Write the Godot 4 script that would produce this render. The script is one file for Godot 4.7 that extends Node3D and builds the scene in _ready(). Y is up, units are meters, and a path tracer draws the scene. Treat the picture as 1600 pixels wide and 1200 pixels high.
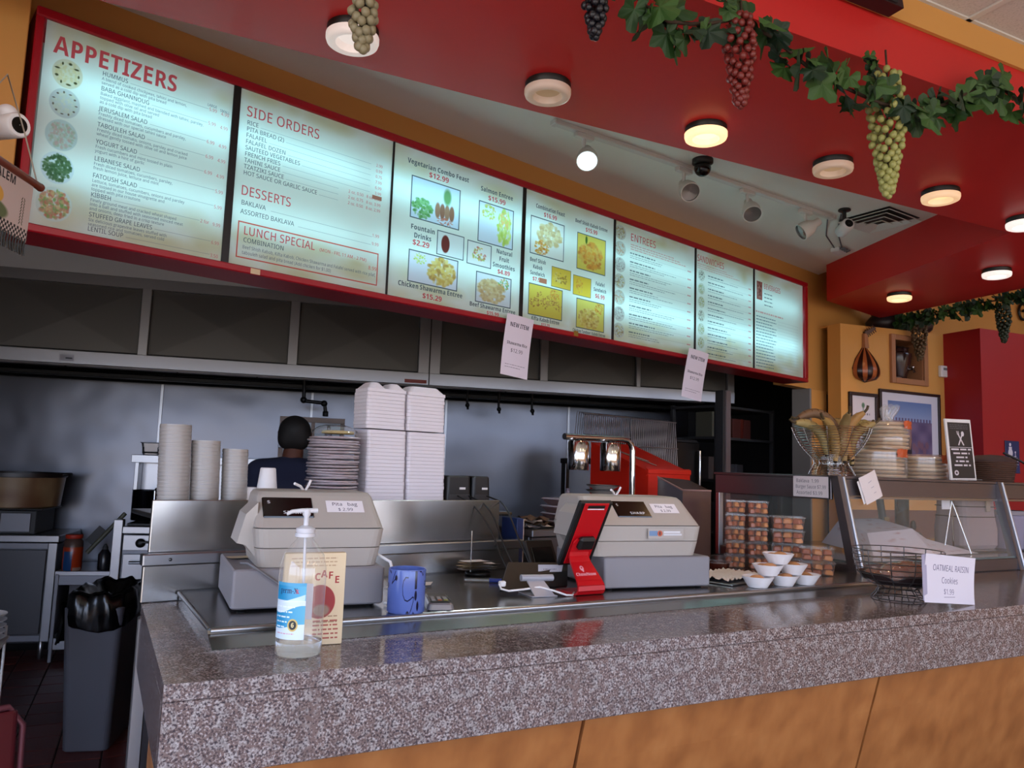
extends Node3D
# A small restaurant's order counter: granite counter, backlit menu, kitchen behind, red soffit above.

var names := {}
var M := {}
var rng := RandomNumberGenerator.new()

# ---------------------------------------------------------------- mesh helper
class Geo:
	var st := SurfaceTool.new()
	var xf := Transform3D()
	var col := Color.WHITE
	var n := 0
	func _init() -> void:
		st.begin(Mesh.PRIMITIVE_TRIANGLES)
	func v(p: Vector3, nn: Vector3, uv := Vector2.ZERO) -> void:
		st.set_color(col)
		st.set_normal((xf.basis.inverse().transposed() * nn).normalized())
		st.set_uv(uv)
		st.add_vertex(xf * p)
		n += 1
	# counter-clockwise seen from outside
	func tri(a: Vector3, b: Vector3, c: Vector3) -> void:
		var nn := (b - a).cross(c - a).normalized()
		v(a, nn); v(c, nn); v(b, nn)
	func quad(a: Vector3, b: Vector3, c: Vector3, d: Vector3) -> void:
		var nn := (c - a).cross(d - b).normalized()
		v(a, nn, Vector2(0, 1)); v(c, nn, Vector2(1, 0)); v(b, nn, Vector2(1, 1))
		v(a, nn, Vector2(0, 1)); v(d, nn, Vector2(0, 0)); v(c, nn, Vector2(1, 0))
	func squad(p: Array, nn: Array, uv := []) -> void:
		for i in [0, 2, 1, 0, 3, 2]:
			v(p[i], nn[i], uv[i] if uv.size() else Vector2.ZERO)
	# box with chamfered edges
	func box(c: Vector3, s: Vector3, bev := 0.002) -> Geo:
		var h := s * 0.5
		var b: float = minf(bev, minf(h.x, minf(h.y, h.z)) * 0.9)
		if b <= 0.0002:
			_faces(c, h, 0.0)
			return self
		_faces(c, h, b)
		for ax in 3:
			var u := (ax + 1) % 3
			var w := (ax + 2) % 3
			for su in [-1.0, 1.0]:
				for sw in [-1.0, 1.0]:
					var p := [Vector3(), Vector3(), Vector3(), Vector3()]
					for k in 4:
						var e := Vector3()
						e[ax] = (h[ax] - b) * (1.0 if k == 1 or k == 2 else -1.0)
						e[u] = su * (h[u] - (0.0 if k < 2 else b))
						e[w] = sw * (h[w] - (b if k < 2 else 0.0))
						p[k] = c + e
					if su * sw > 0: quad(p[3], p[2], p[1], p[0])
					else: quad(p[0], p[1], p[2], p[3])
		for sx in [-1.0, 1.0]:
			for sy in [-1.0, 1.0]:
				for sz in [-1.0, 1.0]:
					var a := c + Vector3(sx * h.x, sy * (h.y - b), sz * (h.z - b))
					var d := c + Vector3(sx * (h.x - b), sy * h.y, sz * (h.z - b))
					var e := c + Vector3(sx * (h.x - b), sy * (h.y - b), sz * h.z)
					if sx * sy * sz > 0: tri(a, d, e)
					else: tri(a, e, d)
		return self
	func _faces(c: Vector3, h: Vector3, b: float) -> void:
		var x := h.x - b
		var y := h.y - b
		var z := h.z - b
		quad(c + Vector3(-x, -y, h.z), c + Vector3(x, -y, h.z), c + Vector3(x, y, h.z), c + Vector3(-x, y, h.z))
		quad(c + Vector3(x, -y, -h.z), c + Vector3(-x, -y, -h.z), c + Vector3(-x, y, -h.z), c + Vector3(x, y, -h.z))
		quad(c + Vector3(h.x, -y, z), c + Vector3(h.x, -y, -z), c + Vector3(h.x, y, -z), c + Vector3(h.x, y, z))
		quad(c + Vector3(-h.x, -y, -z), c + Vector3(-h.x, -y, z), c + Vector3(-h.x, y, z), c + Vector3(-h.x, y, -z))
		quad(c + Vector3(-x, h.y, z), c + Vector3(x, h.y, z), c + Vector3(x, h.y, -z), c + Vector3(-x, h.y, -z))
		quad(c + Vector3(-x, -h.y, -z), c + Vector3(x, -h.y, -z), c + Vector3(x, -h.y, z), c + Vector3(-x, -h.y, z))
	func bx(x0: float, x1: float, y0: float, y1: float, z0: float, z1: float, bev := 0.002) -> Geo:
		return box(Vector3((x0 + x1) / 2, (y0 + y1) / 2, (z0 + z1) / 2), Vector3(absf(x1 - x0), absf(y1 - y0), absf(z1 - z0)), bev)
	# profile [r, y] turned about the y axis, bottom to top on the outside
	func lathe(prof: Array, c := Vector3.ZERO, segs := 28, wob := 0.0) -> Geo:
		var m := prof.size()
		for i in m - 1:
			var p0: Vector2 = prof[i]
			var p1: Vector2 = prof[i + 1]
			var t := p1 - p0
			if t.length() < 1e-6: continue
			var fn := Vector2(t.y, -t.x).normalized()
			var n0 := fn
			var n1 := fn
			if i > 0:
				var q: Vector2 = p0 - prof[i - 1]
				var f2 := Vector2(q.y, -q.x).normalized()
				if f2.dot(fn) > 0.6: n0 = (fn + f2).normalized()
			if i < m - 2:
				var q2: Vector2 = prof[i + 2] - p1
				var f3 := Vector2(q2.y, -q2.x).normalized()
				if f3.dot(fn) > 0.6: n1 = (fn + f3).normalized()
			for k in segs:
				var a := TAU * k / segs
				var b := TAU * (k + 1) / segs
				var wa := 1.0 + wob * sin(a * 11.0)
				var wb := 1.0 + wob * sin(b * 11.0)
				var ca := Vector3(cos(a), 0, -sin(a))
				var cb := Vector3(cos(b), 0, -sin(b))
				var up := Vector3.UP
				var ps := [c + ca * p0.x * wa + up * p0.y, c + cb * p0.x * wb + up * p0.y, c + cb * p1.x * wb + up * p1.y, c + ca * p1.x * wa + up * p1.y]
				var ns := [ca * n0.x + up * n0.y, cb * n0.x + up * n0.y, cb * n1.x + up * n1.y, ca * n1.x + up * n1.y]
				var ua := float(k) / segs
				var ub := float(k + 1) / segs
				var va := 1.0 - float(i) / (m - 1)
				var vb := 1.0 - float(i + 1) / (m - 1)
				squad(ps, ns, [Vector2(ua, va), Vector2(ub, va), Vector2(ub, vb), Vector2(ua, vb)])
		return self
	func cyl(c: Vector3, r: float, h: float, segs := 24, r2 := -1.0) -> Geo:
		var t := r if r2 < 0 else r2
		var b := minf(0.003, minf(r, h) * 0.2)
		return lathe([Vector2(0.0001, 0), Vector2(r - b, 0), Vector2(r, b), Vector2(t, h - b), Vector2(maxf(t - b, 0.0001), h), Vector2(0.0001, h)], c, segs)
	func ball(c: Vector3, r: Vector3, segs := 12, rings := 8) -> Geo:
		for i in rings:
			for k in segs:
				var ps := []
				var ns := []
				for q in [[k, i], [k + 1, i], [k + 1, i + 1], [k, i + 1]]:
					var a: float = TAU * q[0] / segs
					var e: float = PI * q[1] / rings - PI / 2
					var d := Vector3(cos(a) * cos(e), sin(e), -sin(a) * cos(e))
					ps.append(c + d * r)
					ns.append((d / r).normalized())
				squad(ps, ns)
		return self
	# swept round bar
	func tube(pts: Array, r: float, segs := 10, caps := true, r2 := -1.0) -> Geo:
		var m := pts.size()
		var ring := []
		var last := Vector3()
		for i in m:
			var d: Vector3 = (pts[mini(i + 1, m - 1)] - pts[maxi(i - 1, 0)]).normalized()
			var s := last
			if i == 0:
				s = Vector3.UP if absf(d.y) < 0.9 else Vector3.RIGHT
			s = (s - d * s.dot(d)).normalized()
			last = s
			var w := d.cross(s)
			var rr := r if r2 < 0 else lerpf(r, r2, float(i) / (m - 1))
			var rp := []
			for k in segs + 1:
				var a := TAU * k / segs
				var nn := s * cos(a) + w * sin(a)
				rp.append([pts[i] + nn * rr, nn])
			ring.append(rp)
		for i in m - 1:
			for k in segs:
				var A = ring[i]
				var B = ring[i + 1]
				squad([A[k][0], A[k + 1][0], B[k + 1][0], B[k][0]], [A[k][1], A[k + 1][1], B[k + 1][1], B[k][1]])
		if caps:
			for k in range(1, segs - 1):
				tri(ring[0][0][0], ring[0][k + 1][0], ring[0][k][0])
				tri(ring[m - 1][0][0], ring[m - 1][k][0], ring[m - 1][k + 1][0])
		return self
	# polygon in x,y (counter-clockwise) extruded from z0 to z1
	func prism(poly: Array, z0: float, z1: float) -> Geo:
		var pv := PackedVector2Array(poly)
		if Geometry2D.is_polygon_clockwise(pv): pv.reverse()
		# Godot's 2D test has y down; make sure the ring turns left with y up
		var area := 0.0
		for i in pv.size():
			var a := pv[i]
			var b := pv[(i + 1) % pv.size()]
			area += a.x * b.y - b.x * a.y
		if area < 0: pv.reverse()
		var ix := Geometry2D.triangulate_polygon(pv)
		for i in range(0, ix.size(), 3):
			var a := pv[ix[i]]
			var b := pv[ix[i + 1]]
			var c := pv[ix[i + 2]]
			if (b - a).cross(c - a) < 0:
				var t := b
				b = c
				c = t
			tri(Vector3(a.x, a.y, z1), Vector3(b.x, b.y, z1), Vector3(c.x, c.y, z1))
			tri(Vector3(a.x, a.y, z0), Vector3(c.x, c.y, z0), Vector3(b.x, b.y, z0))
		for i in pv.size():
			var a := pv[i]
			var b := pv[(i + 1) % pv.size()]
			quad(Vector3(a.x, a.y, z1), Vector3(a.x, a.y, z0), Vector3(b.x, b.y, z0), Vector3(b.x, b.y, z1))
		return self
	# hexahedron from 4 bottom + 4 top corners (both counter-clockwise seen from above)
	func hexa(p: Array) -> Geo:
		quad(p[3], p[2], p[1], p[0])
		quad(p[4], p[5], p[6], p[7])
		for i in 4:
			var j := (i + 1) % 4
			quad(p[i], p[j], p[j + 4], p[i + 4])
		return self
	# smooth grid of points[row][col]; front is where rows x cols turn right-handed
	func grid(g: Array, uvs := true) -> Geo:
		var R := g.size()
		var Cn: int = g[0].size()
		var nm := []
		for i in R:
			var row := []
			for j in Cn:
				var du: Vector3 = g[i][mini(j + 1, Cn - 1)] - g[i][maxi(j - 1, 0)]
				var dv: Vector3 = g[mini(i + 1, R - 1)][j] - g[maxi(i - 1, 0)][j]
				var cr := du.cross(dv)
				row.append(cr.normalized() if cr.length() > 1e-12 else Vector3.UP)
			nm.append(row)
		for i in R - 1:
			for j in Cn - 1:
				var u0 := float(j) / (Cn - 1)
				var u1 := float(j + 1) / (Cn - 1)
				var v0 := 1.0 - float(i) / (R - 1)
				var v1 := 1.0 - float(i + 1) / (R - 1)
				squad([g[i][j], g[i][j + 1], g[i + 1][j + 1], g[i + 1][j]], [nm[i][j], nm[i][j + 1], nm[i + 1][j + 1], nm[i + 1][j]], [Vector2(u0, v0), Vector2(u1, v0), Vector2(u1, v1), Vector2(u0, v1)])
		return self
	# rounded-rectangle frustum (bottom half sizes a, top half sizes b)
	func rbox(c: Vector3, a: Vector2, b: Vector2, h: float, r := 0.01, seg := 4, lip := 0.004) -> Geo:
		var rows := []
		var lv := [[0.0, a, -lip], [lip, a, 0.0], [h - lip, b, 0.0], [h, b, -lip]]
		for L in lv:
			var hs: Vector2 = L[1] + Vector2(L[2], L[2])
			var rr := minf(r, minf(hs.x, hs.y))
			var row := []
			for q in 4:
				var cx: float = (hs.x - rr) * (1 if q == 0 or q == 3 else -1)
				var cz: float = (hs.y - rr) * (1 if q < 2 else -1)
				for k in seg + 1:
					var an := (PI / 2) * q + (PI / 2) * k / seg
					row.append(c + Vector3(cx + cos(an) * rr, L[0], cz + sin(an) * rr))
			row.append(row[0])
			rows.append(row)
		for i in rows.size() - 1:
			for j in rows[i].size() - 1:
				quad(rows[i][j + 1], rows[i][j], rows[i + 1][j], rows[i + 1][j + 1])
		var last: Array = rows[rows.size() - 1]
		for j in range(1, last.size() - 2):
			tri(last[0], last[j + 1], last[j])
			tri(rows[0][0], rows[0][j], rows[0][j + 1])
		return self
	func mesh(m: Material) -> ArrayMesh:
		var a := st.commit()
		a.surface_set_material(0, m)
		return a

# ---------------------------------------------------------------- scene helpers
func numbered(called: String) -> String:
	var k: int = names.get(called, 0)
	names[called] = k + 1
	return called if k == 0 else "%s_%03d" % [called, k]

func thing(called: String, label: String, category: String, xf := Transform3D(), group := "") -> Node3D:
	var o := Node3D.new()
	o.name = numbered(called)
	o.transform = xf
	add_child(o)
	o.set_meta("label", label)
	o.set_meta("category", category)
	if group: o.set_meta("group", group)
	return o

func part(called: String, g: Geo, m: Material, parent: Node3D, label := "") -> MeshInstance3D:
	var o := MeshInstance3D.new()
	o.name = called
	o.mesh = g.mesh(m)
	o.cast_shadow = GeometryInstance3D.SHADOW_CASTING_SETTING_ON
	parent.add_child(o, true)
	if label: o.set_meta("label", label)
	return o

func single(called: String, g: Geo, m: Material, label: String, category: String, xf := Transform3D(), group := "") -> MeshInstance3D:
	var o := MeshInstance3D.new()
	o.name = numbered(called)
	o.mesh = g.mesh(m)
	o.transform = xf
	add_child(o)
	o.set_meta("label", label)
	o.set_meta("category", category)
	if group: o.set_meta("group", group)
	return o

func struct(called: String, g: Geo, m: Material, label := "", category := "", xf := Transform3D()) -> MeshInstance3D:
	var o := MeshInstance3D.new()
	o.name = numbered(called)
	o.mesh = g.mesh(m)
	o.transform = xf
	add_child(o)
	o.set_meta("kind", "structure")
	if label: o.set_meta("label", label)
	if category: o.set_meta("category", category)
	return o

func dup(src: Node3D, xf: Transform3D, label: String) -> Node3D:
	var o: Node3D = src.duplicate()
	var base := String(src.name)
	if base.length() > 4 and base.substr(base.length() - 4, 1) == "_" and base.substr(base.length() - 3).is_valid_int():
		base = base.substr(0, base.length() - 4)
	o.name = numbered(base)
	add_child(o)
	o.transform = xf
	o.set_meta("label", label)
	return o

func at(p: Vector3, yaw := 0.0) -> Transform3D:
	return Transform3D(Basis(Vector3.UP, deg_to_rad(yaw)), p)

func pose(p: Vector3, x := 0.0, y := 0.0, z := 0.0) -> Transform3D:
	return Transform3D(Basis.from_euler(Vector3(deg_to_rad(x), deg_to_rad(y), deg_to_rad(z))), p)

# ---------------------------------------------------------------- materials
func mat(c: Color, rough := 0.6, metal := 0.0) -> StandardMaterial3D:
	var m := StandardMaterial3D.new()
	m.albedo_color = c
	m.roughness = rough
	m.metallic = metal
	return m

func tri_tex(m: StandardMaterial3D, t: Texture2D, scale: Vector3, world := true) -> StandardMaterial3D:
	m.albedo_texture = t
	m.uv1_triplanar = true
	m.uv1_world_triplanar = world
	m.uv1_scale = scale
	return m

func noise_img(size: int, fr: float, oct := 4, sd := 1, kind := FastNoiseLite.TYPE_SIMPLEX_SMOOTH) -> Image:
	var f := FastNoiseLite.new()
	f.seed = sd
	f.noise_type = kind
	f.frequency = fr
	f.fractal_octaves = oct
	return f.get_seamless_image(size, size)

# picture whose pixels run through the colours of a ramp, by noise
func ramp_tex(size: int, fr: float, stops: Array, oct := 4, sd := 1, sx := 1.0) -> ImageTexture:
	var f := FastNoiseLite.new()
	f.seed = sd
	f.noise_type = FastNoiseLite.TYPE_SIMPLEX_SMOOTH
	f.frequency = fr
	f.fractal_octaves = oct
	var g := Gradient.new()
	g.offsets = PackedFloat32Array(range(stops.size()).map(func(i): return stops[i][0]))
	g.colors = PackedColorArray(range(stops.size()).map(func(i): return stops[i][1]))
	var src := f.get_seamless_image(size, size)
	if sx != 1.0:
		src.resize(int(size * sx), size, Image.INTERPOLATE_BILINEAR)
		src.resize(size, size, Image.INTERPOLATE_BILINEAR)
	var im := Image.create(size, size, false, Image.FORMAT_RGB8)
	for y in size:
		for x in size:
			im.set_pixel(x, y, g.sample(src.get_pixel(x, y).r))
	return ImageTexture.create_from_image(im)

func bump_tex(size: int, fr: float, oct := 3, sd := 5) -> ImageTexture:
	return ImageTexture.create_from_image(noise_img(size, fr, oct, sd))

# ---------------------------------------------------------------- lettering printed into pictures
var fonts := {}
var glyphs := {}
var TS: TextServer

func font(kind: String) -> SystemFont:
	if not fonts.has(kind):
		var f := SystemFont.new()
		f.font_names = PackedStringArray(["Droid Serif" if kind.begins_with("serif") else "Droid Sans Mono" if kind == "mono" else "Droid Sans"])
		f.font_weight = 700 if kind.ends_with("bold") else 400
		fonts[kind] = f
	return fonts[kind]

# draws text with its baseline at (x, y); returns the width; sx squeezes it
func text(im: Image, s: String, x: float, y: float, size: int, c: Color, kind := "sans", align := 0, sx := 1.0) -> float:
	var f := font(kind)
	var sh := TS.create_shaped_text()
	TS.shaped_text_add_string(sh, s, f.get_rids(), size)
	TS.shaped_text_shape(sh)
	var w := TS.shaped_text_get_size(sh).x * sx
	var pen := x - w * 0.5 * align
	for g in TS.shaped_text_get_glyphs(sh):
		var fr: RID = g.font_rid
		var key := "%s|%d|%d|%s|%.2f" % [kind, size, g.index, c.to_html(), sx]
		var fs := Vector2i(size, 0)
		if not glyphs.has(key):
			TS.font_render_glyph(fr, fs, g.index)
			var r: Rect2 = TS.font_get_glyph_uv_rect(fr, fs, g.index)
			if r.size.x < 1 or r.size.y < 1:
				glyphs[key] = null
			else:
				var src: Image = TS.font_get_texture_image(fr, fs, TS.font_get_glyph_texture_idx(fr, fs, g.index)).get_region(Rect2i(r))
				src.convert(Image.FORMAT_RGBA8)
				for j in src.get_height():
					for i in src.get_width():
						src.set_pixel(i, j, Color(c.r, c.g, c.b, src.get_pixel(i, j).a * c.a))
				if sx != 1.0:
					src.resize(maxi(1, int(src.get_width() * sx)), src.get_height(), Image.INTERPOLATE_BILINEAR)
				glyphs[key] = src
		var gi = glyphs[key]
		if gi != null:
			var off: Vector2 = TS.font_get_glyph_offset(fr, fs, g.index)
			im.blend_rect(gi, Rect2i(Vector2i.ZERO, gi.get_size()), Vector2i(roundi(pen + off.x * sx), roundi(y + off.y)))
		pen += g.advance * sx
	TS.free_rid(sh)
	return w

func canvas(w: int, h: int, c: Color) -> Image:
	var im := Image.create(w, h, false, Image.FORMAT_RGBA8)
	im.fill(c)
	return im

func rect(im: Image, x: float, y: float, w: float, h: float, c: Color) -> void:
	if c.a >= 1.0:
		im.fill_rect(Rect2i(int(x), int(y), int(w), int(h)), c)
		return
	var o := Image.create(maxi(1, int(w)), maxi(1, int(h)), false, Image.FORMAT_RGBA8)
	o.fill(c)
	im.blend_rect(o, Rect2i(Vector2i.ZERO, o.get_size()), Vector2i(int(x), int(y)))

func outline(im: Image, x: float, y: float, w: float, h: float, t: float, c: Color) -> void:
	rect(im, x, y, w, t, c)
	rect(im, x, y + h - t, w, t, c)
	rect(im, x, y, t, h, c)
	rect(im, x + w - t, y, t, h, c)

func blob(im: Image, cx: float, cy: float, rx: float, ry: float, c: Color, soft := 0.15) -> void:
	for y in range(maxi(0, int(cy - ry)), mini(im.get_height(), int(cy + ry) + 1)):
		for x in range(maxi(0, int(cx - rx)), mini(im.get_width(), int(cx + rx) + 1)):
			var d := sqrt(pow((x - cx) / rx, 2) + pow((y - cy) / ry, 2))
			if d < 1.0:
				var a := c.a * clampf((1.0 - d) / soft, 0.0, 1.0)
				im.set_pixel(x, y, im.get_pixel(x, y).lerp(Color(c.r, c.g, c.b, 1), a))

func line(im: Image, a: Vector2, b: Vector2, w: float, c: Color) -> void:
	var k := int(a.distance_to(b) / maxf(0.5, w * 0.4)) + 1
	for i in k + 1:
		var p := a.lerp(b, float(i) / k)
		blob(im, p.x, p.y, w, w, c, 0.6)

func tex(im: Image) -> ImageTexture:
	return ImageTexture.create_from_image(im)

func print_mat(im: Image, rough := 0.6) -> StandardMaterial3D:
	var m := mat(Color.WHITE, rough)
	m.albedo_texture = tex(im)
	m.texture_repeat = false
	return m

# one-sided printed sheet, w x h, in its own x-y plane, optional curl (bend towards +z) 
func sheet(w: float, h: float, curl := 0.0, lean := 0.0, thick := 0.0006) -> Geo:
	var g := Geo.new()
	var rows := []
	var back := []
	for i in 9:
		var r := []
		var b := []
		for j in 9:
			var u := j / 8.0
			var t := i / 8.0
			var z := curl * pow(absf(1 - t), 2) + lean * sin(u * PI) * 0.5
			r.append(Vector3((u - 0.5) * w, t * h, z))
			b.append(Vector3((0.5 - u) * w, t * h, curl * pow(absf(1 - t), 2) + lean * sin(u * PI) * 0.5 - thick))
		rows.append(r)
		back.append(b)
	g.grid(rows)
	return g

# ---------------------------------------------------------------- the scene
func _ready() -> void:
	TS = TextServerManager.get_primary_interface()
	rng.seed = 7
	lights_and_camera()
	materials()
	room()
	ceiling_parts()
	counter()
	menu_board()
	hood()
	kitchen()
	pass_shelf_goods()
	counter_goods()
	display_case()
	far_wall()
	ceiling_goods()

func lights_and_camera() -> void:
	var cam := Camera3D.new()
	cam.name = "camera"
	cam.transform = Transform3D(Basis(Vector3(0.9029, 0.0348, 0.4285), Vector3(-0.0772, 0.9936, 0.0820), Vector3(-0.4229, -0.1071, 0.8998)).orthonormalized(), Vector3(0, 1.46, 0))
	cam.fov = 53.13
	cam.near = 0.02
	cam.far = 60.0
	add_child(cam)
	cam.current = true
	var env := Environment.new()
	env.background_mode = Environment.BG_SKY
	var sky := Sky.new()
	var sm := ProceduralSkyMaterial.new()
	sm.sky_top_color = Color(0.62, 0.74, 0.95)
	sm.sky_horizon_color = Color(0.80, 0.86, 0.97)
	sm.sky_curve = 0.3
	sm.ground_horizon_color = Color(0.68, 0.68, 0.68)
	sm.ground_bottom_color = Color(0.62, 0.60, 0.58)
	sm.sky_energy_multiplier = 2.6
	sm.ground_energy_multiplier = 2.6
	sky.sky_material = sm
	env.sky = sky
	env.tonemap_mode = Environment.TONE_MAPPER_LINEAR
	env.tonemap_exposure = 0.92
	env.sdfgi_enabled = true
	env.ssao_enabled = true
	env.ssil_enabled = true
	# afternoon sun through the shop windows behind the camera; it falls on the dining room floor
	var sun := DirectionalLight3D.new()
	sun.name = "sun"
	sun.light_color = Color(1.0, 0.93, 0.84)
	sun.light_energy = 2.3
	sun.light_angular_distance = 0.6
	sun.shadow_enabled = true
	sun.transform = Transform3D(Basis.looking_at(Vector3(0.25, -1.0, -0.62), Vector3.UP), Vector3(0, 6, 8))
	add_child(sun)
	var we := WorldEnvironment.new()
	we.name = "surroundings"
	we.environment = env
	add_child(we)

func materials() -> void:
	M.yellow = mat(Color(0.80, 0.58, 0.30), 0.55)
	M.red = mat(Color(0.76, 0.14, 0.14), 0.42)
	M.red_wall = mat(Color(0.60, 0.05, 0.09), 0.5)
	M.red_frame = mat(Color(0.60, 0.015, 0.10), 0.38)
	M.white_ceiling = mat(Color(0.90, 0.90, 0.87), 0.8)
	M.ceiling_tile = mat(Color(0.86, 0.84, 0.83), 0.9)
	var ct := ramp_tex(256, 0.12, [[0.0, Color(0.78, 0.77, 0.76)], [0.35, Color(0.93, 0.92, 0.91)], [1.0, Color(0.97, 0.96, 0.95)]], 3, 21)
	tri_tex(M.ceiling_tile, ct, Vector3.ONE * 3.0)
	M.dark_ceiling = mat(Color(0.35, 0.34, 0.34), 0.9)
	# granite: pinkish grey with pale blotches and black flecks
	var gi := Image.create(1024, 1024, false, Image.FORMAT_RGB8)
	var a := noise_img(1024, 0.020, 4, 3)
	var b := noise_img(1024, 0.055, 2, 9)
	var c := noise_img(1024, 0.090, 2, 14)
	var e := noise_img(1024, 0.006, 3, 17)
	for y in 1024:
		for x in 1024:
			var t := a.get_pixel(x, y).r
			var u := b.get_pixel(x, y).r
			var w := c.get_pixel(x, y).r
			var l := e.get_pixel(x, y).r
			var k := Color(0.41, 0.34, 0.325).lerp(Color(0.55, 0.52, 0.515), smoothstep(0.42, 0.68, t))
			k = k.lerp(Color(0.32, 0.26, 0.26), smoothstep(0.55, 0.75, u) * 0.7)
			k = k.lerp(Color(0.70, 0.68, 0.68), smoothstep(0.62, 0.78, w) * 0.8)
			k = k.lerp(Color(0.16, 0.13, 0.16), smoothstep(0.37, 0.27, w) * 0.9)
			k = k * (0.92 + 0.16 * l)
			gi.set_pixel(x, y, k)
	M.granite = tri_tex(mat(Color(1, 1, 1), 0.13), tex(gi), Vector3.ONE * 1.7)
	# brushed steel
	var sb := noise_img(512, 0.02, 4, 31)
	sb.resize(32, 512)
	sb.resize(512, 512)
	var bump := tex(sb)
	M.steel = mat(Color(0.62, 0.62, 0.63), 0.30, 0.95)
	var wave := noise_img(512, 0.008, 2, 44)
	wave.bump_map_to_normal_map(6.0)
	M.steel_wavy = mat(Color(0.42, 0.425, 0.45), 0.30, 0.95)
	M.steel_wavy.normal_enabled = true
	M.steel_wavy.normal_texture = tex(wave)
	M.steel_wavy.normal_scale = 0.2
	M.steel_wavy.uv1_triplanar = true
	M.steel_wavy.uv1_world_triplanar = true
	M.steel_wavy.uv1_scale = Vector3.ONE * 0.5
	M.steel_riser = M.steel_wavy.duplicate()
	M.steel_riser.albedo_color = Color(0.70, 0.69, 0.68)
	M.steel_riser.normal_scale = 0.1
	M.steel_riser.roughness = 0.24
	M.steel_top = mat(Color(0.56, 0.56, 0.56), 0.22, 0.95)
	M.steel_dark = mat(Color(0.30, 0.30, 0.31), 0.35, 0.9)
	M.steel_worn = mat(Color(0.45, 0.45, 0.47), 0.42, 0.85)
	M.steel_hood = mat(Color(0.66, 0.66, 0.68), 0.36, 0.8)
	M.hood_top = mat(Color(0.86, 0.87, 0.88), 0.5)
	M.hood_panel = mat(Color(0.36, 0.355, 0.35), 0.45, 0.35)
	M.hood_inside = mat(Color(0.09, 0.09, 0.10), 0.5, 0.4)
	M.chrome = mat(Color(0.80, 0.80, 0.80), 0.12, 1.0)
	M.black_metal = mat(Color(0.05, 0.05, 0.06), 0.45, 0.3)
	M.black = mat(Color(0.035, 0.035, 0.04), 0.45)
	M.black_gloss = mat(Color(0.02, 0.02, 0.025), 0.18)
	M.bag = mat(Color(0.02, 0.02, 0.025), 0.22)
	M.dark = mat(Color(0.07, 0.065, 0.07), 0.8)
	M.white = mat(Color(0.86, 0.85, 0.85), 0.5)
	M.white_metal = mat(Color(0.82, 0.81, 0.79), 0.4)
	M.paper = mat(Color(0.88, 0.86, 0.86), 0.85)
	M.foam = mat(Color(0.86, 0.84, 0.86), 0.7)
	M.foam.subsurf_scatter_enabled = false
	M.register = mat(Color(0.66, 0.63, 0.60), 0.5)
	M.register_grey = mat(Color(0.50, 0.49, 0.51), 0.5)
	M.grey = mat(Color(0.42, 0.42, 0.44), 0.6)
	M.dark_grey = mat(Color(0.18, 0.18, 0.19), 0.6)
	M.mid_grey = mat(Color(0.32, 0.33, 0.35), 0.55)
	M.orange_red = mat(Color(0.80, 0.13, 0.05), 0.45)
	M.grout = mat(Color(0.10, 0.07, 0.07), 0.9)
	M.tile = mat(Color(0.30, 0.11, 0.10), 0.45)
	M.tile_b = mat(Color(0.27, 0.10, 0.095), 0.5)
	M.tile_c = mat(Color(0.33, 0.125, 0.11), 0.48)
	M.wood = mat(Color(1, 1, 1), 0.38)
	var wt := ramp_tex(512, 0.012, [[0.0, Color(0.50, 0.30, 0.15)], [0.5, Color(0.60, 0.38, 0.20)], [1.0, Color(0.68, 0.46, 0.26)]], 5, 61, 0.1)
	# grain upright: streaks run along y
	var wi := wt.get_image()
	wi.rotate_90(CLOCKWISE)
	wi.generate_mipmaps()
	M.wood = tri_tex(M.wood, tex(wi), Vector3(1.3, 1.3, 1.3))
	M.wood_dark = mat(Color(0.28, 0.15, 0.09), 0.45)
	M.wood_trim = mat(Color(0.62, 0.42, 0.28), 0.5)
	M.leaf = mat(Color(0.11, 0.24, 0.07), 0.6)
	M.leaf.backlight_enabled = true
	M.leaf.backlight = Color(0.12, 0.2, 0.06)
	M.leaf_b = mat(Color(0.20, 0.33, 0.12), 0.6)
	M.leaf_b.backlight_enabled = true
	M.leaf_b.backlight = Color(0.15, 0.22, 0.08)
	M.leaf_c = mat(Color(0.07, 0.17, 0.08), 0.6)
	M.vine = mat(Color(0.20, 0.13, 0.07), 0.8)
	M.grape_green = mat(Color(0.58, 0.58, 0.33), 0.4)
	M.grape_red = mat(Color(0.42, 0.12, 0.10), 0.4)
	M.grape_black = mat(Color(0.05, 0.04, 0.08), 0.35)
	M.clear = StandardMaterial3D.new()
	M.clear.albedo_color = Color(0.92, 0.95, 0.96, 0.07)
	M.clear.transparency = BaseMaterial3D.TRANSPARENCY_ALPHA
	M.clear.roughness = 0.08
	M.glass = StandardMaterial3D.new()
	M.glass.albedo_color = Color(0.92, 0.98, 0.96, 0.07)
	M.glass.transparency = BaseMaterial3D.TRANSPARENCY_ALPHA
	M.glass.roughness = 0.03
	M.cloudy = StandardMaterial3D.new()
	M.cloudy.albedo_color = Color(0.80, 0.80, 0.80, 0.5)
	M.cloudy.transparency = BaseMaterial3D.TRANSPARENCY_ALPHA
	M.cloudy.roughness = 0.35
	M.solid_glass = StandardMaterial3D.new()
	M.solid_glass.albedo_color = Color(0.95, 0.98, 1.0, 0.04)
	M.solid_glass.refraction_enabled = true
	M.solid_glass.refraction_scale = 0.04
	M.solid_glass.transparency = BaseMaterial3D.TRANSPARENCY_ALPHA
	M.solid_glass.roughness = 0.05
	M.pump = mat(Color(0.80, 0.80, 0.82), 0.4)
	M.silver = mat(Color(0.60, 0.60, 0.63), 0.4, 0.1)
	M.box_clear = M.clear.duplicate()
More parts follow.
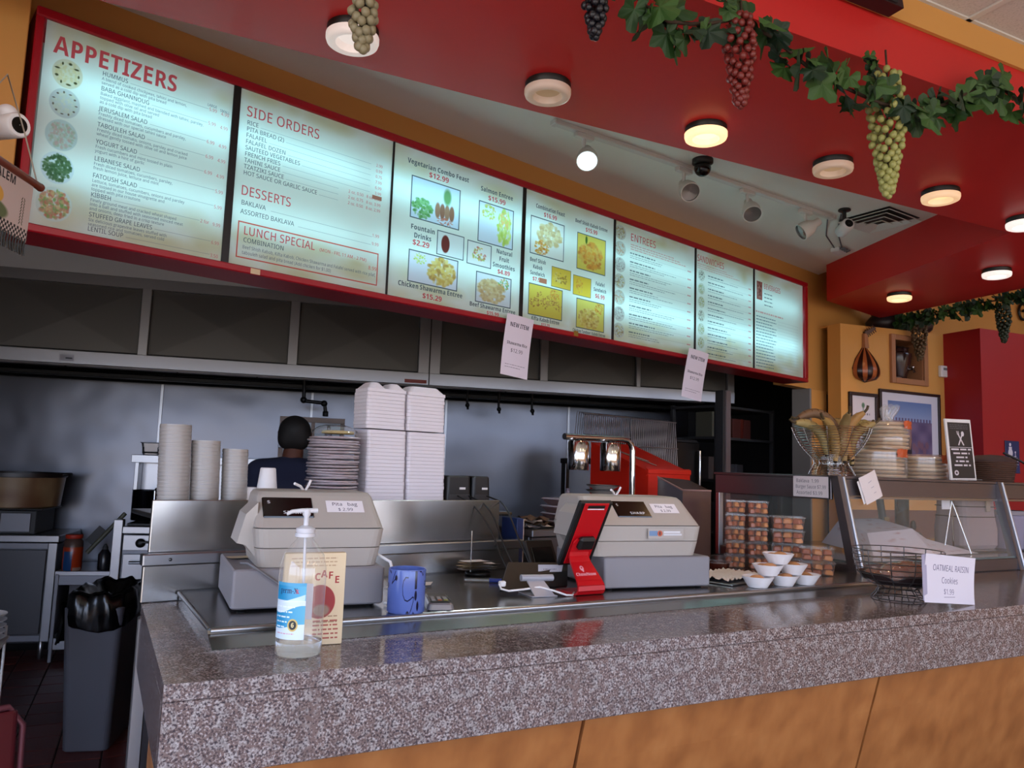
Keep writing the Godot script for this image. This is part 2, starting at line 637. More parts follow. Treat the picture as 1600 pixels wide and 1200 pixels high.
	M.box_clear.albedo_color = Color(0.95, 0.95, 0.95, 0.05)
	M.case_steel = mat(Color(0.42, 0.40, 0.41), 0.35, 0.8)
	M.deck = mat(Color(0.42, 0.48, 0.48), 0.15, 0.3)
	M.wire = mat(Color(0.40, 0.38, 0.38), 0.3, 0.8)
	M.frame = mat(Color(0.12, 0.05, 0.06), 0.4)
	M.film = StandardMaterial3D.new()
	M.film.albedo_color = Color(0.95, 0.95, 0.95, 0.10)
	M.film.transparency = BaseMaterial3D.TRANSPARENCY_ALPHA
	M.film.roughness = 0.12
	M.lute_light = mat(Color(0.62, 0.33, 0.17), 0.3)
	M.lute_dark = mat(Color(0.16, 0.07, 0.05), 0.3)
	M.grape_pale = mat(Color(0.50, 0.46, 0.35), 0.5)
	M.grape_brown = mat(Color(0.34, 0.26, 0.16), 0.6)
	M.grape_dark = mat(Color(0.13, 0.17, 0.10), 0.5)
	M.beige = mat(Color(0.80, 0.72, 0.58), 0.7)

# menu wall: x along the wall, y up, z towards the customers; the glass is z = 0
func menu_frame() -> Transform3D:
	return at(Vector3(-0.389, 0, -2.681), 15.67)

func hood_frame() -> Transform3D:
	return at(Vector3(-0.897, 0, -5.846), -11.0)

func counter_frame() -> Transform3D:
	return at(Vector3(0.059, 0, -1.512), 2.8)

func riser_frame() -> Transform3D:
	return at(Vector3(0.022, 0, -2.335), 13.0)

func room() -> void:
	var g := Geo.new().bx(-3.0, 9.0, -0.2, -0.006, -8.2, 5.2, 0)
	var fl := struct("floor", g, M.grout, "dark kitchen and dining floor under the red quarry tiles", "floor")
	var mats := [M.tile, M.tile_b, M.tile_c]
	for i in 9:
		for j in 20:
			var x := -1.50 + i * 0.203
			var z := -6.75 + j * 0.203
			part("tile", Geo.new().bx(x, x + 0.196, -0.01, rng.randf_range(-0.001, 0.0012), z, z + 0.196, 0.003), mats[rng.randi() % 3], fl)
	struct("floor_dining", Geo.new().bx(-3.0, 9.0, -0.02, 0.0, -1.2, 5.2, 0), mat(Color(0.72, 0.66, 0.58), 0.4), "beige dining room floor in front of the counter", "floor")
	# header wall that carries the menu, running on over the partition
	struct("wall_north", Geo.new().bx(-2.6, 4.70, 2.17, 3.40, -0.26, -0.18, 0).bx(4.70, 8.2, 2.118, 3.40, -0.26, -0.18, 0), M.yellow, "yellow wall above and behind the backlit menu", "wall", menu_frame())
	struct("wall_upper", Geo.new().bx(5.0, 8.75, 2.60, 3.40, -4.62, -4.46, 0), M.yellow, "yellow wall above the ledge under the vine", "wall")
	struct("wall_northwest", Geo.new().bx(-2.6, -0.040, 2.15, 3.019, -0.18, 0.006, 0.003), M.yellow, "yellow bulkhead flush with the left end of the menu board", "wall", menu_frame())
	# pier at the right end of the kitchen opening
	struct("wall_pier", Geo.new().bx(5.06, 5.30, 0, 2.118, -0.30, -0.16, 0.004), M.yellow, "narrow yellow wall end at the right of the kitchen opening", "wall", menu_frame())
	struct("trim_1", Geo.new().bx(5.035, 5.058, 0, 2.117, -0.30, -0.155, 0.002), mat(Color(0.50, 0.48, 0.46), 0.5), "grey edge strip down the side of the kitchen opening", "trim", menu_frame())
	# partition with niche
	var p := Geo.new()
	p.bx(4.61, 5.172, 0, 2.60, -4.20, -4.08, 0)
	p.bx(5.512, 5.80, 0, 2.60, -4.20, -4.08, 0)
	p.bx(5.172, 5.512, 0, 2.247, -4.20, -4.08, 0)
	p.bx(5.172, 5.512, 2.547, 2.60, -4.20, -4.08, 0)
	p.prism([Vector2(4.61, 2.60), Vector2(5.80, 2.60), Vector2(5.80, 2.652), Vector2(4.61, 2.612)], -4.62, -4.08)
	struct("wall_northeast", p, M.yellow, "yellow partition wall with the lute, the niche and the framed pictures", "wall")
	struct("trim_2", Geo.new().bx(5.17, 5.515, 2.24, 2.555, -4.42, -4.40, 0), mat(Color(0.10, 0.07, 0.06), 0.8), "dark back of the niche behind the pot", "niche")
	var nt := Geo.new()
	nt.bx(5.134, 5.178, 2.206, 2.588, -4.082, -4.055, 0.003).bx(5.507, 5.552, 2.206, 2.588, -4.082, -4.055, 0.003)
	nt.bx(5.178, 5.507, 2.206, 2.250, -4.082, -4.055, 0.003).bx(5.178, 5.507, 2.545, 2.588, -4.082, -4.055, 0.003)
	nt.bx(5.160, 5.53, 2.232, 2.2482, -4.40, -4.08, 0).bx(5.160, 5.53, 2.5455, 2.56, -4.40, -4.08, 0).bx(5.160, 5.172, 2.24, 2.55, -4.40, -4.08, 0).bx(5.500, 5.5115, 2.24, 2.55, -4.40, -4.075, 0)
	struct("trim_3", nt, M.wood_trim, "plain wooden frame round the wall niche", "trim")
	struct("wall_east", Geo.new().hexa([Vector3(5.747, 0, -3.76), Vector3(8.6, 0, -3.62), Vector3(8.6, 0, -4.6), Vector3(5.80, 0, -4.6), Vector3(5.747, 2.652, -3.76), Vector3(8.6, 2.652, -3.62), Vector3(8.6, 2.652, -4.6), Vector3(5.80, 2.652, -4.6)]), M.red_wall, "dark red wall block at the right with the blue restroom sign", "wall")
	struct("wall_right", Geo.new().bx(8.6, 8.75, 0, 3.4, -4.7, 5.2, 0), M.yellow, "yellow dining room wall far right", "wall")
	# dining room behind the camera: shop windows to the left and behind
	var wl := Geo.new()
	wl.bx(-3.0, -2.85, 0, 0.5, -1.4, 5.2, 0).bx(-3.0, -2.85, 2.75, 3.4, -1.4, 5.2, 0)
	for z in [-1.40, 1.8, 5.0]: wl.bx(-3.0, -2.85, 0.5, 2.75, z, z + 0.2, 0)
	struct("wall_left", wl, M.yellow, "yellow dining room wall with shop windows left", "wall")
	var ws := Geo.new()
	ws.bx(-3.0, 8.75, 0, 0.6, 5.05, 5.2, 0).bx(-3.0, 8.75, 2.75, 3.4, 5.05, 5.2, 0)
	for x in [-3.0, -0.2, 2.6, 5.4, 8.2]: ws.bx(x, x + 0.22, 0.6, 2.75, 5.05, 5.2, 0)
	struct("wall_south", ws, M.yellow, "yellow dining room wall with shop windows behind", "wall")
	# kitchen shell
	struct("wall_kitchen_left", Geo.new().bx(-3.0, -2.85, 0, 3.4, -8.2, -1.4, 0), mat(Color(0.55, 0.55, 0.57), 0.6), "grey kitchen side wall far left", "wall")
	struct("wall_kitchen_right", Geo.new().bx(5.9, 6.05, 0, 3.4, -8.2, -4.6, 0), mat(Color(0.20, 0.19, 0.19), 0.8), "dark kitchen side wall far right", "wall")
	var hf := hood_frame()
	var back := struct("wall_kitchen_back", Geo.new().bx(-2.2, 7.2, 0, 3.4, -1.40, -1.16, 0), M.dark_grey, "kitchen back wall clad with stainless steel sheets", "wall", hf)
	var seams := [-2.0, -0.85, 0.77, 1.95, 3.10, 4.24, 5.45]
	for i in seams.size() - 1:
		var w := Geo.new()
		w.bx(seams[i] + 0.004, seams[i + 1] - 0.004, 0.02, 2.3, -1.16, -1.150, 0.002)
		part("steel_sheet", w, M.steel_wavy, back)
		part("seam_strip", Geo.new().bx(seams[i] - 0.012, seams[i] + 0.012, 0.02, 2.3, -1.15, -1.144, 0.002), M.steel, back)
	var dl := struct("ceiling_lamps", Geo.new().bx(0.9, 1.5, 3.0, 3.0055, 1.2, 2.4, 0), M.white_metal, "lit dining room ceiling lamp panels behind the camera", "ceiling lights")
	for k in 3:
		var x: float = [0.9, 3.4, 5.9][k]
		var lm := mat(Color(0.9, 0.86, 0.8), 0.5)
		lm.emission_enabled = true
		lm.emission = Color(1.0, 0.86, 0.68)
		lm.emission_energy_multiplier = 1.6
		part("lamp_panel", Geo.new().bx(x, x + 0.6, 2.992, 3.005, 1.2, 2.4, 0.002), lm, dl)
		var al := AreaLight3D.new()
		al.name = "lamp_panel_light"
		al.area_size = Vector2(0.58, 1.18)
		al.light_color = Color(1.0, 0.86, 0.68)
		al.light_energy = 1.6
		al.area_range = 14.0
		al.area_attenuation = 2.0
		al.shadow_enabled = true
		al.transform = Transform3D(Basis(Vector3.RIGHT, -PI / 2), Vector3(x + 0.3, 2.985, 1.8))
		dl.add_child(al, true)
	struct("ceiling_kitchen", Geo.new().bx(-3.0, 6.05, 3.14, 3.25, -8.2, -2.2, 0), M.dark_ceiling, "dark kitchen ceiling above the hood", "ceiling")

func ceiling_parts() -> void:
	# red soffit with a side arm
	var poly := [Vector2(-2.84, 1.585), Vector2(5.10, 1.585), Vector2(5.15, 3.06), Vector2(5.24, 4.24), Vector2(4.42, 4.03), Vector2(3.94, 2.403), Vector2(-2.84, 2.403)]
	var g := Geo.new()
	g.xf = Transform3D(Basis(Vector3.RIGHT, -PI / 2), Vector3.ZERO)
	# prism axes: x -> x, y -> -z, z -> y
	g.prism(poly, 2.75, 3.40)
	struct("ceiling_soffit", g, M.red, "red dropped ceiling soffit with round downlights and a side arm", "soffit")
	struct("trim_4", Geo.new().bx(-2.84, 5.10, 2.915, 3.38, -1.584, -1.572, 0), M.yellow, "yellow band above the red soffit face", "trim")
	var w := Geo.new()
	w.xf = Transform3D(Basis(Vector3.RIGHT, -PI / 2), Vector3.ZERO)
	w.prism([Vector2(-1.9, 2.30), Vector2(4.2, 2.30), Vector2(4.60, 4.30), Vector2(4.40, 4.30), Vector2(-1.9, 2.50)], 3.02, 3.13)
	struct("ceiling_white", w, M.white_ceiling, "white painted ceiling strip between the menu wall and the red soffit", "ceiling")
	# dining ceiling: lay-in panels on a grid
	var base := struct("ceiling_dining", Geo.new().bx(-3.0, 8.75, 3.03, 3.14, -1.58, 5.2, 0), M.white_ceiling, "suspended ceiling of pale lay-in panels above the customers", "ceiling")
	for i in 5:
		for j in 4:
			var x := 1.168 + i * 0.61
			var z := -1.572 + j * 0.61
			part("panel", Geo.new().bx(x + 0.012, x + 0.598, 3.012, 3.029, z + 0.006, z + 0.598, 0.003), M.ceiling_tile, base)
	var t := Geo.new()
	for i in 6: t.bx(1.168 + i * 0.61 - 0.012, 1.168 + i * 0.61 + 0.012, 3.006, 3.029, -1.572, 0.87, 0)
	for j in 5: t.bx(1.168, 4.22, 3.006, 3.028, -1.572 + j * 0.61 - 0.012, -1.572 + j * 0.61 + 0.012, 0)
	part("grid_bars", t, M.white_metal, base)
	struct("ceiling_east", Geo.new().bx(5.0, 8.75, 3.36, 3.46, -5.2, -1.5, 0), M.yellow, "high yellow ceiling beyond the soffit arm", "ceiling")

func counter() -> void:
	var cf := counter_frame()
	var c := thing("service_counter", "long granite topped counter with orange wood panels below", "counter", cf)
	part("granite_top", Geo.new().hexa([Vector3(0, 1.030, 0), Vector3(4.6, 1.030, 0), Vector3(4.6, 1.030, -0.95), Vector3(0, 1.030, -0.825), Vector3(0, 1.060, 0), Vector3(4.6, 1.060, 0), Vector3(4.6, 1.060, -0.95), Vector3(0, 1.060, -0.825)]), M.granite, c)
	part("granite_front", Geo.new().bx(0, 4.6, 0.895, 1.0285, -0.03, -0.0005, 0.002), M.granite, c)
	part("granite_end", Geo.new().bx(0.0, 0.03, 0.895, 1.0285, -0.82, -0.031, 0.002), M.granite, c)
	# leaning timber panels with open joints
	var xs := [0.03, 0.915, 1.965, 3.02, 4.1]
	for i in xs.size() - 1:
		var a: float = xs[i] + 0.005
		var b: float = xs[i + 1] - 0.005
		var g := Geo.new().hexa([Vector3(a, 0.06, -0.29), Vector3(b, 0.06, -0.29), Vector3(b, 0.06, -0.31), Vector3(a, 0.06, -0.31), Vector3(a, 0.894, -0.045), Vector3(b, 0.894, -0.045), Vector3(b, 0.894, -0.065), Vector3(a, 0.894, -0.065)])
		part("wood_panel", g, M.wood, c)
	part("carcass", Geo.new().hexa([Vector3(0.05, 0, -0.32), Vector3(4.1, 0, -0.32), Vector3(4.1, 0, -0.80), Vector3(0.05, 0, -0.80), Vector3(0.05, 0.89, -0.068), Vector3(4.1, 0.89, -0.068), Vector3(4.1, 0.89, -0.80), Vector3(0.05, 0.89, -0.80)]), mat(Color(0.30, 0.30, 0.36), 0.6), c)
	part("end_panel", Geo.new().hexa([Vector3(0.03, 0.06, -0.30), Vector3(0.049, 0.06, -0.30), Vector3(0.049, 0.06, -0.62), Vector3(0.03, 0.06, -0.62), Vector3(0.03, 0.894, -0.05), Vector3(0.049, 0.894, -0.05), Vector3(0.049, 0.894, -0.62), Vector3(0.03, 0.894, -0.62)]), M.wood, c)
	part("steel_edge", Geo.new().bx(-0.004, 0.03, 0.55, 1.02, -0.865, -0.826, 0.003), M.steel, c)
	# shallow steel tray let in along the back
	var t := thing("steel_tray", "shallow stainless steel work surface set on the granite behind the counter edge", "tray")
	var y0 := 1.0605
	var y1 := 1.088
	var fl := Vector3(0.150, 0, -1.826)
	var fr := Vector3(2.60, 0, -2.035)
	var bl := Vector3(0.112, 0, -2.345)
	var br := Vector3(2.60, 0, -2.92)
	var e := 0.012
	var up := Vector3.UP
	var d := Vector3(0, 0, -e)
	var g := Geo.new()
	var ff := Vector3(0.004, 0, 0.082)
	var fg := Vector3(0, 0, 0.045)
	g.quad(fl + ff + up * y0, fr + fg + up * y0, fr + up * (y1 - e), fl + up * (y1 - e))
	g.tri(fl + up * y0, fl + ff + up * y0, fl + up * (y1 - e))
	g.quad(fl + up * (y1 - e), fr + up * (y1 - e), fr + d * 0.35 + up * (y1 - e * 0.3), fl + d * 0.35 + up * (y1 - e * 0.3))
	g.quad(fl + d * 0.35 + up * (y1 - e * 0.3), fr + d * 0.35 + up * (y1 - e * 0.3), fr + d + up * y1, fl + d + up * y1)
	g.quad(fl + d + up * y1, fr + d + up * y1, fr + d * 1.6 + up * (y1 - 0.003), fl + d * 1.6 + up * (y1 - 0.003))
	g.quad(fl + d * 1.6 + up * (y1 - 0.003), fr + d * 1.6 + up * (y1 - 0.003), br + up * (y1 - 0.003), bl + up * (y1 - 0.003))
	g.quad(bl + up * y0, fl + up * y0, fl + up * (y1 - e), bl + up * (y1 - e))
	g.quad(bl + up * (y1 - e), fl + up * (y1 - e), fl + d + up * y1, bl + up * y1)
	g.quad(br + up * y0, bl + up * y0, bl + up * y1, br + up * y1)
	g.quad(fr + up * y0, br + up * y0, br + up * y1, fr + up * (y1 - e))
	part("pan", g, M.steel_top, t)
	part("rim", Geo.new().tube([fl + up * (y1 - 0.006) + Vector3(0.006, 0, -0.004), fr + up * (y1 - 0.006) + Vector3(0, 0, -0.004)], 0.006, 10), M.steel, t)
	part("side_rim", Geo.new().tube([bl + up * (y1 - 0.006), fl + up * (y1 - 0.006) + Vector3(0.006, 0, -0.004)], 0.006, 10), M.steel_dark, t)
	# stainless pass shelf behind the counter
	var r := thing("pass_shelf", "stainless steel raised pass shelf with two tall splash panels behind the registers", "shelf", riser_frame())
	part("lower_panel", Geo.new().bx(-0.005, 1.30, 1.0605, 1.158, -0.02, 0.0, 0.002), M.steel_riser, r)
	part("flange", Geo.new().bx(-0.010, 1.315, 1.158, 1.190, -0.03, 0.008, 0.003), M.steel, r)
	part("upper_panel", Geo.new().bx(0.012, 1.222, 1.190, 1.334, -0.045, -0.028, 0.002), M.steel_riser, r)
	part("shelf_top", Geo.new().bx(0.03, 1.300, 1.276, 1.290, -0.36, -0.046, 0.004), M.steel_top, r)
	part("shelf_post", Geo.new().bx(0.13, 0.16, 1.15, 1.276, -0.34, -0.31, 0.002).bx(1.25, 1.28, 1.15, 1.276, -0.34, -0.31, 0.002), M.steel_worn, r)
	part("cabinet", Geo.new().bx(0.11, 1.30, 0.02, 1.15, -0.34, -0.05, 0.004), M.steel_worn, r)
	for x in [0.06, 0.62, 1.18]:
		part("screw", Geo.new().ball(Vector3(x, 1.174, 0.009), Vector3(0.005, 0.005, 0.003), 8, 4), M.steel_dark, r)

# ---------------------------------------------------------------- backlit menu
func food(im: Image, cx: float, cy: float, rx: float, ry: float, cols: Array, k := 60, lim := 1.0, dot := 0.16) -> void:
	for i in k:
		var a := rng.randf() * TAU
		var r := sqrt(rng.randf()) * lim
		var c: Color = cols[rng.randi() % cols.size()]
		c.a = rng.randf_range(0.5, 0.95)
		blob(im, cx + cos(a) * rx * r, cy + sin(a) * ry * r, rx * dot * rng.randf_range(0.6, 1.5), ry * dot * rng.randf_range(0.6, 1.5), c, 0.5)

func plate(im: Image, cx: float, cy: float, r: float, rim: Color, cols: Array, k := 90) -> void:
	blob(im, cx, cy, r, r, rim, 0.06)
	food(im, cx, cy, r * 0.8, r * 0.8, cols, k, 1.0, 0.13)

# unreadable small print: rows of short grey strokes
func small_print(im: Image, x: float, y: float, w: float, h: float, c: Color) -> void:
	var p := x
	while p < x + w:
		var l := rng.randf_range(0.7, 3.2) * h
		rect(im, p, y, minf(l, x + w - p), h * 0.62, c)
		p += l + h * 0.5

func menu_sheet() -> Image:
	var im := canvas(1024, 1024, Color(0.92, 0.94, 0.90))
	return im

func stains(im: Image, k: int) -> void:
	for i in k:
		var y := 1024.0 - pow(rng.randf(), 2.0) * 200.0 if i % 3 else pow(rng.randf(), 2.0) * 130.0
		blob(im, rng.randf() * 1024, y, rng.randf_range(60, 260), rng.randf_range(30, 110), Color(0.80, 0.74, 0.50, 0.30), 0.95)

func menu_texts() -> Array:
	var ink := Color(0.34, 0.39, 0.41)
	var thin := Color(0.46, 0.52, 0.54)
	var rd := Color(0.86, 0.34, 0.36)
	var pale := Color(0.88, 0.50, 0.50)
	var out := []
	# 1 appetizers
	var im := menu_sheet()
	stains(im, 22)
	text(im, "APPETIZERS", 42, 152, 126, rd, "bold", 0, 0.92)
	plate(im, 120, 240, 76, Color(0.86, 0.83, 0.72), [Color(0.86, 0.80, 0.62), Color(0.84, 0.78, 0.60)])
	for i in 9:
		var a := TAU * i / 9.0
		blob(im, 120 + cos(a) * 54, 240 + sin(a) * 54, 6 + 5 * (i % 3), 10 - 2 * (i % 3), Color(0.30, 0.30, 0.20), 0.5)
	plate(im, 120, 392, 76, Color(0.80, 0.82, 0.80), [Color(0.84, 0.84, 0.76), Color(0.80, 0.82, 0.76)])
	for i in 11:
		var a := TAU * i / 11.0
		blob(im, 120 + cos(a) * 56, 392 + sin(a) * 56, 10 - 2 * (i % 3), 4 + 2 * (i % 3), Color(0.42, 0.38, 0.32), 0.6)
	plate(im, 120, 555, 80, Color(0.78, 0.84, 0.82), [Color(0.78, 0.80, 0.74), Color(0.70, 0.76, 0.66), Color(0.80, 0.70, 0.66)], 160)
	plate(im, 116, 722, 82, Color(0.84, 0.88, 0.88), [Color(0.30, 0.42, 0.28), Color(0.38, 0.50, 0.34), Color(0.26, 0.38, 0.24)], 260)
	plate(im, 118, 905, 88, Color(0.86, 0.90, 0.86), [Color(0.82, 0.50, 0.42), Color(0.55, 0.70, 0.42), Color(0.86, 0.76, 0.55), Color(0.80, 0.62, 0.50)], 260)
	var items := [["HUMMUS", ["A blend of cooked chickpeas, tahini and lemon,", "served as a cold dip with pita bread"], 0.185, "5.99", "4.99"],
		["BABA GHANNOUG", ["Baked eggplant, mashed and blended with tahini, parsley,", "topped with olive oil and served", "as a cold dip with pita bread"], 0.262, "5.99", "4.99"],
		["JERUSALEM SALAD", ["Freshly diced tomatoes, cucumbers and parsley,", "dressed with our special tahini sauce"], 0.366, "6.99", "4.99"],
		["TABOULEH SALAD", ["Freshly diced tomato, onions, parsley and cracked", "wheat gently tossed with olive oil and lemon juice"], 0.448, "6.99", "4.99"],
		["YOGURT SALAD", ["Fresh cucumbers and mint tossed in plain", "yogurt with a hint of garlic"], 0.535, "6.99", "4.99"],
		["LEBANESE SALAD", ["Fresh diced tomatoes, cucumbers, parsley,", "fresh lemon juice, lettuce and mint"], 0.622, "", "5.99"],
		["FATOUSH SALAD", ["Lettuce, tomatoes, cucumbers, onions and parsley", "are tossed in our house vinaigrette and", "topped with pita croutons"], 0.708, "", "5.99"],
		["KIBBEH", ["Finely ground meat and cracked wheat shaped", "into a ball and stuffed with seasoned minced meat", "and onions, deep fried in a crisp texture"], 0.806, "2 for", "9.99"],
		["STUFFED GRAPE LEAVES", ["Six delicious grapevine leaves stuffed with", "seasoned rice and tomatoes, served cold"], 0.905, "", "6.99"],
		["LENTIL SOUP", [], 0.977, "", "3.50"]]
	for it in items:
		var y: float = it[2] * 1024
		var w := text(im, it[0], 288, y, 31, ink, "sans")
		rect(im, 300 + w, y - 6, 880 - 300 - w if it[3] else 955 - 300 - w, 2, Color(0.5, 0.55, 0.56, 0.6))
		for k in it[1].size():
			text(im, it[1][k], 288, y + 24 + k * 22, 22, thin, "sans")
		if it[3]: text(im, it[3], 884, y + 4, 25, pale, "sans")
		text(im, it[4], 958, y + 8, 25, pale, "sans")
	text(im, "LARGE", 872, 168, 20, thin)
	text(im, "SMALL", 950, 178, 20, thin)
	out.append(im)
	# 2 side orders, desserts, lunch special
	im = menu_sheet()
	stains(im, 26)
	text(im, "SIDE ORDERS", 40, 150, 84, rd, "sans", 0, 0.92)
	var so := ["RICE", "PITA BREAD (2)", "FALAFEL", "FALAFEL DOZEN", "SAUTEED VEGETABLES", "FRENCH FRIES", "TAHINI SAUCE", "TZATZIKI SAUCE", "HOT SAUCE OR GARLIC SAUCE"]
	var pr := ["2.99", "0.99", "0.75", "7.99", "6.99", "3.99", "2 oz. 0.50   8 oz. 2.99", "2 oz. 0.75   8 oz. 3.99", "2 oz. 0.50   8 oz. 2.99"]
	for k in so.size():
		var y := 200.0 + k * 37
		var w := text(im, so[k], 48, y, 34, ink, "sans")
		rect(im, 60 + w, y - 4, maxf(0, (870 if k < 6 else 650) - 60 - w), 2, Color(0.5, 0.58, 0.6, 0.6))
		var m := canvas(1, 1, Color.WHITE)
		var pw := text(m, pr[k], 0, 0, 25, pale, "sans")
		text(im, pr[k], 955 - pw, y + 4, 25, pale, "sans")
	rect(im, 890, 395, 70, 26, Color(0.70, 0.45, 0.38))
	text(im, "DESSERTS", 40, 615, 76, rd, "sans", 0, 0.92)
	text(im, "BAKLAVA", 48, 672, 36, ink, "sans")
	text(im, "ASSORTED BAKLAVA", 48, 724, 36, ink, "sans")
	rect(im, 225, 668, 680, 2, Color(0.5, 0.55, 0.56, 0.7))
	rect(im, 400, 720, 500, 2, Color(0.5, 0.55, 0.56, 0.7))
	text(im, "1.99", 905, 668, 27, pale)
	text(im, "9.99", 905, 722, 27, pale)
	outline(im, 40, 768, 920, 210, 7, Color(0.86, 0.38, 0.32))
	text(im, "LUNCH SPECIAL", 72, 840, 68, rd, "sans", 0, 0.92)
	text(im, "(MON - FRI, 11 AM - 2 PM)", 548, 838, 28, Color(0.88, 0.42, 0.38), "sans")
	text(im, "COMBINATION", 76, 884, 36, ink, "sans")
	text(im, "8.99", 890, 884, 32, Color(0.88, 0.42, 0.38), "sans")
	text(im, "Beef Shish Kabob, Kifta Kabob, Chicken Shawarma and Falafel served with rice pilaf,", 74, 922, 27, thin, "sans", 0, 0.86)
	text(im, "tabouleh salad and pita bread (Add chicken for $1.00)", 74, 954, 27, thin, "sans", 0, 0.86)
	out.append(im)
	# 3 and 4: pictures with prices
	var gr := [Color(0.45, 0.68, 0.40), Color(0.52, 0.74, 0.48), Color(0.38, 0.60, 0.34)]
	var br := [Color(0.66, 0.50, 0.40), Color(0.60, 0.42, 0.34)]
	var ye := [Color(0.88, 0.76, 0.42), Color(0.84, 0.68, 0.36), Color(0.90, 0.80, 0.52), Color(0.72, 0.54, 0.28)]
	var rice := [Color(0.88, 0.80, 0.62), Color(0.84, 0.72, 0.52), Color(0.78, 0.64, 0.46)]
	var lg := [Color(0.78, 0.85, 0.42), Color(0.85, 0.88, 0.55), Color(0.72, 0.80, 0.36)]
	var og := [Color(0.88, 0.60, 0.26), Color(0.86, 0.70, 0.36), Color(0.80, 0.50, 0.24)]
	im = menu_sheet()
	stains(im, 18)
	text(im, "Vegetarian Combo Feast", 330, 105, 46, ink, "bold", 1, 0.86)
	text(im, "$12.99", 330, 158, 50, rd, "bold", 1)
	rect(im, 130, 180, 370, 290, Color(0.84, 0.90, 0.95))
	food(im, 215, 385, 75, 70, gr, 120)
	for k in 4: blob(im, 330 + k * 36, 370, 22, 62, br[k % 2], 0.25)
	food(im, 385, 440, 60, 28, [Color(0.80, 0.48, 0.40)], 40)
	blob(im, 400, 260, 36, 70, Color(0.45, 0.62, 0.40), 0.4)
	outline(im, 130, 180, 370, 290, 7, ink)
	text(im, "Salmon Entree", 800, 130, 46, ink, "bold", 1, 0.86)
	text(im, "$15.99", 800, 184, 50, rd, "bold", 1)
	rect(im, 650, 205, 300, 300, Color(0.86, 0.89, 0.93))
	food(im, 735, 270, 55, 60, [Color(0.84, 0.78, 0.42), Color(0.72, 0.80, 0.42)], 60)
	food(im, 870, 350, 62, 130, lg, 140)
	food(im, 870, 300, 50, 70, [Color(0.90, 0.74, 0.46)], 40)
	outline(im, 650, 205, 300, 300, 7, ink)
	text(im, "Fountain", 230, 545, 46, ink, "bold", 1, 0.9)
	text(im, "Drinks", 230, 600, 46, ink, "bold", 1, 0.9)
	text(im, "$2.29", 220, 650, 50, rd, "bold", 1)
	rect(im, 335, 505, 210, 170, Color(0.90, 0.91, 0.90))
	blob(im, 400, 590, 34, 66, Color(0.46, 0.22, 0.20), 0.15)
	outline(im, 335, 505, 210, 170, 6, ink)
	rect(im, 570, 515, 200, 170, Color(0.92, 0.92, 0.90))
	food(im, 670, 605, 55, 55, [Color(0.80, 0.44, 0.40), Color(0.86, 0.74, 0.36), Color(0.66, 0.72, 0.40)], 50)
	outline(im, 570, 515, 200, 170, 6, ink)
	for k in 3: text(im, ["Natural", "Fruit", "Smoothies"][k], 880, 555 + k * 52, 44, ink, "bold", 1, 0.86)
	text(im, "$4.89", 880, 704, 44, rd, "bold", 1)
	rect(im, 135, 685, 370, 218, Color(0.88, 0.88, 0.92))
	food(im, 220, 735, 45, 38, lg, 40)
	food(im, 380, 792, 100, 92, ye, 200)
	outline(im, 135, 685, 370, 218, 7, ink)
	text(im, "Chicken Shawarma Entree", 310, 942, 44, ink, "bold", 1, 0.86)
	text(im, "$15.29", 320, 996, 48, rd, "bold", 1)
	rect(im, 650, 722, 300, 222, Color(0.88, 0.88, 0.90))
	food(im, 780, 845, 110, 82, rice, 220)
	food(im, 885, 775, 45, 42, og + gr, 50)
	outline(im, 650, 722, 300, 222, 7, ink)
	text(im, "Beef Shawarma Entree", 800, 980, 42, ink, "bold", 1, 0.84)
	text(im, "$15.99", 800, 1018, 34, rd, "bold", 1)
	out.append(im)
	im = menu_sheet()
	stains(im, 18)
	text(im, "Combination Feast", 270, 120, 44, ink, "bold", 1, 0.8)
	text(im, "$16.99", 270, 172, 48, rd, "bold", 1)
	rect(im, 60, 190, 370, 295, Color(0.92, 0.91, 0.88))
	food(im, 270, 300, 130, 90, rice, 160)
	food(im, 180, 420, 80, 55, og, 80)
	outline(im, 60, 190, 370, 295, 7, ink)
	text(im, "Beef Shish Kabob Entree", 750, 130, 42, ink, "bold", 1, 0.8)
	text(im, "$15.99", 750, 182, 48, rd, "bold", 1)
	rect(im, 580, 205, 350, 300, Color(0.88, 0.78, 0.36))
	food(im, 750, 370, 140, 110, og, 200)
	blob(im, 690, 250, 16, 40, Color(0.3, 0.4, 0.16), 0.4)
	outline(im, 580, 205, 350, 300, 7, ink)
	for k in 3: text(im, ["Beef Shish", "Kabob", "Sandwich"][k], 150, 545 + k * 50, 42, ink, "bold", 1, 0.82)
	text(im, "$7.99", 150, 690, 42, rd, "bold", 1)
	rect(im, 170, 656, 80, 38, Color(0.74, 0.46, 0.36))
	rect(im, 300, 540, 220, 160, Color(0.90, 0.76, 0.30))
	food(im, 400, 620, 80, 45, [Color(0.90, 0.80, 0.50), Color(0.66, 0.50, 0.24)], 50)
	outline(im, 300, 540, 220, 160, 5, Color(0.5, 0.46, 0.36))
	rect(im, 545, 560, 215, 160, Color(0.90, 0.74, 0.26))
	food(im, 620, 640, 40, 60, og, 40)
	outline(im, 545, 560, 215, 160, 5, Color(0.5, 0.46, 0.36))
	for k in 2: text(im, ["Falafel", "Sandwich"][k], 870, 600 + k * 50, 42, ink, "bold", 1, 0.82)
	text(im, "$6.99", 870, 705, 48, rd, "bold", 1)
	rect(im, 60, 712, 370, 243, Color(0.88, 0.78, 0.34))
	for k in 5: food(im, 130 + k * 60, 850 - (k % 2) * 50, 55, 40, [Color(0.66, 0.44, 0.26), Color(0.80, 0.62, 0.34)], 30)
	food(im, 340, 765, 55, 40, og, 50)
	outline(im, 60, 712, 370, 243, 7, ink)
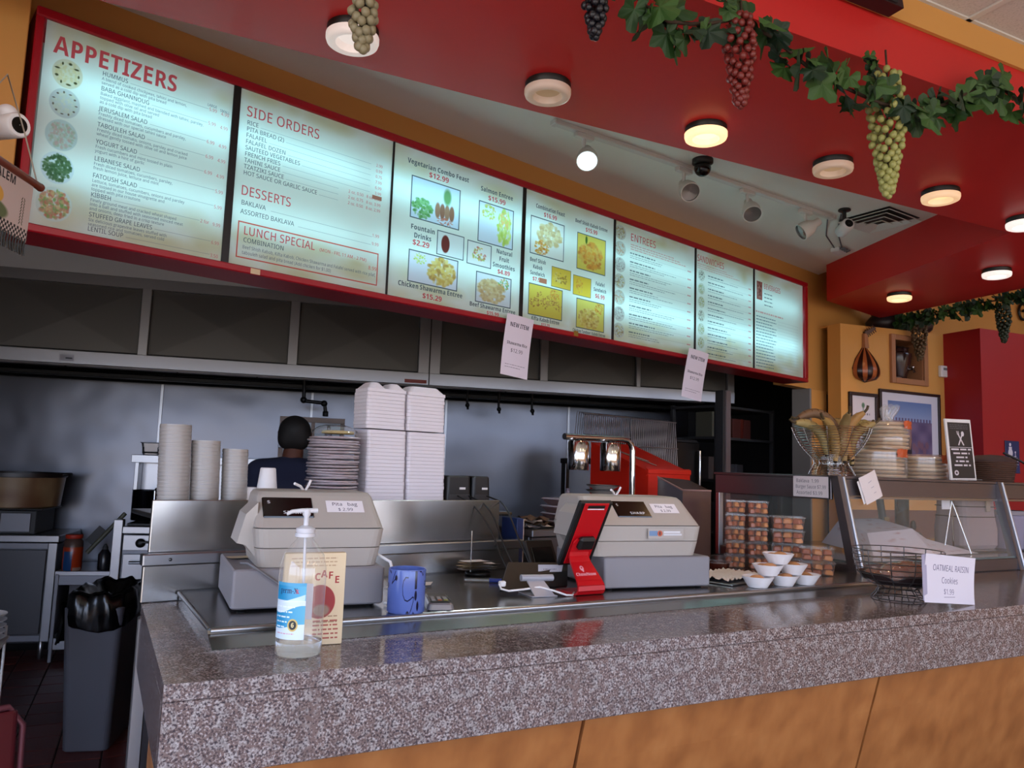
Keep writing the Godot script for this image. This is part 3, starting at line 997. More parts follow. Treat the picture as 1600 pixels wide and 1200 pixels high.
	text(im, "Kifta Kabob Entree", 250, 990, 42, ink, "bold", 1, 0.8)
	text(im, "$13.29", 250, 1022, 30, rd, "bold", 1)
	rect(im, 590, 740, 340, 240, Color(0.88, 0.80, 0.40))
	food(im, 740, 890, 120, 80, ye, 160)
	food(im, 860, 790, 50, 45, og, 50)
	outline(im, 590, 740, 340, 240, 7, ink)
	text(im, "Chicken Tandoori Kabob Entree", 750, 1016, 36, ink, "bold", 1, 0.72)
	out.append(im)
	# 5 entrees
	im = menu_sheet()
	stains(im, 30)
	text(im, "ENTREES", 180, 130, 88, rd, "sans", 0, 0.92)
	for k in 7: plate(im, 62, 90 + k * 140, 66, Color(0.80, 0.80, 0.76), [[Color(0.78, 0.72, 0.48), Color(0.62, 0.52, 0.40)], [Color(0.76, 0.56, 0.46), Color(0.80, 0.74, 0.60)], [Color(0.60, 0.54, 0.52), Color(0.70, 0.66, 0.64)]][k % 3], 60)
	for k in 3: small_print(im, 185, 160 + k * 20, 560 + 80 * k, 15, Color(0.88, 0.55, 0.52, 0.55))
	var y5 := 235.0
	while y5 < 990:
		small_print(im, 180, y5, rng.randf_range(220, 330), 18, Color(0.38, 0.44, 0.44, 0.8))
		rect(im, 520, y5 + 6, 390, 2, Color(0.5, 0.55, 0.55, 0.45))
		rect(im, 925, y5, 50, 12, Color(0.85, 0.5, 0.5, 0.6))
		for q in 2: small_print(im, 180, y5 + 24 + q * 17, rng.randf_range(330, 620), 12, Color(0.45, 0.50, 0.50, 0.5))
		y5 += 76
	out.append(im)
	# 6 sandwiches
	im = menu_sheet()
	stains(im, 30)
	text(im, "SANDWICHES", 20, 110, 84, rd, "sans", 0, 0.9)
	for k in 3: small_print(im, 30, 130 + k * 20, 500 + 120 * k, 14, Color(0.88, 0.55, 0.52, 0.5))
	for k in 6: plate(im, 95, 240 + k * 128, 58, Color(0.84, 0.86, 0.80), [[Color(0.40, 0.38, 0.34), Color(0.82, 0.80, 0.72)], [Color(0.55, 0.66, 0.36), Color(0.80, 0.76, 0.60)], [Color(0.72, 0.74, 0.44), Color(0.62, 0.60, 0.40)]][k % 3], 50)
	var y6 := 220.0
	while y6 < 1000:
		small_print(im, 205, y6, rng.randf_range(240, 360), 19, Color(0.36, 0.44, 0.45, 0.8))
		rect(im, 580, y6 + 7, 350, 2, Color(0.5, 0.55, 0.55, 0.45))
		rect(im, 935, y6, 50, 12, Color(0.85, 0.5, 0.5, 0.6))
		small_print(im, 205, y6 + 25, rng.randf_range(400, 640), 12, Color(0.42, 0.50, 0.52, 0.5))
		y6 += 62
	out.append(im)
	# 7 beverages
	im = menu_sheet()
	stains(im, 24)
	text(im, "BEVERAGES", 190, 170, 74, rd, "sans", 0, 0.9)
	rect(im, 50, 110, 110, 190, Color(0.62, 0.36, 0.32))
	food(im, 105, 200, 45, 80, [Color(0.30, 0.12, 0.12), Color(0.76, 0.60, 0.55)], 40)
	for k in 4: small_print(im, 200, 215 + k * 40, 170, 18, Color(0.42, 0.48, 0.48, 0.8))
	small_print(im, 30, 420, 560, 26, Color(0.88, 0.52, 0.50, 0.6))
	for k in 17:
		small_print(im, 40, 470 + k * 32, rng.randf_range(320, 420), 17, Color(0.38, 0.50, 0.52, 0.75))
		rect(im, 480, 476 + k * 32, 440, 2, Color(0.5, 0.55, 0.55, 0.4))
	out.append(im)
	return out

func menu_board() -> void:
	var b := thing("menu_board", "long red framed backlit menu board of seven panels over the kitchen opening", "menu board", menu_frame())
	var xs := [0.0, 0.609, 1.274, 2.011, 2.662, 3.386, 4.021, 4.655]
	var w := [0.012, 0.026, 0.008, 0.020, 0.014, 0.014, 0.014, 0.012]
	var y0 := 2.143
	var y1 := 2.797
	part("frame_top", Geo.new().bx(-0.024, 4.70, y1, y1 + 0.031, -0.178, 0.012, 0.004), M.red_frame, b)
	part("frame_bottom", Geo.new().bx(-0.024, 4.70, y0 - 0.026, y0, -0.178, 0.012, 0.004), M.red_frame, b)
	part("frame_side", Geo.new().bx(-0.024, 0.0, y0, y1, -0.178, 0.012, 0.004), M.red_frame, b)
	part("frame_side", Geo.new().bx(4.658, 4.70, y0, y1, -0.178, 0.012, 0.004), M.red_frame, b)
	part("box_back", Geo.new().bx(0.0, 4.658, y0, y1, -0.178, -0.168, 0), mat(Color(0.62, 0.62, 0.60), 0.8), b)
	var ims := menu_texts()
	for i in 7:
		var a: float = xs[i] + w[i] * 0.5
		var c: float = xs[i + 1] - w[i + 1] * 0.5
		var m := mat(Color.WHITE, 0.35)
		m.albedo_texture = tex(ims[i])
		m.texture_repeat = false
		m.backlight_enabled = true
		m.backlight = Color(0.90, 1.0, 1.0)
		m.metallic_specular = 0.3
		var g := Geo.new()
		g.quad(Vector3(a, y0, -0.002), Vector3(c, y0, -0.002), Vector3(c, y1, -0.002), Vector3(a, y1, -0.002))
		part("menu_panel", g, m, b)
		if i > 0:
			part("divider", Geo.new().bx(xs[i] - w[i] * 0.5, xs[i] + w[i] * 0.5, y0, y1, -0.012, 0.004, 0.001), M.black, b)
	# fluorescent tubes inside the box
	for k in 2:
		for s in 4:
			var xa := 0.04 + s * 1.155
			part("fluorescent_tube", Geo.new().tube([Vector3(xa, y0 + [0.20, 0.47][k], -0.110), Vector3(xa + 1.10, y0 + [0.20, 0.47][k], -0.110)], 0.012, 10), tube_mat(), b)
			var l := AreaLight3D.new()
			l.name = "tube_light"
			l.area_size = Vector2(1.10, 0.024)
			l.light_color = Color(0.68, 0.91, 1.0)
			l.light_energy = 0.150 * [[0.75, 0.9, 1.1, 1.1], [1.1, 1.25, 0.8, 0.7]][k][s]
			l.area_range = 12.0
			l.area_attenuation = 2.0
			l.shadow_enabled = true
			l.transform = Transform3D(Basis(Vector3.UP, PI), Vector3(xa + 0.55, y0 + [0.20, 0.47][k], -0.097))
			b.add_child(l, true)
	part("sticker", Geo.new().bx(0.70, 0.735, y0 - 0.024, y0 - 0.004, 0.012, 0.0132, 0), M.beige, b, "small beige price sticker on the red frame")
	part("sticker", Geo.new().bx(2.36, 2.39, y0 - 0.020, y0 + 0.006, 0.012, 0.0132, 0), mat(Color(0.55, 0.42, 0.12), 0.6), b, "small brown sticker on the red frame")
	# two paper notices taped under the board
	var im := canvas(280, 512, Color(0.86, 0.82, 0.87))
	text(im, "NEW ITEM", 140, 100, 50, Color(0.22, 0.2, 0.26), "bold", 1, 0.8)
	text(im, "Shawarma Rice", 140, 250, 36, Color(0.3, 0.27, 0.32), "bold", 1, 0.8)
	text(im, "$12.99", 140, 312, 42, Color(0.3, 0.27, 0.32), "sans", 1)
	for k in 2: small_print(im, 36, 415 + k * 22, 205 - k * 50, 9, Color(0.45, 0.42, 0.48, 0.8))
	var pm := print_mat(im, 0.85)
	var mf := menu_frame()
	var n := single("paper_notice", sheet(0.150, 0.285, 0.028, 0.012), pm, "white paper notice hanging under the menu, in front of the pale hood panels", "notice", mf * pose(Vector3(1.945, 1.872, 0.02), 5, -8, -6), "new item notices under the menu board")
	dup(n, mf * pose(Vector3(3.30, 1.885, 0.02), 8, -14, -9), "white paper notice hanging under the menu, nearest the dark end of the kitchen")

var tube_m: StandardMaterial3D
func tube_mat() -> StandardMaterial3D:
	if tube_m == null:
		tube_m = mat(Color(0.9, 0.95, 0.95), 0.5)
		tube_m.emission_enabled = true
		tube_m.emission = Color(0.86, 0.98, 1.0)
		tube_m.emission_energy_multiplier = 1.0
	return tube_m

# ---------------------------------------------------------------- extractor hood
func hood() -> void:
	var h := thing("exhaust_hood", "long stainless kitchen exhaust hood of framed grey panels above the cooking line", "hood", hood_frame())
	part("lower_trim", Geo.new().bx(-1.3, 5.26, 2.030, 2.118, -0.02, 0.016, 0.003), M.steel_hood, h)
	part("upper_trim", Geo.new().bx(-1.3, 5.26, 2.566, 2.640, -0.02, 0.010, 0.003), M.steel_hood, h)
	part("top_panel", Geo.new().bx(-1.3, 5.26, 2.640, 3.10, -0.02, 0.002, 0.003), M.hood_top, h)
	var xs := [[-1.25, -0.12], [-0.06, 0.806], [0.866, 1.772], [1.838, 2.690], [2.852, 3.617], [3.680, 4.405], [4.44, 5.20]]
	var last := -1.3
	for s in xs:
		part("mullion", Geo.new().bx(last, s[0], 2.112, 2.57, -0.02, 0.010, 0.003), M.steel_hood, h)
		last = s[1]
		# pressed panel: shallow pyramid
		var a: float = s[0]
		var b: float = s[1]
		var y0 := 2.116
		var y1 := 2.568
		var c := Vector3((a + b) / 2, (y0 + y1) / 2, -0.012)
		var p := [Vector3(a, y0, -0.024), Vector3(b, y0, -0.024), Vector3(b, y1, -0.024), Vector3(a, y1, -0.024)]
		var g := Geo.new()
		for k in 4: g.tri(p[k], p[(k + 1) % 4], c)
		g.quad(p[3] + Vector3(0, 0, -0.01), p[2] + Vector3(0, 0, -0.01), p[1] + Vector3(0, 0, -0.01), p[0] + Vector3(0, 0, -0.01))
		part("pressed_panel", g, M.hood_panel, h)
	part("mullion", Geo.new().bx(last, 5.26, 2.112, 2.57, -0.02, 0.010, 0.003), M.steel_hood, h)
	part("section_joint", Geo.new().bx(2.768, 2.776, 2.03, 2.64, 0.009, 0.018, 0.001), M.dark_grey, h)
	part("end_panel", Geo.new().bx(5.24, 5.26, 2.03, 3.10, -1.14, -0.02, 0.002), M.steel_dark, h)
	part("soffit_panel", Geo.new().bx(-1.3, 5.24, 2.10, 2.13, -1.14, -0.02, 0.002), M.hood_inside, h)
	part("grease_rail", Geo.new().bx(-1.2, 5.2, 2.055, 2.085, -0.42, -0.36, 0.003), M.steel_hood, h)
	part("grease_rail", Geo.new().bx(-1.2, 5.2, 2.02, 2.05, -0.80, -0.70, 0.003), M.hood_inside, h)
	part("pipe", Geo.new().tube([Vector3(-1.2, 2.055, -1.05), Vector3(5.2, 2.055, -1.05)], 0.035, 12), M.black_metal, h)
	part("name_plate", Geo.new().bx(2.595, 2.755, 2.040, 2.066, 0.016, 0.019, 0.001), mat(Color(0.52, 0.16, 0.10), 0.5), h, "narrow rust red plate on the lower trim")
	var im := canvas(128, 64, Color(0.62, 0.62, 0.66))
	rect(im, 55, 28, 60, 14, Color(0.25, 0.25, 0.28))
	var g2 := Geo.new()
	g2.quad(Vector3(0.345, 2.048, 0.0165), Vector3(0.43, 2.048, 0.0165), Vector3(0.43, 2.088, 0.0165), Vector3(0.345, 2.088, 0.0165))
	part("label", g2, print_mat(im), h, "small pale label on the lower trim")
	for x in [0.27, 1.0, 1.55, 3.45, 4.15]:
		part("hanger", Geo.new().bx(x - 0.006, x + 0.006, 2.05, 2.11, -0.40, -0.38, 0.001), M.black_metal, h)
	# black gas pipe with elbows and fire nozzles hanging under the hood
	part("gas_pipe", Geo.new().tube([pt(1.885, 2.10, -0.6), pt(1.889, 1.93, -0.6), pt(1.90, 1.912, -0.6), pt(2.02, 1.905, -0.6), pt(2.05, 1.89, -0.6), pt(2.06, 1.83, -0.6)], 0.014, 8).ball(pt(1.889, 1.92, -0.6), Vector3.ONE * 0.026, 10, 6).ball(pt(2.045, 1.900, -0.6), Vector3.ONE * 0.026, 10, 6), M.black_metal, h, "thin black gas pipe with two elbows")
	part("valve", Geo.new().cyl(pt(2.06, 1.80, -0.6), 0.022, 0.04, 10), M.black_metal, h)
	for p in [pt(3.20, 1.955, -0.7), pt(3.47, 1.935, -0.7), pt(3.76, 1.935, -0.7)]:
		var hk := Geo.new()
		hk.xf = Transform3D(Basis(), p)
		hk.tube([pt(0, 0.16, 0), pt(0, 0.02, 0), pt(0.0, 0.0, 0.012), pt(0, -0.01, 0.03), pt(0, -0.035, 0.034)], 0.010, 6)
		hk.ball(pt(0, 0.0, 0.016), Vector3(0.02, 0.02, 0.02), 8, 5)
		part("fire_nozzle", hk, M.black_metal, h)

# ---------------------------------------------------------------- kitchen behind the pass
func pt(x: float, y: float, z: float) -> Vector3: return Vector3(x, y, z)

func kitchen() -> void:
	var hf := hood_frame()
	# steel cabinet at the left
	var c := thing("steel_cabinet", "stainless steel cabinet with one big door under the brown pot", "cabinet", hf)
	part("body", Geo.new().bx(-1.25, 0.262, 0.125, 0.800, -1.12, -0.64, 0.004), M.steel_worn, c)
	part("worktop", Geo.new().bx(-1.27, 0.275, 0.810, 0.862, -1.13, -0.61, 0.006), M.steel, c)
	part("frame_post", Geo.new().bx(0.205, 0.262, 0.125, 0.806, -0.64, -0.622, 0.003), M.steel, c)
	part("frame_rail", Geo.new().bx(-1.25, 0.205, 0.125, 0.170, -0.64, -0.622, 0.003), M.steel_worn, c)
	part("frame_rail", Geo.new().bx(-1.25, 0.205, 0.765, 0.806, -0.64, -0.622, 0.003), M.steel_worn, c)
	var d := part("door", Geo.new().bx(-0.42, 0.198, 0.175, 0.760, -0.640, -0.618, 0.004), M.steel_dark, c)
	part("handle", Geo.new().tube([pt(-0.36, 0.40, -0.615), pt(-0.36, 0.40, -0.585), pt(-0.36, 0.55, -0.585), pt(-0.36, 0.55, -0.615)], 0.006, 8), M.steel, d)
	for x in [-1.2, 0.206]: part("leg", Geo.new().cyl(pt(x, 0.0, -0.66), 0.018, 0.126, 12), M.steel, c)
	# burner and pot
	var w := thing("burner_stand", "low dark burner stand holding up the brown pot", "burner", hf)
	part("body", Geo.new().bx(-0.42, 0.10, 0.863, 1.030, -1.06, -0.66, 0.006), M.dark_grey, w)
	part("front_plate", Geo.new().bx(-0.125, 0.065, 0.880, 1.010, -0.66, -0.652, 0.002), M.steel_worn, w)
	part("grate", Geo.new().bx(-0.42, 0.14, 1.030, 1.045, -1.08, -0.64, 0.004), M.black_metal, w)
	var p := thing("cooking_pot", "wide tan enamel cooking pot with black rim and scorch marks at the left", "pot", hf * at(pt(-0.09, 1.046, -0.80)))
	var em := mat(Color.WHITE, 0.35)
	var pi := canvas(512, 128, Color(0.50, 0.40, 0.29))
	for k in 40: blob(pi, rng.randf() * 512, rng.randf() * 128, rng.randf_range(6, 40), rng.randf_range(5, 22), Color(0.34, 0.20, 0.12, 0.5), 0.9)
	for k in 8: blob(pi, 330 + rng.randf_range(-14, 14), 92 + rng.randf_range(-10, 10), 4, 4, Color(0.08, 0.06, 0.06), 0.3)
	em.albedo_texture = tex(pi)
	part("bowl", Geo.new().lathe([Vector2(0.001, 0), Vector2(0.26, 0), Vector2(0.285, 0.012), Vector2(0.306, 0.222), Vector2(0.300, 0.224), Vector2(0.278, 0.02), Vector2(0.001, 0.015)], Vector3.ZERO, 48), em, p)
	part("rim", Geo.new().lathe([Vector2(0.304, 0.218), Vector2(0.316, 0.222), Vector2(0.316, 0.250), Vector2(0.298, 0.250), Vector2(0.298, 0.218)], Vector3.ZERO, 48), mat(Color(0.10, 0.06, 0.06), 0.4), p)
	part("handle", Geo.new().tube([pt(0.30, 0.240, 0.05), pt(0.335, 0.245, 0.045), pt(0.348, 0.245, 0.0), pt(0.335, 0.245, -0.045), pt(0.30, 0.240, -0.05)], 0.012, 8), M.black, p)
	# equipment stand with jar and bottle
	var s := thing("equipment_stand", "low stainless stand with two shelf rails between cabinet and stove", "stand", hf)
	part("shelf", Geo.new().bx(0.285, 0.70, 0.590, 0.622, -1.05, -0.54, 0.003), M.steel, s)
	part("shelf", Geo.new().bx(0.285, 0.72, 0.13, 0.165, -1.05, -0.54, 0.003), M.steel, s)
	part("front_rail", Geo.new().bx(0.285, 0.70, 0.525, 0.592, -0.552, -0.54, 0.003), M.steel_worn, s)
	part("front_rail", Geo.new().bx(0.285, 0.72, 0.085, 0.132, -0.552, -0.54, 0.003), M.steel, s)
	for q in [[0.29, -0.56], [0.69, -0.56], [0.29, -1.03], [0.69, -1.03]]: part("leg", Geo.new().bx(q[0], q[0] + 0.025, 0.0, 0.60, q[1], q[1] + 0.025, 0.003), M.steel_worn, s)
	part("bin_panel", Geo.new().bx(0.30, 0.70, 0.165, 0.52, -0.90, -0.86, 0.003), mat(Color(0.42, 0.40, 0.42), 0.6), s)
	var j := thing("spice_jar", "clear plastic jar with orange red lid on the low stand", "jar", hf * at(pt(0.372, 0.622, -0.60)))
	var ji := canvas(256, 128, Color(0.30, 0.22, 0.20))
	rect(ji, 0, 56, 256, 66, Color(0.62, 0.20, 0.08))
	rect(ji, 160, 60, 40, 60, Color(0.12, 0.25, 0.42))
	rect(ji, 205, 75, 40, 45, Color(0.62, 0.50, 0.44))
	rect(ji, 60, 60, 50, 60, Color(0.72, 0.34, 0.12))
	var jm := mat(Color.WHITE, 0.25)
	jm.albedo_texture = tex(ji)
	part("body", Geo.new().lathe([Vector2(0.001, 0), Vector2(0.058, 0), Vector2(0.064, 0.01), Vector2(0.064, 0.20), Vector2(0.05, 0.222), Vector2(0.001, 0.222)], Vector3.ZERO, 24), jm, j)
	part("lid", Geo.new().cyl(pt(0, 0.222, 0), 0.056, 0.028, 24), mat(Color(0.66, 0.16, 0.06), 0.5), j)
	var bo := thing("sauce_bottle", "dark squeeze bottle standing on the low stand beside the jar", "bottle", hf * at(pt(0.575, 0.622, -0.62)))
	part("body", Geo.new().lathe([Vector2(0.001, 0), Vector2(0.040, 0), Vector2(0.043, 0.01), Vector2(0.043, 0.11), Vector2(0.02, 0.145), Vector2(0.001, 0.145)], Vector3.ZERO, 20), mat(Color(0.13, 0.13, 0.15), 0.25), bo)
	part("cap", Geo.new().lathe([Vector2(0.019, 0.143), Vector2(0.019, 0.158), Vector2(0.006, 0.182), Vector2(0.001, 0.182)], Vector3.ZERO, 16), M.dark_grey, bo)
	# wide turner leaning on the stove
	var sp := thing("grill_turner", "long handled grill turner leaning against the stove side", "utensil", hf * pose(pt(0.525, 0.83, -0.53), 0, 0, -39))
	part("blade", Geo.new().bx(-0.055, 0.0, -0.03, 0.10, -0.002, 0.002, 0.001), M.black_metal, sp)
	part("handle", Geo.new().tube([pt(0.014, -0.09, 0.0), pt(0.014, 0.27, 0.0)], 0.015, 8), mat(Color(0.34, 0.34, 0.28), 0.5), sp)
	# stove with back shelf
	var st := thing("stove", "stainless range with black knobs and a raised back shelf on posts", "stove", hf)
	part("body", Geo.new().bx(0.735, 1.60, 0.10, 0.895, -1.08, -0.38, 0.004), M.steel_worn, st)
	part("top_rail", Geo.new().bx(0.735, 1.60, 0.905, 0.955, -1.08, -0.34, 0.005), M.steel, st)
	part("burner_top", Geo.new().bx(0.75, 1.58, 0.955, 0.972, -1.05, -0.40, 0.003), M.black_metal, st)
	part("control_panel", Geo.new().bx(0.745, 1.59, 0.790, 0.895, -0.38, -0.345, 0.003), M.steel, st)
	part("oven_door", Geo.new().bx(0.75, 1.585, 0.30, 0.765, -0.38, -0.350, 0.004), M.steel, st)
	part("side_post", Geo.new().bx(0.675, 0.735, 0.02, 1.00, -0.42, -0.35, 0.004), M.steel, st)
	for x in [0.86, 1.05, 1.25, 1.45]:
		part("knob", Geo.new().ball(pt(x, 0.842, -0.328), Vector3(0.032, 0.032, 0.022), 12, 8), M.black, st)
		part("knob_grip", Geo.new().box(pt(x + 0.03, 0.850, -0.318), Vector3(0.07, 0.016, 0.02), 0.004), M.black, st)
	part("door_handle", Geo.new().tube([pt(0.80, 0.71, -0.35), pt(0.80, 0.71, -0.31), pt(1.54, 0.71, -0.31), pt(1.54, 0.71, -0.35)], 0.010, 8), M.steel, st)
	part("back_post", Geo.new().bx(0.655, 0.685, 0.955, 1.40, -1.07, -0.95, 0.003), M.steel, st)
	part("back_plate", Geo.new().bx(0.685, 1.60, 0.955, 1.40, -1.10, -1.085, 0.002), M.steel, st)
	part("back_shelf", Geo.new().bx(0.628, 1.60, 1.392, 1.452, -1.10, -0.94, 0.003), M.steel, st)
	var pan := thing("steel_pan", "small deep steel pan on the shelf above the stove", "pan", hf * at(pt(0.757, 1.4525, -1.01)))
	part("bowl", Geo.new().rbox(Vector3.ZERO, Vector2(0.060, 0.045), Vector2(0.072, 0.055), 0.095, 0.02), M.steel, pan)
	part("rim", Geo.new().rbox(pt(0, 0.093, 0), Vector2(0.080, 0.062), Vector2(0.080, 0.062), 0.006, 0.02, 4, 0.001), M.steel_dark, pan)
	part("end_handle", Geo.new().tube([pt(-0.055, 0.06, 0.05), pt(-0.055, 0.02, 0.062), pt(0.055, 0.02, 0.062), pt(0.055, 0.06, 0.05)], 0.007, 6), M.black, pan)
	var sk := thing("stock_pot", "tall dark stock pot with a ladle on the stove", "pot", hf * at(pt(0.80, 0.9725, -0.70)))
	part("body", Geo.new().lathe([Vector2(0.001, 0), Vector2(0.088, 0), Vector2(0.092, 0.006), Vector2(0.092, 0.215), Vector2(0.096, 0.222), Vector2(0.086, 0.222), Vector2(0.086, 0.02), Vector2(0.001, 0.02)], Vector3.ZERO, 28), mat(Color(0.13, 0.13, 0.15), 0.25, 0.85), sk)
	part("ladle", Geo.new().tube([pt(0.065, 0.03, 0.05), pt(0.075, 0.21, 0.08), pt(0.085, 0.235, 0.105), pt(0.08, 0.22, 0.12), pt(0.083, 0.06, 0.118)], 0.008, 8), M.chrome, sk)
	# hatch in the back wall
	var wi := thing("window_1", "serving hatch with a pale frame in the steel back wall behind the cook", "hatch", hf)
	wi.set_meta("kind", "structure")
	part("frame", Geo.new().bx(1.70, 2.23, 1.772, 1.815, -1.15, -1.12, 0.003).bx(1.70, 1.735, 1.45, 1.772, -1.15, -1.12, 0.003).bx(2.195, 2.23, 1.45, 1.772, -1.15, -1.12, 0.003).bx(1.955, 1.985, 1.45, 1.772, -1.15, -1.12, 0.003), mat(Color(0.55, 0.47, 0.43), 0.5), wi)
	part("dark_pane", Geo.new().bx(1.735, 2.195, 1.45, 1.772, -1.149, -1.138, 0), M.black_gloss, wi)
	var labs := ["pale blue bottle standing in the hatch at its left end", "dark glass bottle in the hatch behind the cook's head", "squat white bottle in the right half of the hatch"]
	for k in 3:
		var b := thing("bottle", labs[k], "bottle", hf * at(pt([1.77, 1.90, 2.10][k], 1.58, -1.10)))
		part("body", Geo.new().lathe([Vector2(0.001, 0), Vector2(0.026, 0), Vector2(0.028, 0.01), Vector2(0.028, 0.11), Vector2(0.012, 0.15), Vector2(0.001, 0.15)], Vector3.ZERO, 16), mat([Color(0.45, 0.45, 0.60), Color(0.10, 0.10, 0.09), Color(0.62, 0.60, 0.64)][k], 0.25), b)
		part("cap", Geo.new().cyl(pt(0, 0.149, 0), 0.013, 0.025, 12), M.dark_grey, b)
	part("sill", Geo.new().bx(1.70, 2.23, 1.55, 1.58, -1.138, -1.06, 0.002), M.steel_worn, wi)
	trash()
	person()
	right_side()

func trash() -> void:
	var t := thing("trash_can", "tall narrow grey plastic trash can lined with a black bag at the counter end", "trash can", at(pt(-0.115, 0, -4.62), -14))
	part("body", Geo.new().rbox(Vector3.ZERO, Vector2(0.105, 0.20), Vector2(0.135, 0.26), 0.70, 0.03, 5, 0.006), mat(Color(0.30, 0.30, 0.33), 0.55), t)
	# bag: pleated skirt over the rim with a gathered top
	var g := Geo.new()
	var rows := []
	var n := 72
	for L in [[0.136, 0.262, 0.600, 0.003], [0.146, 0.272, 0.61, 0.006], [0.149, 0.276, 0.66, 0.007], [0.148, 0.274, 0.71, 0.006], [0.140, 0.265, 0.755, 0.007], [0.122, 0.245, 0.772, 0.008], [0.095, 0.21, 0.755, 0.008], [0.05, 0.13, 0.70, 0.005], [0.01, 0.03, 0.66, 0.002]]:
		var row := []
		for k in n + 1:
			var a := TAU * (k % n) / n
			var ca := cos(a)
			var sa := sin(a)
			var q := pow(pow(absf(ca), 5.0) + pow(absf(sa), 5.0), -0.2)
			var w: float = L[3] * (sin(a * 7.0 + L[2] * 14.0) + 0.5 * sin(a * 15.0 + L[2] * 9.0))
			row.append(Vector3(ca * q * (L[0] + w), L[2] + w * 0.9 + (0.018 * sin(a * 2.0 + 1.0) if L[2] < 0.65 else 0.0), -sa * q * (L[1] + w)))
		rows.append(row)
	g.grid(rows)
	part("bag", g, M.bag, t, "shiny black bin liner folded over the rim")
	var h := Geo.new()
	var fr := []
	for i in 7:
		var row := []
		for k in 9:
			var u := k / 8.0
			var v := i / 6.0
			row.append(Vector3(-0.145 - 0.05 * (1 - v) * (0.6 + 0.4 * sin(u * 3.0)) - 0.01 * sin(u * 9.0 + v * 5.0), 0.50 + 0.22 * v, 0.06 + (0.10 + 0.06 * v) * u))
		fr.append(row)
	h.grid(fr)
	part("bag_tail", h, M.bag, t, "loose tail of the black bin liner")

# ---------------------------------------------------------------- figures: capsules joined smoothly, meshed as surface nets
func blend(bones: Array, k: float, cell: float) -> Geo:
	var lo := Vector3.ONE * 1e6
	var hi := -lo
	for b in bones:
		var r: float = maxf(b[2], b[3]) + cell * 2
		for e in [b[0], b[1]]:
			lo = lo.min(e - Vector3.ONE * r)
			hi = hi.max(e + Vector3.ONE * r)
	var nx := int((hi.x - lo.x) / cell) + 2
	var ny := int((hi.y - lo.y) / cell) + 2
	var nz := int((hi.z - lo.z) / cell) + 2
	var f := PackedFloat32Array()
	f.resize(nx * ny * nz)
	f.fill(1.0)
	for b in bones:
		var A: Vector3 = b[0]
		var B: Vector3 = b[1]
		var ra: float = b[2]
		var rb: float = b[3]
		var sq: float = b[4] if b.size() > 4 else 1.0
		var m: float = maxf(ra, rb) + k + cell * 2
		var p0 := ((A.min(B) - Vector3.ONE * m - lo) / cell).max(Vector3.ZERO)
		var p1 := (A.max(B) + Vector3.ONE * m - lo) / cell
		var ab := B - A
		var l2 := maxf(ab.length_squared(), 1e-9)
		for z in range(int(p0.z), mini(nz, int(p1.z) + 2)):
			for y in range(int(p0.y), mini(ny, int(p1.y) + 2)):
				for x in range(int(p0.x), mini(nx, int(p1.x) + 2)):
					var p := lo + Vector3(x, y, z) * cell
					var t := clampf((p - A).dot(ab) / l2, 0.0, 1.0)
					var q := p - A - ab * t
					q.z *= sq
					var d := q.length() - lerpf(ra, rb, t)
					var i := (z * ny + y) * nx + x
					var o := f[i]
					var h := maxf(k - absf(d - o), 0.0) / k
					f[i] = minf(d, o) - h * h * k * 0.25
	var vid := PackedInt32Array()
	vid.resize(nx * ny * nz)
	vid.fill(-1)
	var pts := []
	var corner := [0, 1, nx, nx + 1, nx * ny, nx * ny + 1, nx * ny + nx, nx * ny + nx + 1]
	var off := [Vector3(0, 0, 0), Vector3(1, 0, 0), Vector3(0, 1, 0), Vector3(1, 1, 0), Vector3(0, 0, 1), Vector3(1, 0, 1), Vector3(0, 1, 1), Vector3(1, 1, 1)]
	var edges := [[0, 1], [2, 3], [4, 5], [6, 7], [0, 2], [1, 3], [4, 6], [5, 7], [0, 4], [1, 5], [2, 6], [3, 7]]
	for z in nz - 1:
		for y in ny - 1:
			for x in nx - 1:
				var i := (z * ny + y) * nx + x
				var neg := 0
				for c in 8:
					if f[i + corner[c]] < 0: neg += 1
				if neg == 0 or neg == 8: continue
				var s := Vector3()
				var cnt := 0
				for e in edges:
					var a := f[i + corner[e[0]]]
					var b := f[i + corner[e[1]]]
					if (a < 0) != (b < 0):
						s += off[e[0]].lerp(off[e[1]], a / (a - b))
						cnt += 1
				vid[i] = pts.size()
				pts.append(lo + (Vector3(x, y, z) + s / cnt) * cell)
	var quads := []
	var nrm := []
	nrm.resize(pts.size())
	nrm.fill(Vector3())
	var sx := 1
	var sy := nx
	var sz := nx * ny
	for z in range(1, nz - 1):
		for y in range(1, ny - 1):
			for x in range(1, nx - 1):
				var i := (z * ny + y) * nx + x
				var ins := f[i] < 0
				for ax in 3:
					var st: int = [sx, sy, sz][ax]
					if (f[i + st] < 0) == ins: continue
					var u: int = [sy, sz, sx][ax]
					var v: int = [sz, sx, sy][ax]
					var q := [vid[i - u - v], vid[i - v], vid[i], vid[i - u]]
					if q.has(-1): continue
					if not ins: q.reverse()
					quads.append(q)
					var n: Vector3 = (pts[q[2]] - pts[q[0]]).cross(pts[q[3]] - pts[q[1]])
					for c in q: nrm[c] += n
	var g := Geo.new()
	for q in quads:
		g.squad([pts[q[0]], pts[q[1]], pts[q[2]], pts[q[3]]], [nrm[q[0]], nrm[q[1]], nrm[q[2]], nrm[q[3]]])
	return g

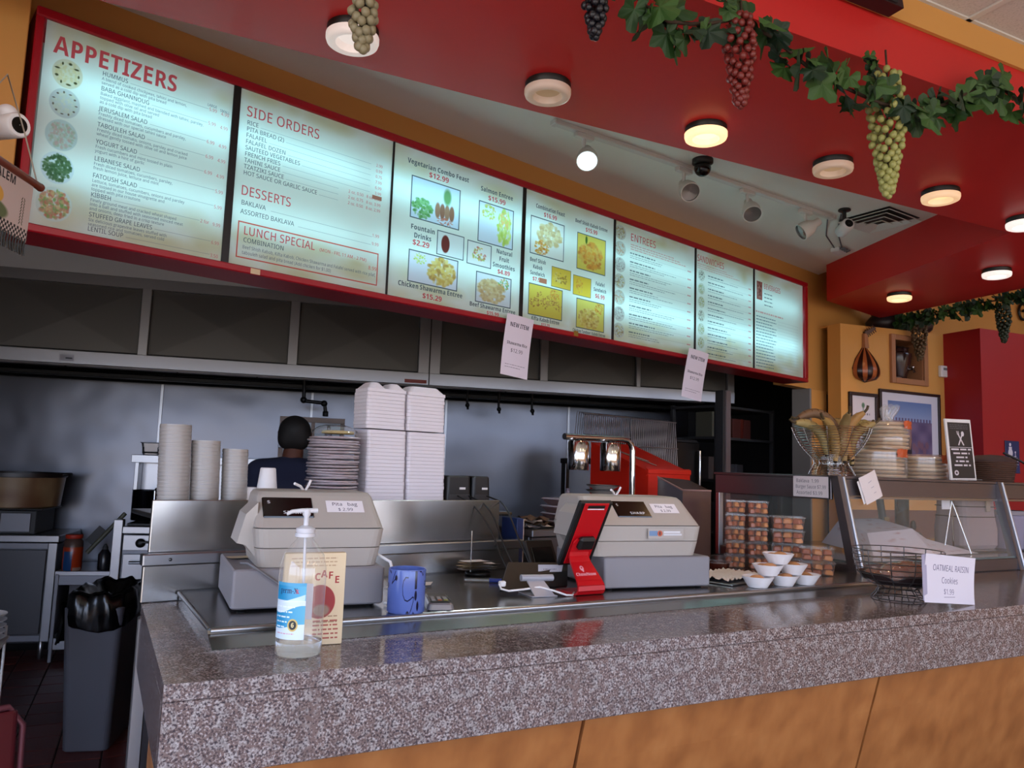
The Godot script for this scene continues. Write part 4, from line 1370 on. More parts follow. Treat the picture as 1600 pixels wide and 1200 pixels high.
func hand_bones(w: Vector3, d: Vector3, side: float) -> Array:
	# wrist, direction of the fingers; the palm faces down
	var s := d.cross(Vector3.UP).normalized() * side
	var out := []
	var palm := w + d * 0.045
	for k in 3: out.append([w + s * (k - 1) * 0.018, w + d * 0.085 + s * (k - 1) * 0.026, 0.014, 0.013])
	var len := [0.068, 0.078, 0.073, 0.056]
	for k in 4:
		var a := w + d * 0.085 + s * (0.034 - 0.0225 * k)
		var l: float = len[k]
		var b := a + d * l * 0.5 + Vector3.DOWN * 0.006
		out.append([a, b, 0.0092, 0.0086])
		out.append([b, b + d * l * 0.38 + Vector3.DOWN * 0.022, 0.0086, 0.0075])
	var t0 := w + d * 0.03 + s * 0.022
	var t1 := t0 + (s * 0.7 + d * 0.7).normalized() * 0.04
	out.append([t0, t1, 0.012, 0.010])
	out.append([t1, t1 + (s * 0.3 + d).normalized() * 0.03, 0.010, 0.0085])
	return out

func person() -> void:
	# the cook: back to the counter, facing the stove, head turned a little to the right
	var o := thing("person", "cook with short dark hair in a navy blue shirt, back turned, at the stove", "person", at(pt(0.735, 0, -4.45), -14))
	var skin := mat(Color(0.36, 0.20, 0.14), 0.6)
	skin.subsurf_scatter_enabled = false
	var body := []
	body.append([pt(-0.07, 0.93, 0), pt(0.07, 0.93, 0), 0.125, 0.125])
	body.append([pt(0, 0.95, 0), pt(0, 1.16, 0.01), 0.13, 0.135])
	body.append([pt(-0.10, 1.30, 0.0), pt(0.10, 1.30, 0.0), 0.125, 0.125])
	body.append([pt(0, 1.38, 0.01), pt(0.01, 1.50, -0.02), 0.062, 0.056])
	# head with jaw, nose, ears
	var hc := pt(0.012, 1.595, -0.035)
	body.append([hc + pt(0, 0.012, 0.022), hc + pt(0.0, 0.008, -0.022), 0.083, 0.078])
	body.append([hc + pt(0.006, -0.06, -0.035), hc + pt(0.014, -0.085, -0.075), 0.052, 0.034])
	body.append([hc + pt(0.022, 0.0, -0.10), hc + pt(0.026, -0.03, -0.122), 0.009, 0.014])
	body.append([hc + pt(0.02, -0.062, -0.098), hc + pt(0.03, -0.062, -0.096), 0.012, 0.012])
	for s in [-1.0, 1.0]:
		body.append([hc + pt(s * 0.082, 0.015, 0.0), hc + pt(s * 0.080, -0.025, -0.006), 0.014, 0.010])
		var sh := pt(s * 0.165, 1.385, 0.0)
		var el := pt(s * 0.222, 1.11, -0.03)
		var wr := pt(s * 0.17, 1.02, -0.26)
		body.append([sh, el, 0.058, 0.045])
		body.append([el, wr, 0.043, 0.029])
		body.append_array(hand_bones(wr, pt(-s * 0.15, -0.06, -1).normalized(), -s))
		var hp := pt(s * 0.095, 0.90, 0)
		var kn := pt(s * 0.105, 0.49, -0.015)
		var an := pt(s * 0.11, 0.09, 0.03)
		body.append([hp, kn, 0.088, 0.058])
		body.append([kn, an, 0.056, 0.038])
		body.append([an + pt(0, -0.04, 0), an + pt(s * 0.02, -0.052, -0.15), 0.04, 0.034])
	part("body", blend(body, 0.022, 0.011), skin, o)
	var shirt := []
	shirt.append([pt(-0.075, 0.90, 0), pt(0.075, 0.90, 0), 0.140, 0.140])
	shirt.append([pt(-0.04, 1.0, 0.005), pt(-0.06, 1.22, 0.01), 0.150, 0.150])
	shirt.append([pt(0.04, 1.0, 0.005), pt(0.06, 1.22, 0.01), 0.150, 0.150])
	shirt.append([pt(-0.10, 1.28, 0.01), pt(0.10, 1.28, 0.01), 0.142, 0.142])
	shirt.append([pt(-0.02, 1.40, 0.015), pt(0.02, 1.40, 0.015), 0.075, 0.075])
	for s in [-1.0, 1.0]:
		shirt.append([pt(s * 0.10, 1.385, 0.005), pt(s * 0.160, 1.375, 0.0), 0.072, 0.068])
		shirt.append([pt(s * 0.160, 1.375, 0), pt(s * 0.210, 1.17, -0.02), 0.068, 0.062])
	var navy := mat(Color(0.10, 0.12, 0.22), 0.9)
	part("shirt", blend(shirt, 0.05, 0.013), navy, o, "navy blue short sleeved shirt")
	var tr := []
	tr.append([pt(-0.07, 0.90, 0), pt(0.07, 0.90, 0), 0.135, 0.135])
	for s in [-1.0, 1.0]:
		tr.append([pt(s * 0.095, 0.88, 0), pt(s * 0.105, 0.49, -0.015), 0.100, 0.075])
		tr.append([pt(s * 0.105, 0.49, -0.015), pt(s * 0.11, 0.09, 0.03), 0.073, 0.062])
	part("trousers", blend(tr, 0.03, 0.015), M.black, o)
	var hair := []
	hair.append([hc + pt(0, 0.022, 0.028), hc + pt(0, 0.026, -0.020), 0.089, 0.080])
	hair.append([hc + pt(-0.035, -0.03, 0.042), hc + pt(0.035, -0.03, 0.042), 0.052, 0.052])
	part("hair", blend(hair, 0.03, 0.008), mat(Color(0.055, 0.035, 0.028), 0.7), o, "short dark brown hair")
	for s in [-1.0, 1.0]:
		part("shoe", blend([[pt(s * 0.11, 0.045, 0.04), pt(s * 0.13, 0.042, -0.14), 0.046, 0.042], [pt(s * 0.11, 0.09, 0.03), pt(s * 0.112, 0.06, -0.03), 0.05, 0.045]], 0.03, 0.012), M.black, o)

func right_side() -> void:
	# lower steel stand behind the registers
	var s := thing("prep_table", "plain steel prep table behind the pass carrying the plates and the heat lamp", "table", at(pt(1.40, 0, -2.74), 13))
	part("top", Geo.new().bx(0.0, 0.79, 1.185, 1.215, -0.24, 0.0, 0.004), M.steel_worn, s)
	part("front_panel", Geo.new().bx(0.01, 0.78, 0.62, 1.184, -0.03, -0.012, 0.003), mat(Color(0.40, 0.37, 0.38), 0.5, 0.4), s)
	for q in [[0.01, -0.23], [0.74, -0.23], [0.01, -0.07], [0.74, -0.07]]: part("leg", Geo.new().bx(q[0], q[0] + 0.035, 0.0, 1.185, q[1], q[1] + 0.035, 0.003), M.steel_worn, s)
	var r := at(pt(1.40, 0, -2.74), 13)
	# blue book leaning at the table's left end
	var bk := thing("order_book", "thin upright blue order book standing left of the grey table", "book", at(pt(1.345, 1.0605, -2.735), 13))
	part("cover", Geo.new().bx(-0.018, 0.014, 0.0, 0.20, -0.10, 0.0, 0.002), mat(Color(0.16, 0.24, 0.45), 0.5), bk)
	part("pages", Geo.new().bx(0.0145, 0.020, 0.004, 0.196, -0.098, -0.004, 0), M.paper, bk)
	# napkins and packets heap
	var nk := thing("napkin_pile", "crumpled heap of pale napkins on the grey table", "napkins", r * at(pt(0.07, 1.2155, -0.08)))
	for k in 4:
		var g := Geo.new()
		var rows := []
		for i in 7:
			var row := []
			for j in 7:
				row.append(pt((j / 6.0 - 0.5) * 0.13, 0.008 + 0.011 * k + 0.010 * sin(i * 1.7 + k * 2.0) * cos(j * 1.3 + k), (0.5 - i / 6.0) * 0.10))
			rows.append(row)
		g.xf = at(Vector3(0.02 * sin(k * 2.1), 0, 0), k * 23)
		g.grid(rows)
		part("napkin", g, M.paper if k % 2 == 0 else mat(Color(0.40, 0.32, 0.26), 0.7), nk)
	# wrapped meal trays in cling film
	var src: Node3D
	for k in 4:
		var lab := "wrapped foil tray in the low stack on the grey table, %s" % ["bottom one", "second from the bottom", "third from the bottom", "topmost with a film knot"][k]
		var xf := r * pose(pt(0.245 + 0.006 * sin(k * 3.0), 1.2155 + k * 0.0305, -0.10), 0, 7 * sin(k * 5.0), 0)
		if k == 0:
			src = thing("wrapped_tray", lab, "tray", xf, "film wrapped trays on the prep table")
			part("tray", Geo.new().rbox(Vector3.ZERO, Vector2(0.062, 0.05), Vector2(0.074, 0.06), 0.022, 0.02), mat(Color(0.40, 0.30, 0.29), 0.4), src)
			part("film", Geo.new().rbox(pt(0, 0.022, 0), Vector2(0.080, 0.066), Vector2(0.076, 0.06), 0.007, 0.02, 4, 0.002), mat(Color(0.62, 0.60, 0.64), 0.2), src)
		else:
			var c := dup(src, xf, lab)
			if k == 3: part("knot", Geo.new().lathe([Vector2(0.03, 0.028), Vector2(0.012, 0.045), Vector2(0.006, 0.062), Vector2(0.012, 0.07), Vector2(0.001, 0.066)], pt(0.03, 0, 0), 10, 0.1), mat(Color(0.45, 0.42, 0.46), 0.25), c)
	# white plates
	var pl: Node3D
	var ord := ["bottom plate", "second plate", "third plate", "fourth plate", "fifth plate", "sixth plate", "seventh plate", "top plate"]
	for k in 8:
		var lab2 := "white oval plate with a dark edge under the heat lamp, %s of the stack" % ord[k]
		var xf2 := r * at(pt(0.515, 1.2155 + k * 0.0225, -0.13 + 0.002 * sin(k * 2.0)))
		if k == 0:
			pl = thing("plate", lab2, "plate", xf2, "plates stacked under the heat lamp")
			part("dish", Geo.new().lathe([Vector2(0.001, 0), Vector2(0.045, 0), Vector2(0.050, 0.004), Vector2(0.074, 0.017), Vector2(0.074, 0.020), Vector2(0.048, 0.008), Vector2(0.001, 0.006)], Vector3.ZERO, 30), mat(Color(0.62, 0.58, 0.55), 0.3), pl)
			part("edge", Geo.new().lathe([Vector2(0.0735, 0.0165), Vector2(0.0755, 0.0175), Vector2(0.0755, 0.0205), Vector2(0.0735, 0.0208)], Vector3.ZERO, 30), mat(Color(0.12, 0.09, 0.08), 0.4), pl)
		else: dup(pl, xf2, lab2)
	# heat lamp: two chrome cans on a bent tube
	var h := thing("heat_lamp", "two chrome heat lamp cylinders on a bent steel tube above the plates", "heat lamp", r)
	part("tube", Geo.new().tube([pt(0.30, 1.601, -0.16), pt(0.66, 1.606, -0.16), pt(0.70, 1.602, -0.16), pt(0.727, 1.585, -0.16), pt(0.739, 1.555, -0.16), pt(0.742, 1.222, -0.16)], 0.014, 12), M.chrome, h)
	part("foot", Geo.new().cyl(pt(0.742, 1.2155, -0.16), 0.035, 0.014, 20), M.steel_worn, h)
	for x in [0.387, 0.590]:
		part("lamp_can", Geo.new().lathe([Vector2(0.042, 0.012), Vector2(0.045, 0.0), Vector2(0.0475, 0.004), Vector2(0.0475, 0.122), Vector2(0.042, 0.130), Vector2(0.001, 0.130)], pt(x, 1.456, -0.16), 32), M.chrome, h)
		part("collar", Geo.new().cyl(pt(x, 1.585, -0.16), 0.016, 0.012, 12), M.black_metal, h)
	# orange machine with a sloping hood
	var m := thing("warming_cabinet", "bright orange red warming cabinet with a sloping top behind the right register", "cabinet", at(pt(1.88, 0, -3.13), 13))
	part("housing", Geo.new().hexa([pt(0.31, 1.02, 0.10), pt(0.625, 1.02, 0.10), pt(0.625, 1.02, -0.30), pt(0.31, 1.02, -0.30), pt(0.31, 1.462, 0.10), pt(0.625, 1.464, 0.10), pt(0.625, 1.604, -0.30), pt(0.31, 1.604, -0.30)]), M.orange_red, m)
	part("rim", Geo.new().hexa([pt(0.306, 1.452, 0.104), pt(0.629, 1.452, 0.104), pt(0.629, 1.440, 0.09), pt(0.306, 1.440, 0.09), pt(0.306, 1.470, 0.104), pt(0.629, 1.472, 0.104), pt(0.629, 1.478, 0.09), pt(0.306, 1.478, 0.09)]), M.orange_red, m)
	part("base", Geo.new().bx(0.31, 0.625, 0.0, 1.02, -0.30, 0.10, 0.004), M.steel_worn, m)
	for k in 2: part("trim_wire", Geo.new().tube([pt(0.35 + 0.02 * k, 1.575 - 0.02 * k, -0.20 + 0.05 * k), pt(0.44, 1.51 - 0.02 * k, -0.01 + 0.05 * k)], 0.003, 6), M.chrome, m)
	var cv := thing("smoked_cover", "brown smoked acrylic cover with a sloping lid in front of the orange cabinet", "cover")
	var smoke := mat(Color(0.30, 0.22, 0.21), 0.2)
	var cb := [pt(2.030, 1.388, -2.611), pt(2.190, 1.387, -2.625), pt(2.279, 1.428, -2.889), pt(2.112, 1.438, -2.899)]
	var lo := []
	for v in cb: lo.append(pt(v.x, 1.0905, v.z))
	part("box", Geo.new().hexa(lo + cb), smoke, cv)
	part("edge", Geo.new().tube([cb[3], cb[0], cb[1]], 0.004, 6), mat(Color(0.55, 0.42, 0.40), 0.3), cv)
	# two wire racks standing behind
	var ro := at(pt(1.95, 0, -3.62), 13)
	var spec := [[0.262, 22, 1.520, 0.265], [0.640, 25, 1.425, 0.36]]
	for k in 2:
		var wr := thing("wire_rack", ["chrome wire file rack behind the orange cabinet, further left one", "chrome wire file rack behind the orange cabinet, taller right one"][k], "rack", ro * at(pt(spec[k][0], spec[k][2], 0)), "wire racks behind the orange cabinet")
		var hh: float = spec[k][3]
		for i in spec[k][1]:
			part("wire", Geo.new().tube([pt(i * 0.0165, 0, 0), pt(i * 0.0165, hh - 0.02, -0.03), pt(i * 0.0165, hh, -0.09), pt(i * 0.0165, 0.0, -0.12)], 0.0026, 5), M.steel, wr)
		var ww: float = spec[k][1] * 0.0165
		for f in [0.01, 0.5, 0.95]: part("cross_wire", Geo.new().tube([pt(-0.008, hh * f, 0.003 - 0.03 * f), pt(ww - 0.008, hh * f, 0.003 - 0.03 * f)], 0.0035, 6), M.steel, wr)
	var sh := thing("rack_shelf", "dark steel shelf carrying the wire racks", "shelf", ro)
	part("board", Geo.new().bx(0.63, 1.08, 1.395, 1.424, -0.2, 0.05, 0.003), M.steel_dark, sh)
	part("upper_board", Geo.new().bx(0.24, 0.63, 1.49, 1.519, -0.2, 0.05, 0.003), M.steel_dark, sh)
	for x in [0.24, 0.61, 1.04]: part("upright", Geo.new().bx(x, x + 0.03, 0, 1.395 if x > 0.5 else 1.49, -0.19, -0.15, 0.003), M.steel_dark, sh)
	# store room corner in the dark
	var dp := thing("doorway_post", "pale door post standing in the dark right part of the kitchen", "post", at(pt(3.752, 0, -4.31), 13))
	part("post", Geo.new().bx(-0.026, 0.026, 0.0, 2.06, -0.10, 0.0, 0.003), mat(Color(0.45, 0.40, 0.40), 0.6), dp)
	part("stop", Geo.new().bx(-0.052, -0.028, 0.0, 2.06, -0.08, -0.01, 0.002), M.dark_grey, dp)
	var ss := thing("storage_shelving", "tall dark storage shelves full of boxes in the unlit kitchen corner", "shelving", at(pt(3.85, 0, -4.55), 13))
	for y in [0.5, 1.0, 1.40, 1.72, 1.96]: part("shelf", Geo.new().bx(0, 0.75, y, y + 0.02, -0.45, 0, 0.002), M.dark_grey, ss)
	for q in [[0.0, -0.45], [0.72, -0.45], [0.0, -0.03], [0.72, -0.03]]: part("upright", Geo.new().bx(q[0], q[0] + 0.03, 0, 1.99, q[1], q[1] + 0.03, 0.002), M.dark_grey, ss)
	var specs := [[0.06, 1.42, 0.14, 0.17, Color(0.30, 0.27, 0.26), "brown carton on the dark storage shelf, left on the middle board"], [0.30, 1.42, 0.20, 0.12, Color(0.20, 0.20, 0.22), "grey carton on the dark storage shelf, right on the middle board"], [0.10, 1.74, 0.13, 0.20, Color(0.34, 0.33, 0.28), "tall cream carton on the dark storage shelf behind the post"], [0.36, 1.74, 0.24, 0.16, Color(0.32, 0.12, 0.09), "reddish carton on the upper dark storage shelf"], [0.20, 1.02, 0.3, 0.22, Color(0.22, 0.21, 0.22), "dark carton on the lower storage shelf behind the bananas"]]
	for q in specs:
		var bx := thing("carton", q[5], "carton", at(pt(3.85, 0, -4.55), 13) * at(pt(q[0], q[1] + 0.0005, -0.12)), "cartons on the storage shelves")
		part("box", Geo.new().bx(0, q[2], 0, q[3], -0.16, 0, 0.004), mat(q[4], 0.8), bx)
		part("tape", Geo.new().bx(q[2] * 0.42, q[2] * 0.58, 0.001, q[3] + 0.001, -0.16, 0.001, 0), mat(q[4] * 1.25, 0.4), bx)
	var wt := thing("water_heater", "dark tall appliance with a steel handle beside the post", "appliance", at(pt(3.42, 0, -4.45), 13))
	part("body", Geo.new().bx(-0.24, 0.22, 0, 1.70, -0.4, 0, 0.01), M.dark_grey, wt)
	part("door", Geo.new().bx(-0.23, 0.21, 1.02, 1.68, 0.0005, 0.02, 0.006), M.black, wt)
	part("handle", Geo.new().tube([pt(0.175, 1.35, 0.02), pt(0.175, 1.35, 0.05), pt(0.175, 1.62, 0.05), pt(0.175, 1.62, 0.02)], 0.010, 8), M.chrome, wt)
	# left foreground: chair and a rack of plates
	var ch := thing("chair", "dark red dining chair with a thin metal edge at the lower left corner", "chair", at(pt(-0.40, 0, -2.15), 28))
	part("back", Geo.new().rbox(pt(0, 0.48, 0), Vector2(0.20, 0.014), Vector2(0.19, 0.014), 0.36, 0.014), mat(Color(0.30, 0.07, 0.10), 0.35), ch)
	part("edge", Geo.new().tube([pt(-0.215, 0.40, 0), pt(-0.205, 0.80, 0), pt(-0.17, 0.848, 0), pt(0.17, 0.848, 0), pt(0.205, 0.80, 0), pt(0.215, 0.40, 0)], 0.008, 8), mat(Color(0.40, 0.22, 0.25), 0.3, 0.4), ch)
	part("seat", Geo.new().rbox(pt(0, 0.42, 0.20), Vector2(0.21, 0.20), Vector2(0.21, 0.20), 0.05, 0.04), mat(Color(0.30, 0.07, 0.10), 0.35), ch)
	for q in [[-0.19, 0.02], [0.19, 0.02], [-0.19, 0.37], [0.19, 0.37]]: part("leg", Geo.new().tube([pt(q[0], 0, q[1]), pt(q[0], 0.42, q[1])], 0.011, 8), M.black_metal, ch)
	var rk := thing("plate_rack", "wire rack cut off by the left edge, holding white plates", "rack", at(pt(-0.56, 0, -3.90)))
	for y in [0.30, 0.655]: part("wire_shelf", Geo.new().bx(-0.16, 0.085, y - 0.008, y, -0.13, 0.13, 0.002), M.white_metal, rk)
	for q in [[-0.15, -0.12], [0.07, -0.12], [-0.15, 0.11], [0.07, 0.11]]: part("leg", Geo.new().tube([pt(q[0], 0, q[1]), pt(q[0], 0.70, q[1])], 0.006, 6), M.white_metal, rk)
	var p2: Node3D
	for k in 5:
		var lab3 := "white plate at the left picture edge, %s of its stack" % ["lowest", "second", "middle", "fourth", "top one"][k]
		var xf3 := at(pt(-0.575, 0.6555 + k * 0.024, -3.90))
		if k == 0:
			p2 = thing("plate", lab3, "plate", xf3, "white plates on the wire rack")
			part("dish", Geo.new().lathe([Vector2(0.001, 0), Vector2(0.06, 0), Vector2(0.10, 0.02), Vector2(0.10, 0.0235), Vector2(0.06, 0.006), Vector2(0.001, 0.005)], Vector3.ZERO, 30), M.white, p2)
			part("foot_ring", Geo.new().lathe([Vector2(0.05, -0.0004), Vector2(0.056, -0.0004), Vector2(0.056, 0.002), Vector2(0.05, 0.002)], Vector3.ZERO, 24), M.white, p2)
		else: dup(p2, xf3, lab3)

# ---------------------------------------------------------------- goods on the pass shelf
# rounded rectangles piled up: rows of [y, centre x, centre z, half x, half z, corner radius]
func loft(g: Geo, rows: Array, seg := 4, capped := true) -> Geo:
	var rr := []
	for L in rows:
		var row := []
		for q in 4:
			var cx: float = L[1] + (L[3] - L[5]) * (1 if q == 0 or q == 3 else -1)
			var cz: float = L[2] + (L[4] - L[5]) * (1 if q < 2 else -1)
			for k in seg + 1:
				var an := (PI / 2) * q + (PI / 2) * k / seg
				row.append(Vector3(cx + cos(an) * L[5], L[0], cz + sin(an) * L[5]))
		row.append(row[0])
		rr.append(row)
	for i in rr.size() - 1:
		for j in rr[i].size() - 1:
			g.quad(rr[i][j + 1], rr[i][j], rr[i + 1][j], rr[i + 1][j + 1])
	if capped:
		var last: Array = rr[rr.size() - 1]
		for j in range(1, last.size() - 2):
			g.tri(last[0], last[j + 1], last[j])
			g.tri(rr[0][0], rr[0][j], rr[0][j + 1])
	return g

func pass_shelf_goods() -> void:
	var rf := riser_frame()
	var y0 := 1.2905
	# clear tub stacks
	var tub := mat(Color(0.66, 0.64, 0.62), 0.28)
	tub.backlight_enabled = true
	tub.backlight = Color(0.5, 0.5, 0.5)
	var src: Node3D
	var specs := [[0.093, 0.0445, 24, "clear plastic tub nested in the tallest left stack on the pass shelf"], [0.182, 0.0415, 20, "clear plastic tub nested in the middle one of the three tub stacks"], [0.271, 0.0385, 18, "clear plastic tub nested in the lowest tub stack, beside the paper cups"]]
	for s in specs:
		src = null
		for k in s[2]:
			var r: float = s[1]
			var xf := rf * pose(pt(s[0] - 0.0004 * k, y0 + k * 0.0108, -0.135 + 0.0006 * sin(k * 1.7)), 0, 0, 0.6 if s[2] == 24 else 0.0)
			if src == null:
				src = thing("plastic_tub", s[3], "tub", xf, s[3].replace("clear plastic tub", "clear tubs"))
				part("rim", Geo.new().lathe([Vector2(r * 0.97, 0), Vector2(r, 0.0006), Vector2(r, 0.0060), Vector2(r * 0.985, 0.0068)], Vector3.ZERO, 24), tub, src)
				part("wall", Geo.new().lathe([Vector2(r * 0.985, 0.0066), Vector2(r * 0.982, 0.0106), Vector2(0.001, 0.0106)], Vector3.ZERO, 24), tub, src)
			else: dup(src, xf, s[3] if k < s[2] - 1 else s[3].replace("clear plastic tub nested in", "topmost clear plastic tub of"))
	# paper cups, upside down
	var cups := ["white paper cup upside down, lower one of the nested pair", "white paper cup upside down, upper one of the nested pair", "short white paper cup half hidden behind the register's left end"]
	for k in 3:
		var c := thing("paper_cup", cups[k], "cup", rf * at(pt([0.358, 0.358, 0.318][k], [y0, y0 + 0.042, y0][k], [-0.10, -0.10, -0.14][k])), "paper cups on the pass shelf")
		var h: float = 0.098 if k < 2 else 0.078
		part("wall", Geo.new().lathe([Vector2(0.034, 0.004), Vector2(0.0235, h - 0.003), Vector2(0.021, h), Vector2(0.001, h)], Vector3.ZERO, 28), M.white, c)
		part("lip", Geo.new().lathe([Vector2(0.032, 0.0), Vector2(0.0352, 0.001), Vector2(0.0352, 0.006), Vector2(0.033, 0.007)], Vector3.ZERO, 28), M.white, c)
	# crinkly foil plates in a film bag
	var foil := mat(Color(0.72, 0.68, 0.70), 0.28, 0.25)
	var fp: Node3D
	for k in 26:
		var lab := "crinkled silvery plate in the tall stack between the cook and the foam boxes"
		var xf := rf * pose(pt(0.606 + 0.003 * sin(k * 2.3), y0 + k * 0.0096, -0.165 + 0.002 * sin(k * 1.1)), 1.2 * sin(k * 1.9), k * 47, 1.0 * sin(k * 2.7))
		if fp == null:
			fp = thing("foil_plate", lab, "plate", xf, "crinkled plates in the silvery stack")
			part("rim", Geo.new().lathe([Vector2(0.060, 0.0), Vector2(0.082, 0.001), Vector2(0.087, 0.0045), Vector2(0.084, 0.0088), Vector2(0.060, 0.008)], Vector3.ZERO, 40, 0.018), foil, fp)
			part("well", Geo.new().lathe([Vector2(0.001, 0.001), Vector2(0.060, 0.001), Vector2(0.060, 0.008), Vector2(0.001, 0.006)], Vector3.ZERO, 30), foil, fp)
		else: dup(fp, xf, lab if k < 25 else "topmost crinkled silvery plate right under the clear film")
	var fb := thing("film_bag", "clear film bag top gathered over the silvery plate stack", "bag", rf * at(pt(0.606, y0 + 0.2605, -0.165)))
	part("film", Geo.new().lathe([Vector2(0.078, 0.0), Vector2(0.070, 0.012), Vector2(0.052, 0.024), Vector2(0.03, 0.030), Vector2(0.001, 0.028)], Vector3.ZERO, 30, 0.05), M.clear, fb)
	part("card", Geo.new().cyl(pt(0.012, 0.0, 0), 0.055, 0.010, 24), mat(Color(0.66, 0.58, 0.36), 0.6), fb, "yellowish paper disc under the film")
	# foam boxes, nested upside down in two columns
	var hz := 0.055
	for col in 2:
		var x: float = [0.792, 0.957][col]
		var hw: float = [0.077, 0.080][col]
		var lab2: String = ["white foam box nested in the left column of the tall foam stack", "white foam box nested in the right column of the tall foam stack"][col]
		var f: Node3D
		for k in 32:
			var yy := y0 + k * 0.0128 + (0.004 if k > 21 else 0.0)
			var xf := rf * at(pt(x - (0.006 if k > 21 else 0.0) - k * 0.0003 + 0.0008 * sin(k * 2.1 + col), yy, -0.175 + 0.0008 * sin(k * 1.3)))
			if f == null:
				f = thing("foam_box", lab2, "food box", xf, ["left column of foam boxes", "right column of foam boxes"][col])
				loft_part("rim", [[0.0, 0, 0, hw - 0.0012, hz - 0.0012, 0.012], [0.0008, 0, 0, hw, hz, 0.012], [0.0118, 0, 0, hw, hz, 0.012], [0.0126, 0, 0, hw - 0.0012, hz - 0.0012, 0.012]], M.foam, f)
			else: dup(f, xf, lab2)
		var topk := f.duplicate() as Node3D
		topk.name = numbered("foam_box")
		add_child(topk)
		topk.transform = rf * at(pt(x - 0.012, y0 + 32 * 0.0128 + 0.0045, -0.175))
		topk.set_meta("label", ["white foam box with a raised lid on top of the left foam column", "white foam box with a raised lid on top of the right foam column"][col])
		for s2 in ([-1, 1] if col == 0 else [0]):
			var dw: float = hw * 0.46 if col == 0 else hw - 0.004
			loft_part("raised_lid", [[0.0126, s2 * hw * 0.51, 0, dw, hz - 0.004, 0.014], [0.032, s2 * hw * 0.51, 0, dw - 0.018, hz - 0.02, 0.014], [0.035, s2 * hw * 0.51, 0, dw - 0.022, hz - 0.024, 0.014]], M.foam, topk)
	# two black cable boxes
	for k in 2:
		var b := thing("speaker_box", ["black cable box with a white label, next to the foam boxes", "black cable box with a pale label, at the right end of the pass shelf"][k], "box", rf * at(pt([1.108, 1.212][k], y0, -0.19)))
		var w: float = [0.058, 0.0445][k]
		part("case", Geo.new().rbox(Vector3.ZERO, Vector2(w, 0.06), Vector2(w - 0.004, 0.055), 0.128, 0.012), M.black, b)
		part("label", Geo.new().bx(0.0, 0.026, 0.078, 0.086, 0.0585, 0.0610, 0), M.white, b)
		part("grille", Geo.new().bx(-w + 0.012, w - 0.012, 0.02, 0.06, 0.058, 0.0605, 0.001), M.dark_grey, b)
	var cl := ["black cable running from the cable boxes down to the tray, leftmost of three", "black cable running from the cable boxes down to the tray, middle of three", "black cable running from the cable boxes down to the tray, nearest the riser's end"]
	for k in 3:
		var x0: float = [1.09, 1.13, 1.215][k]
		var x1: float = [1.165, 1.18, 1.225][k]
		var g := Geo.new()
		var pts := []
		for i in 13:
			var t := i / 12.0
			pts.append(rf * pt(lerpf(x0, x1, t) + 0.012 * sin(t * 5.0 + k), lerpf(1.345, 1.10, t) + 0.03 * sin(t * PI) * (0.6 - 0.4 * t) * (k - 1), lerpf(-0.115, 0.12 + 0.02 * k, pow(t, 0.45))))
		single("cable", g.tube(pts, 0.0032, 6), M.black, cl[k], "cable", Transform3D(), "cables down the riser")

func loft_part(called: String, rows: Array, m: Material, parent: Node3D, label := "") -> MeshInstance3D:
	return part(called, loft(Geo.new(), rows), m, parent, label)

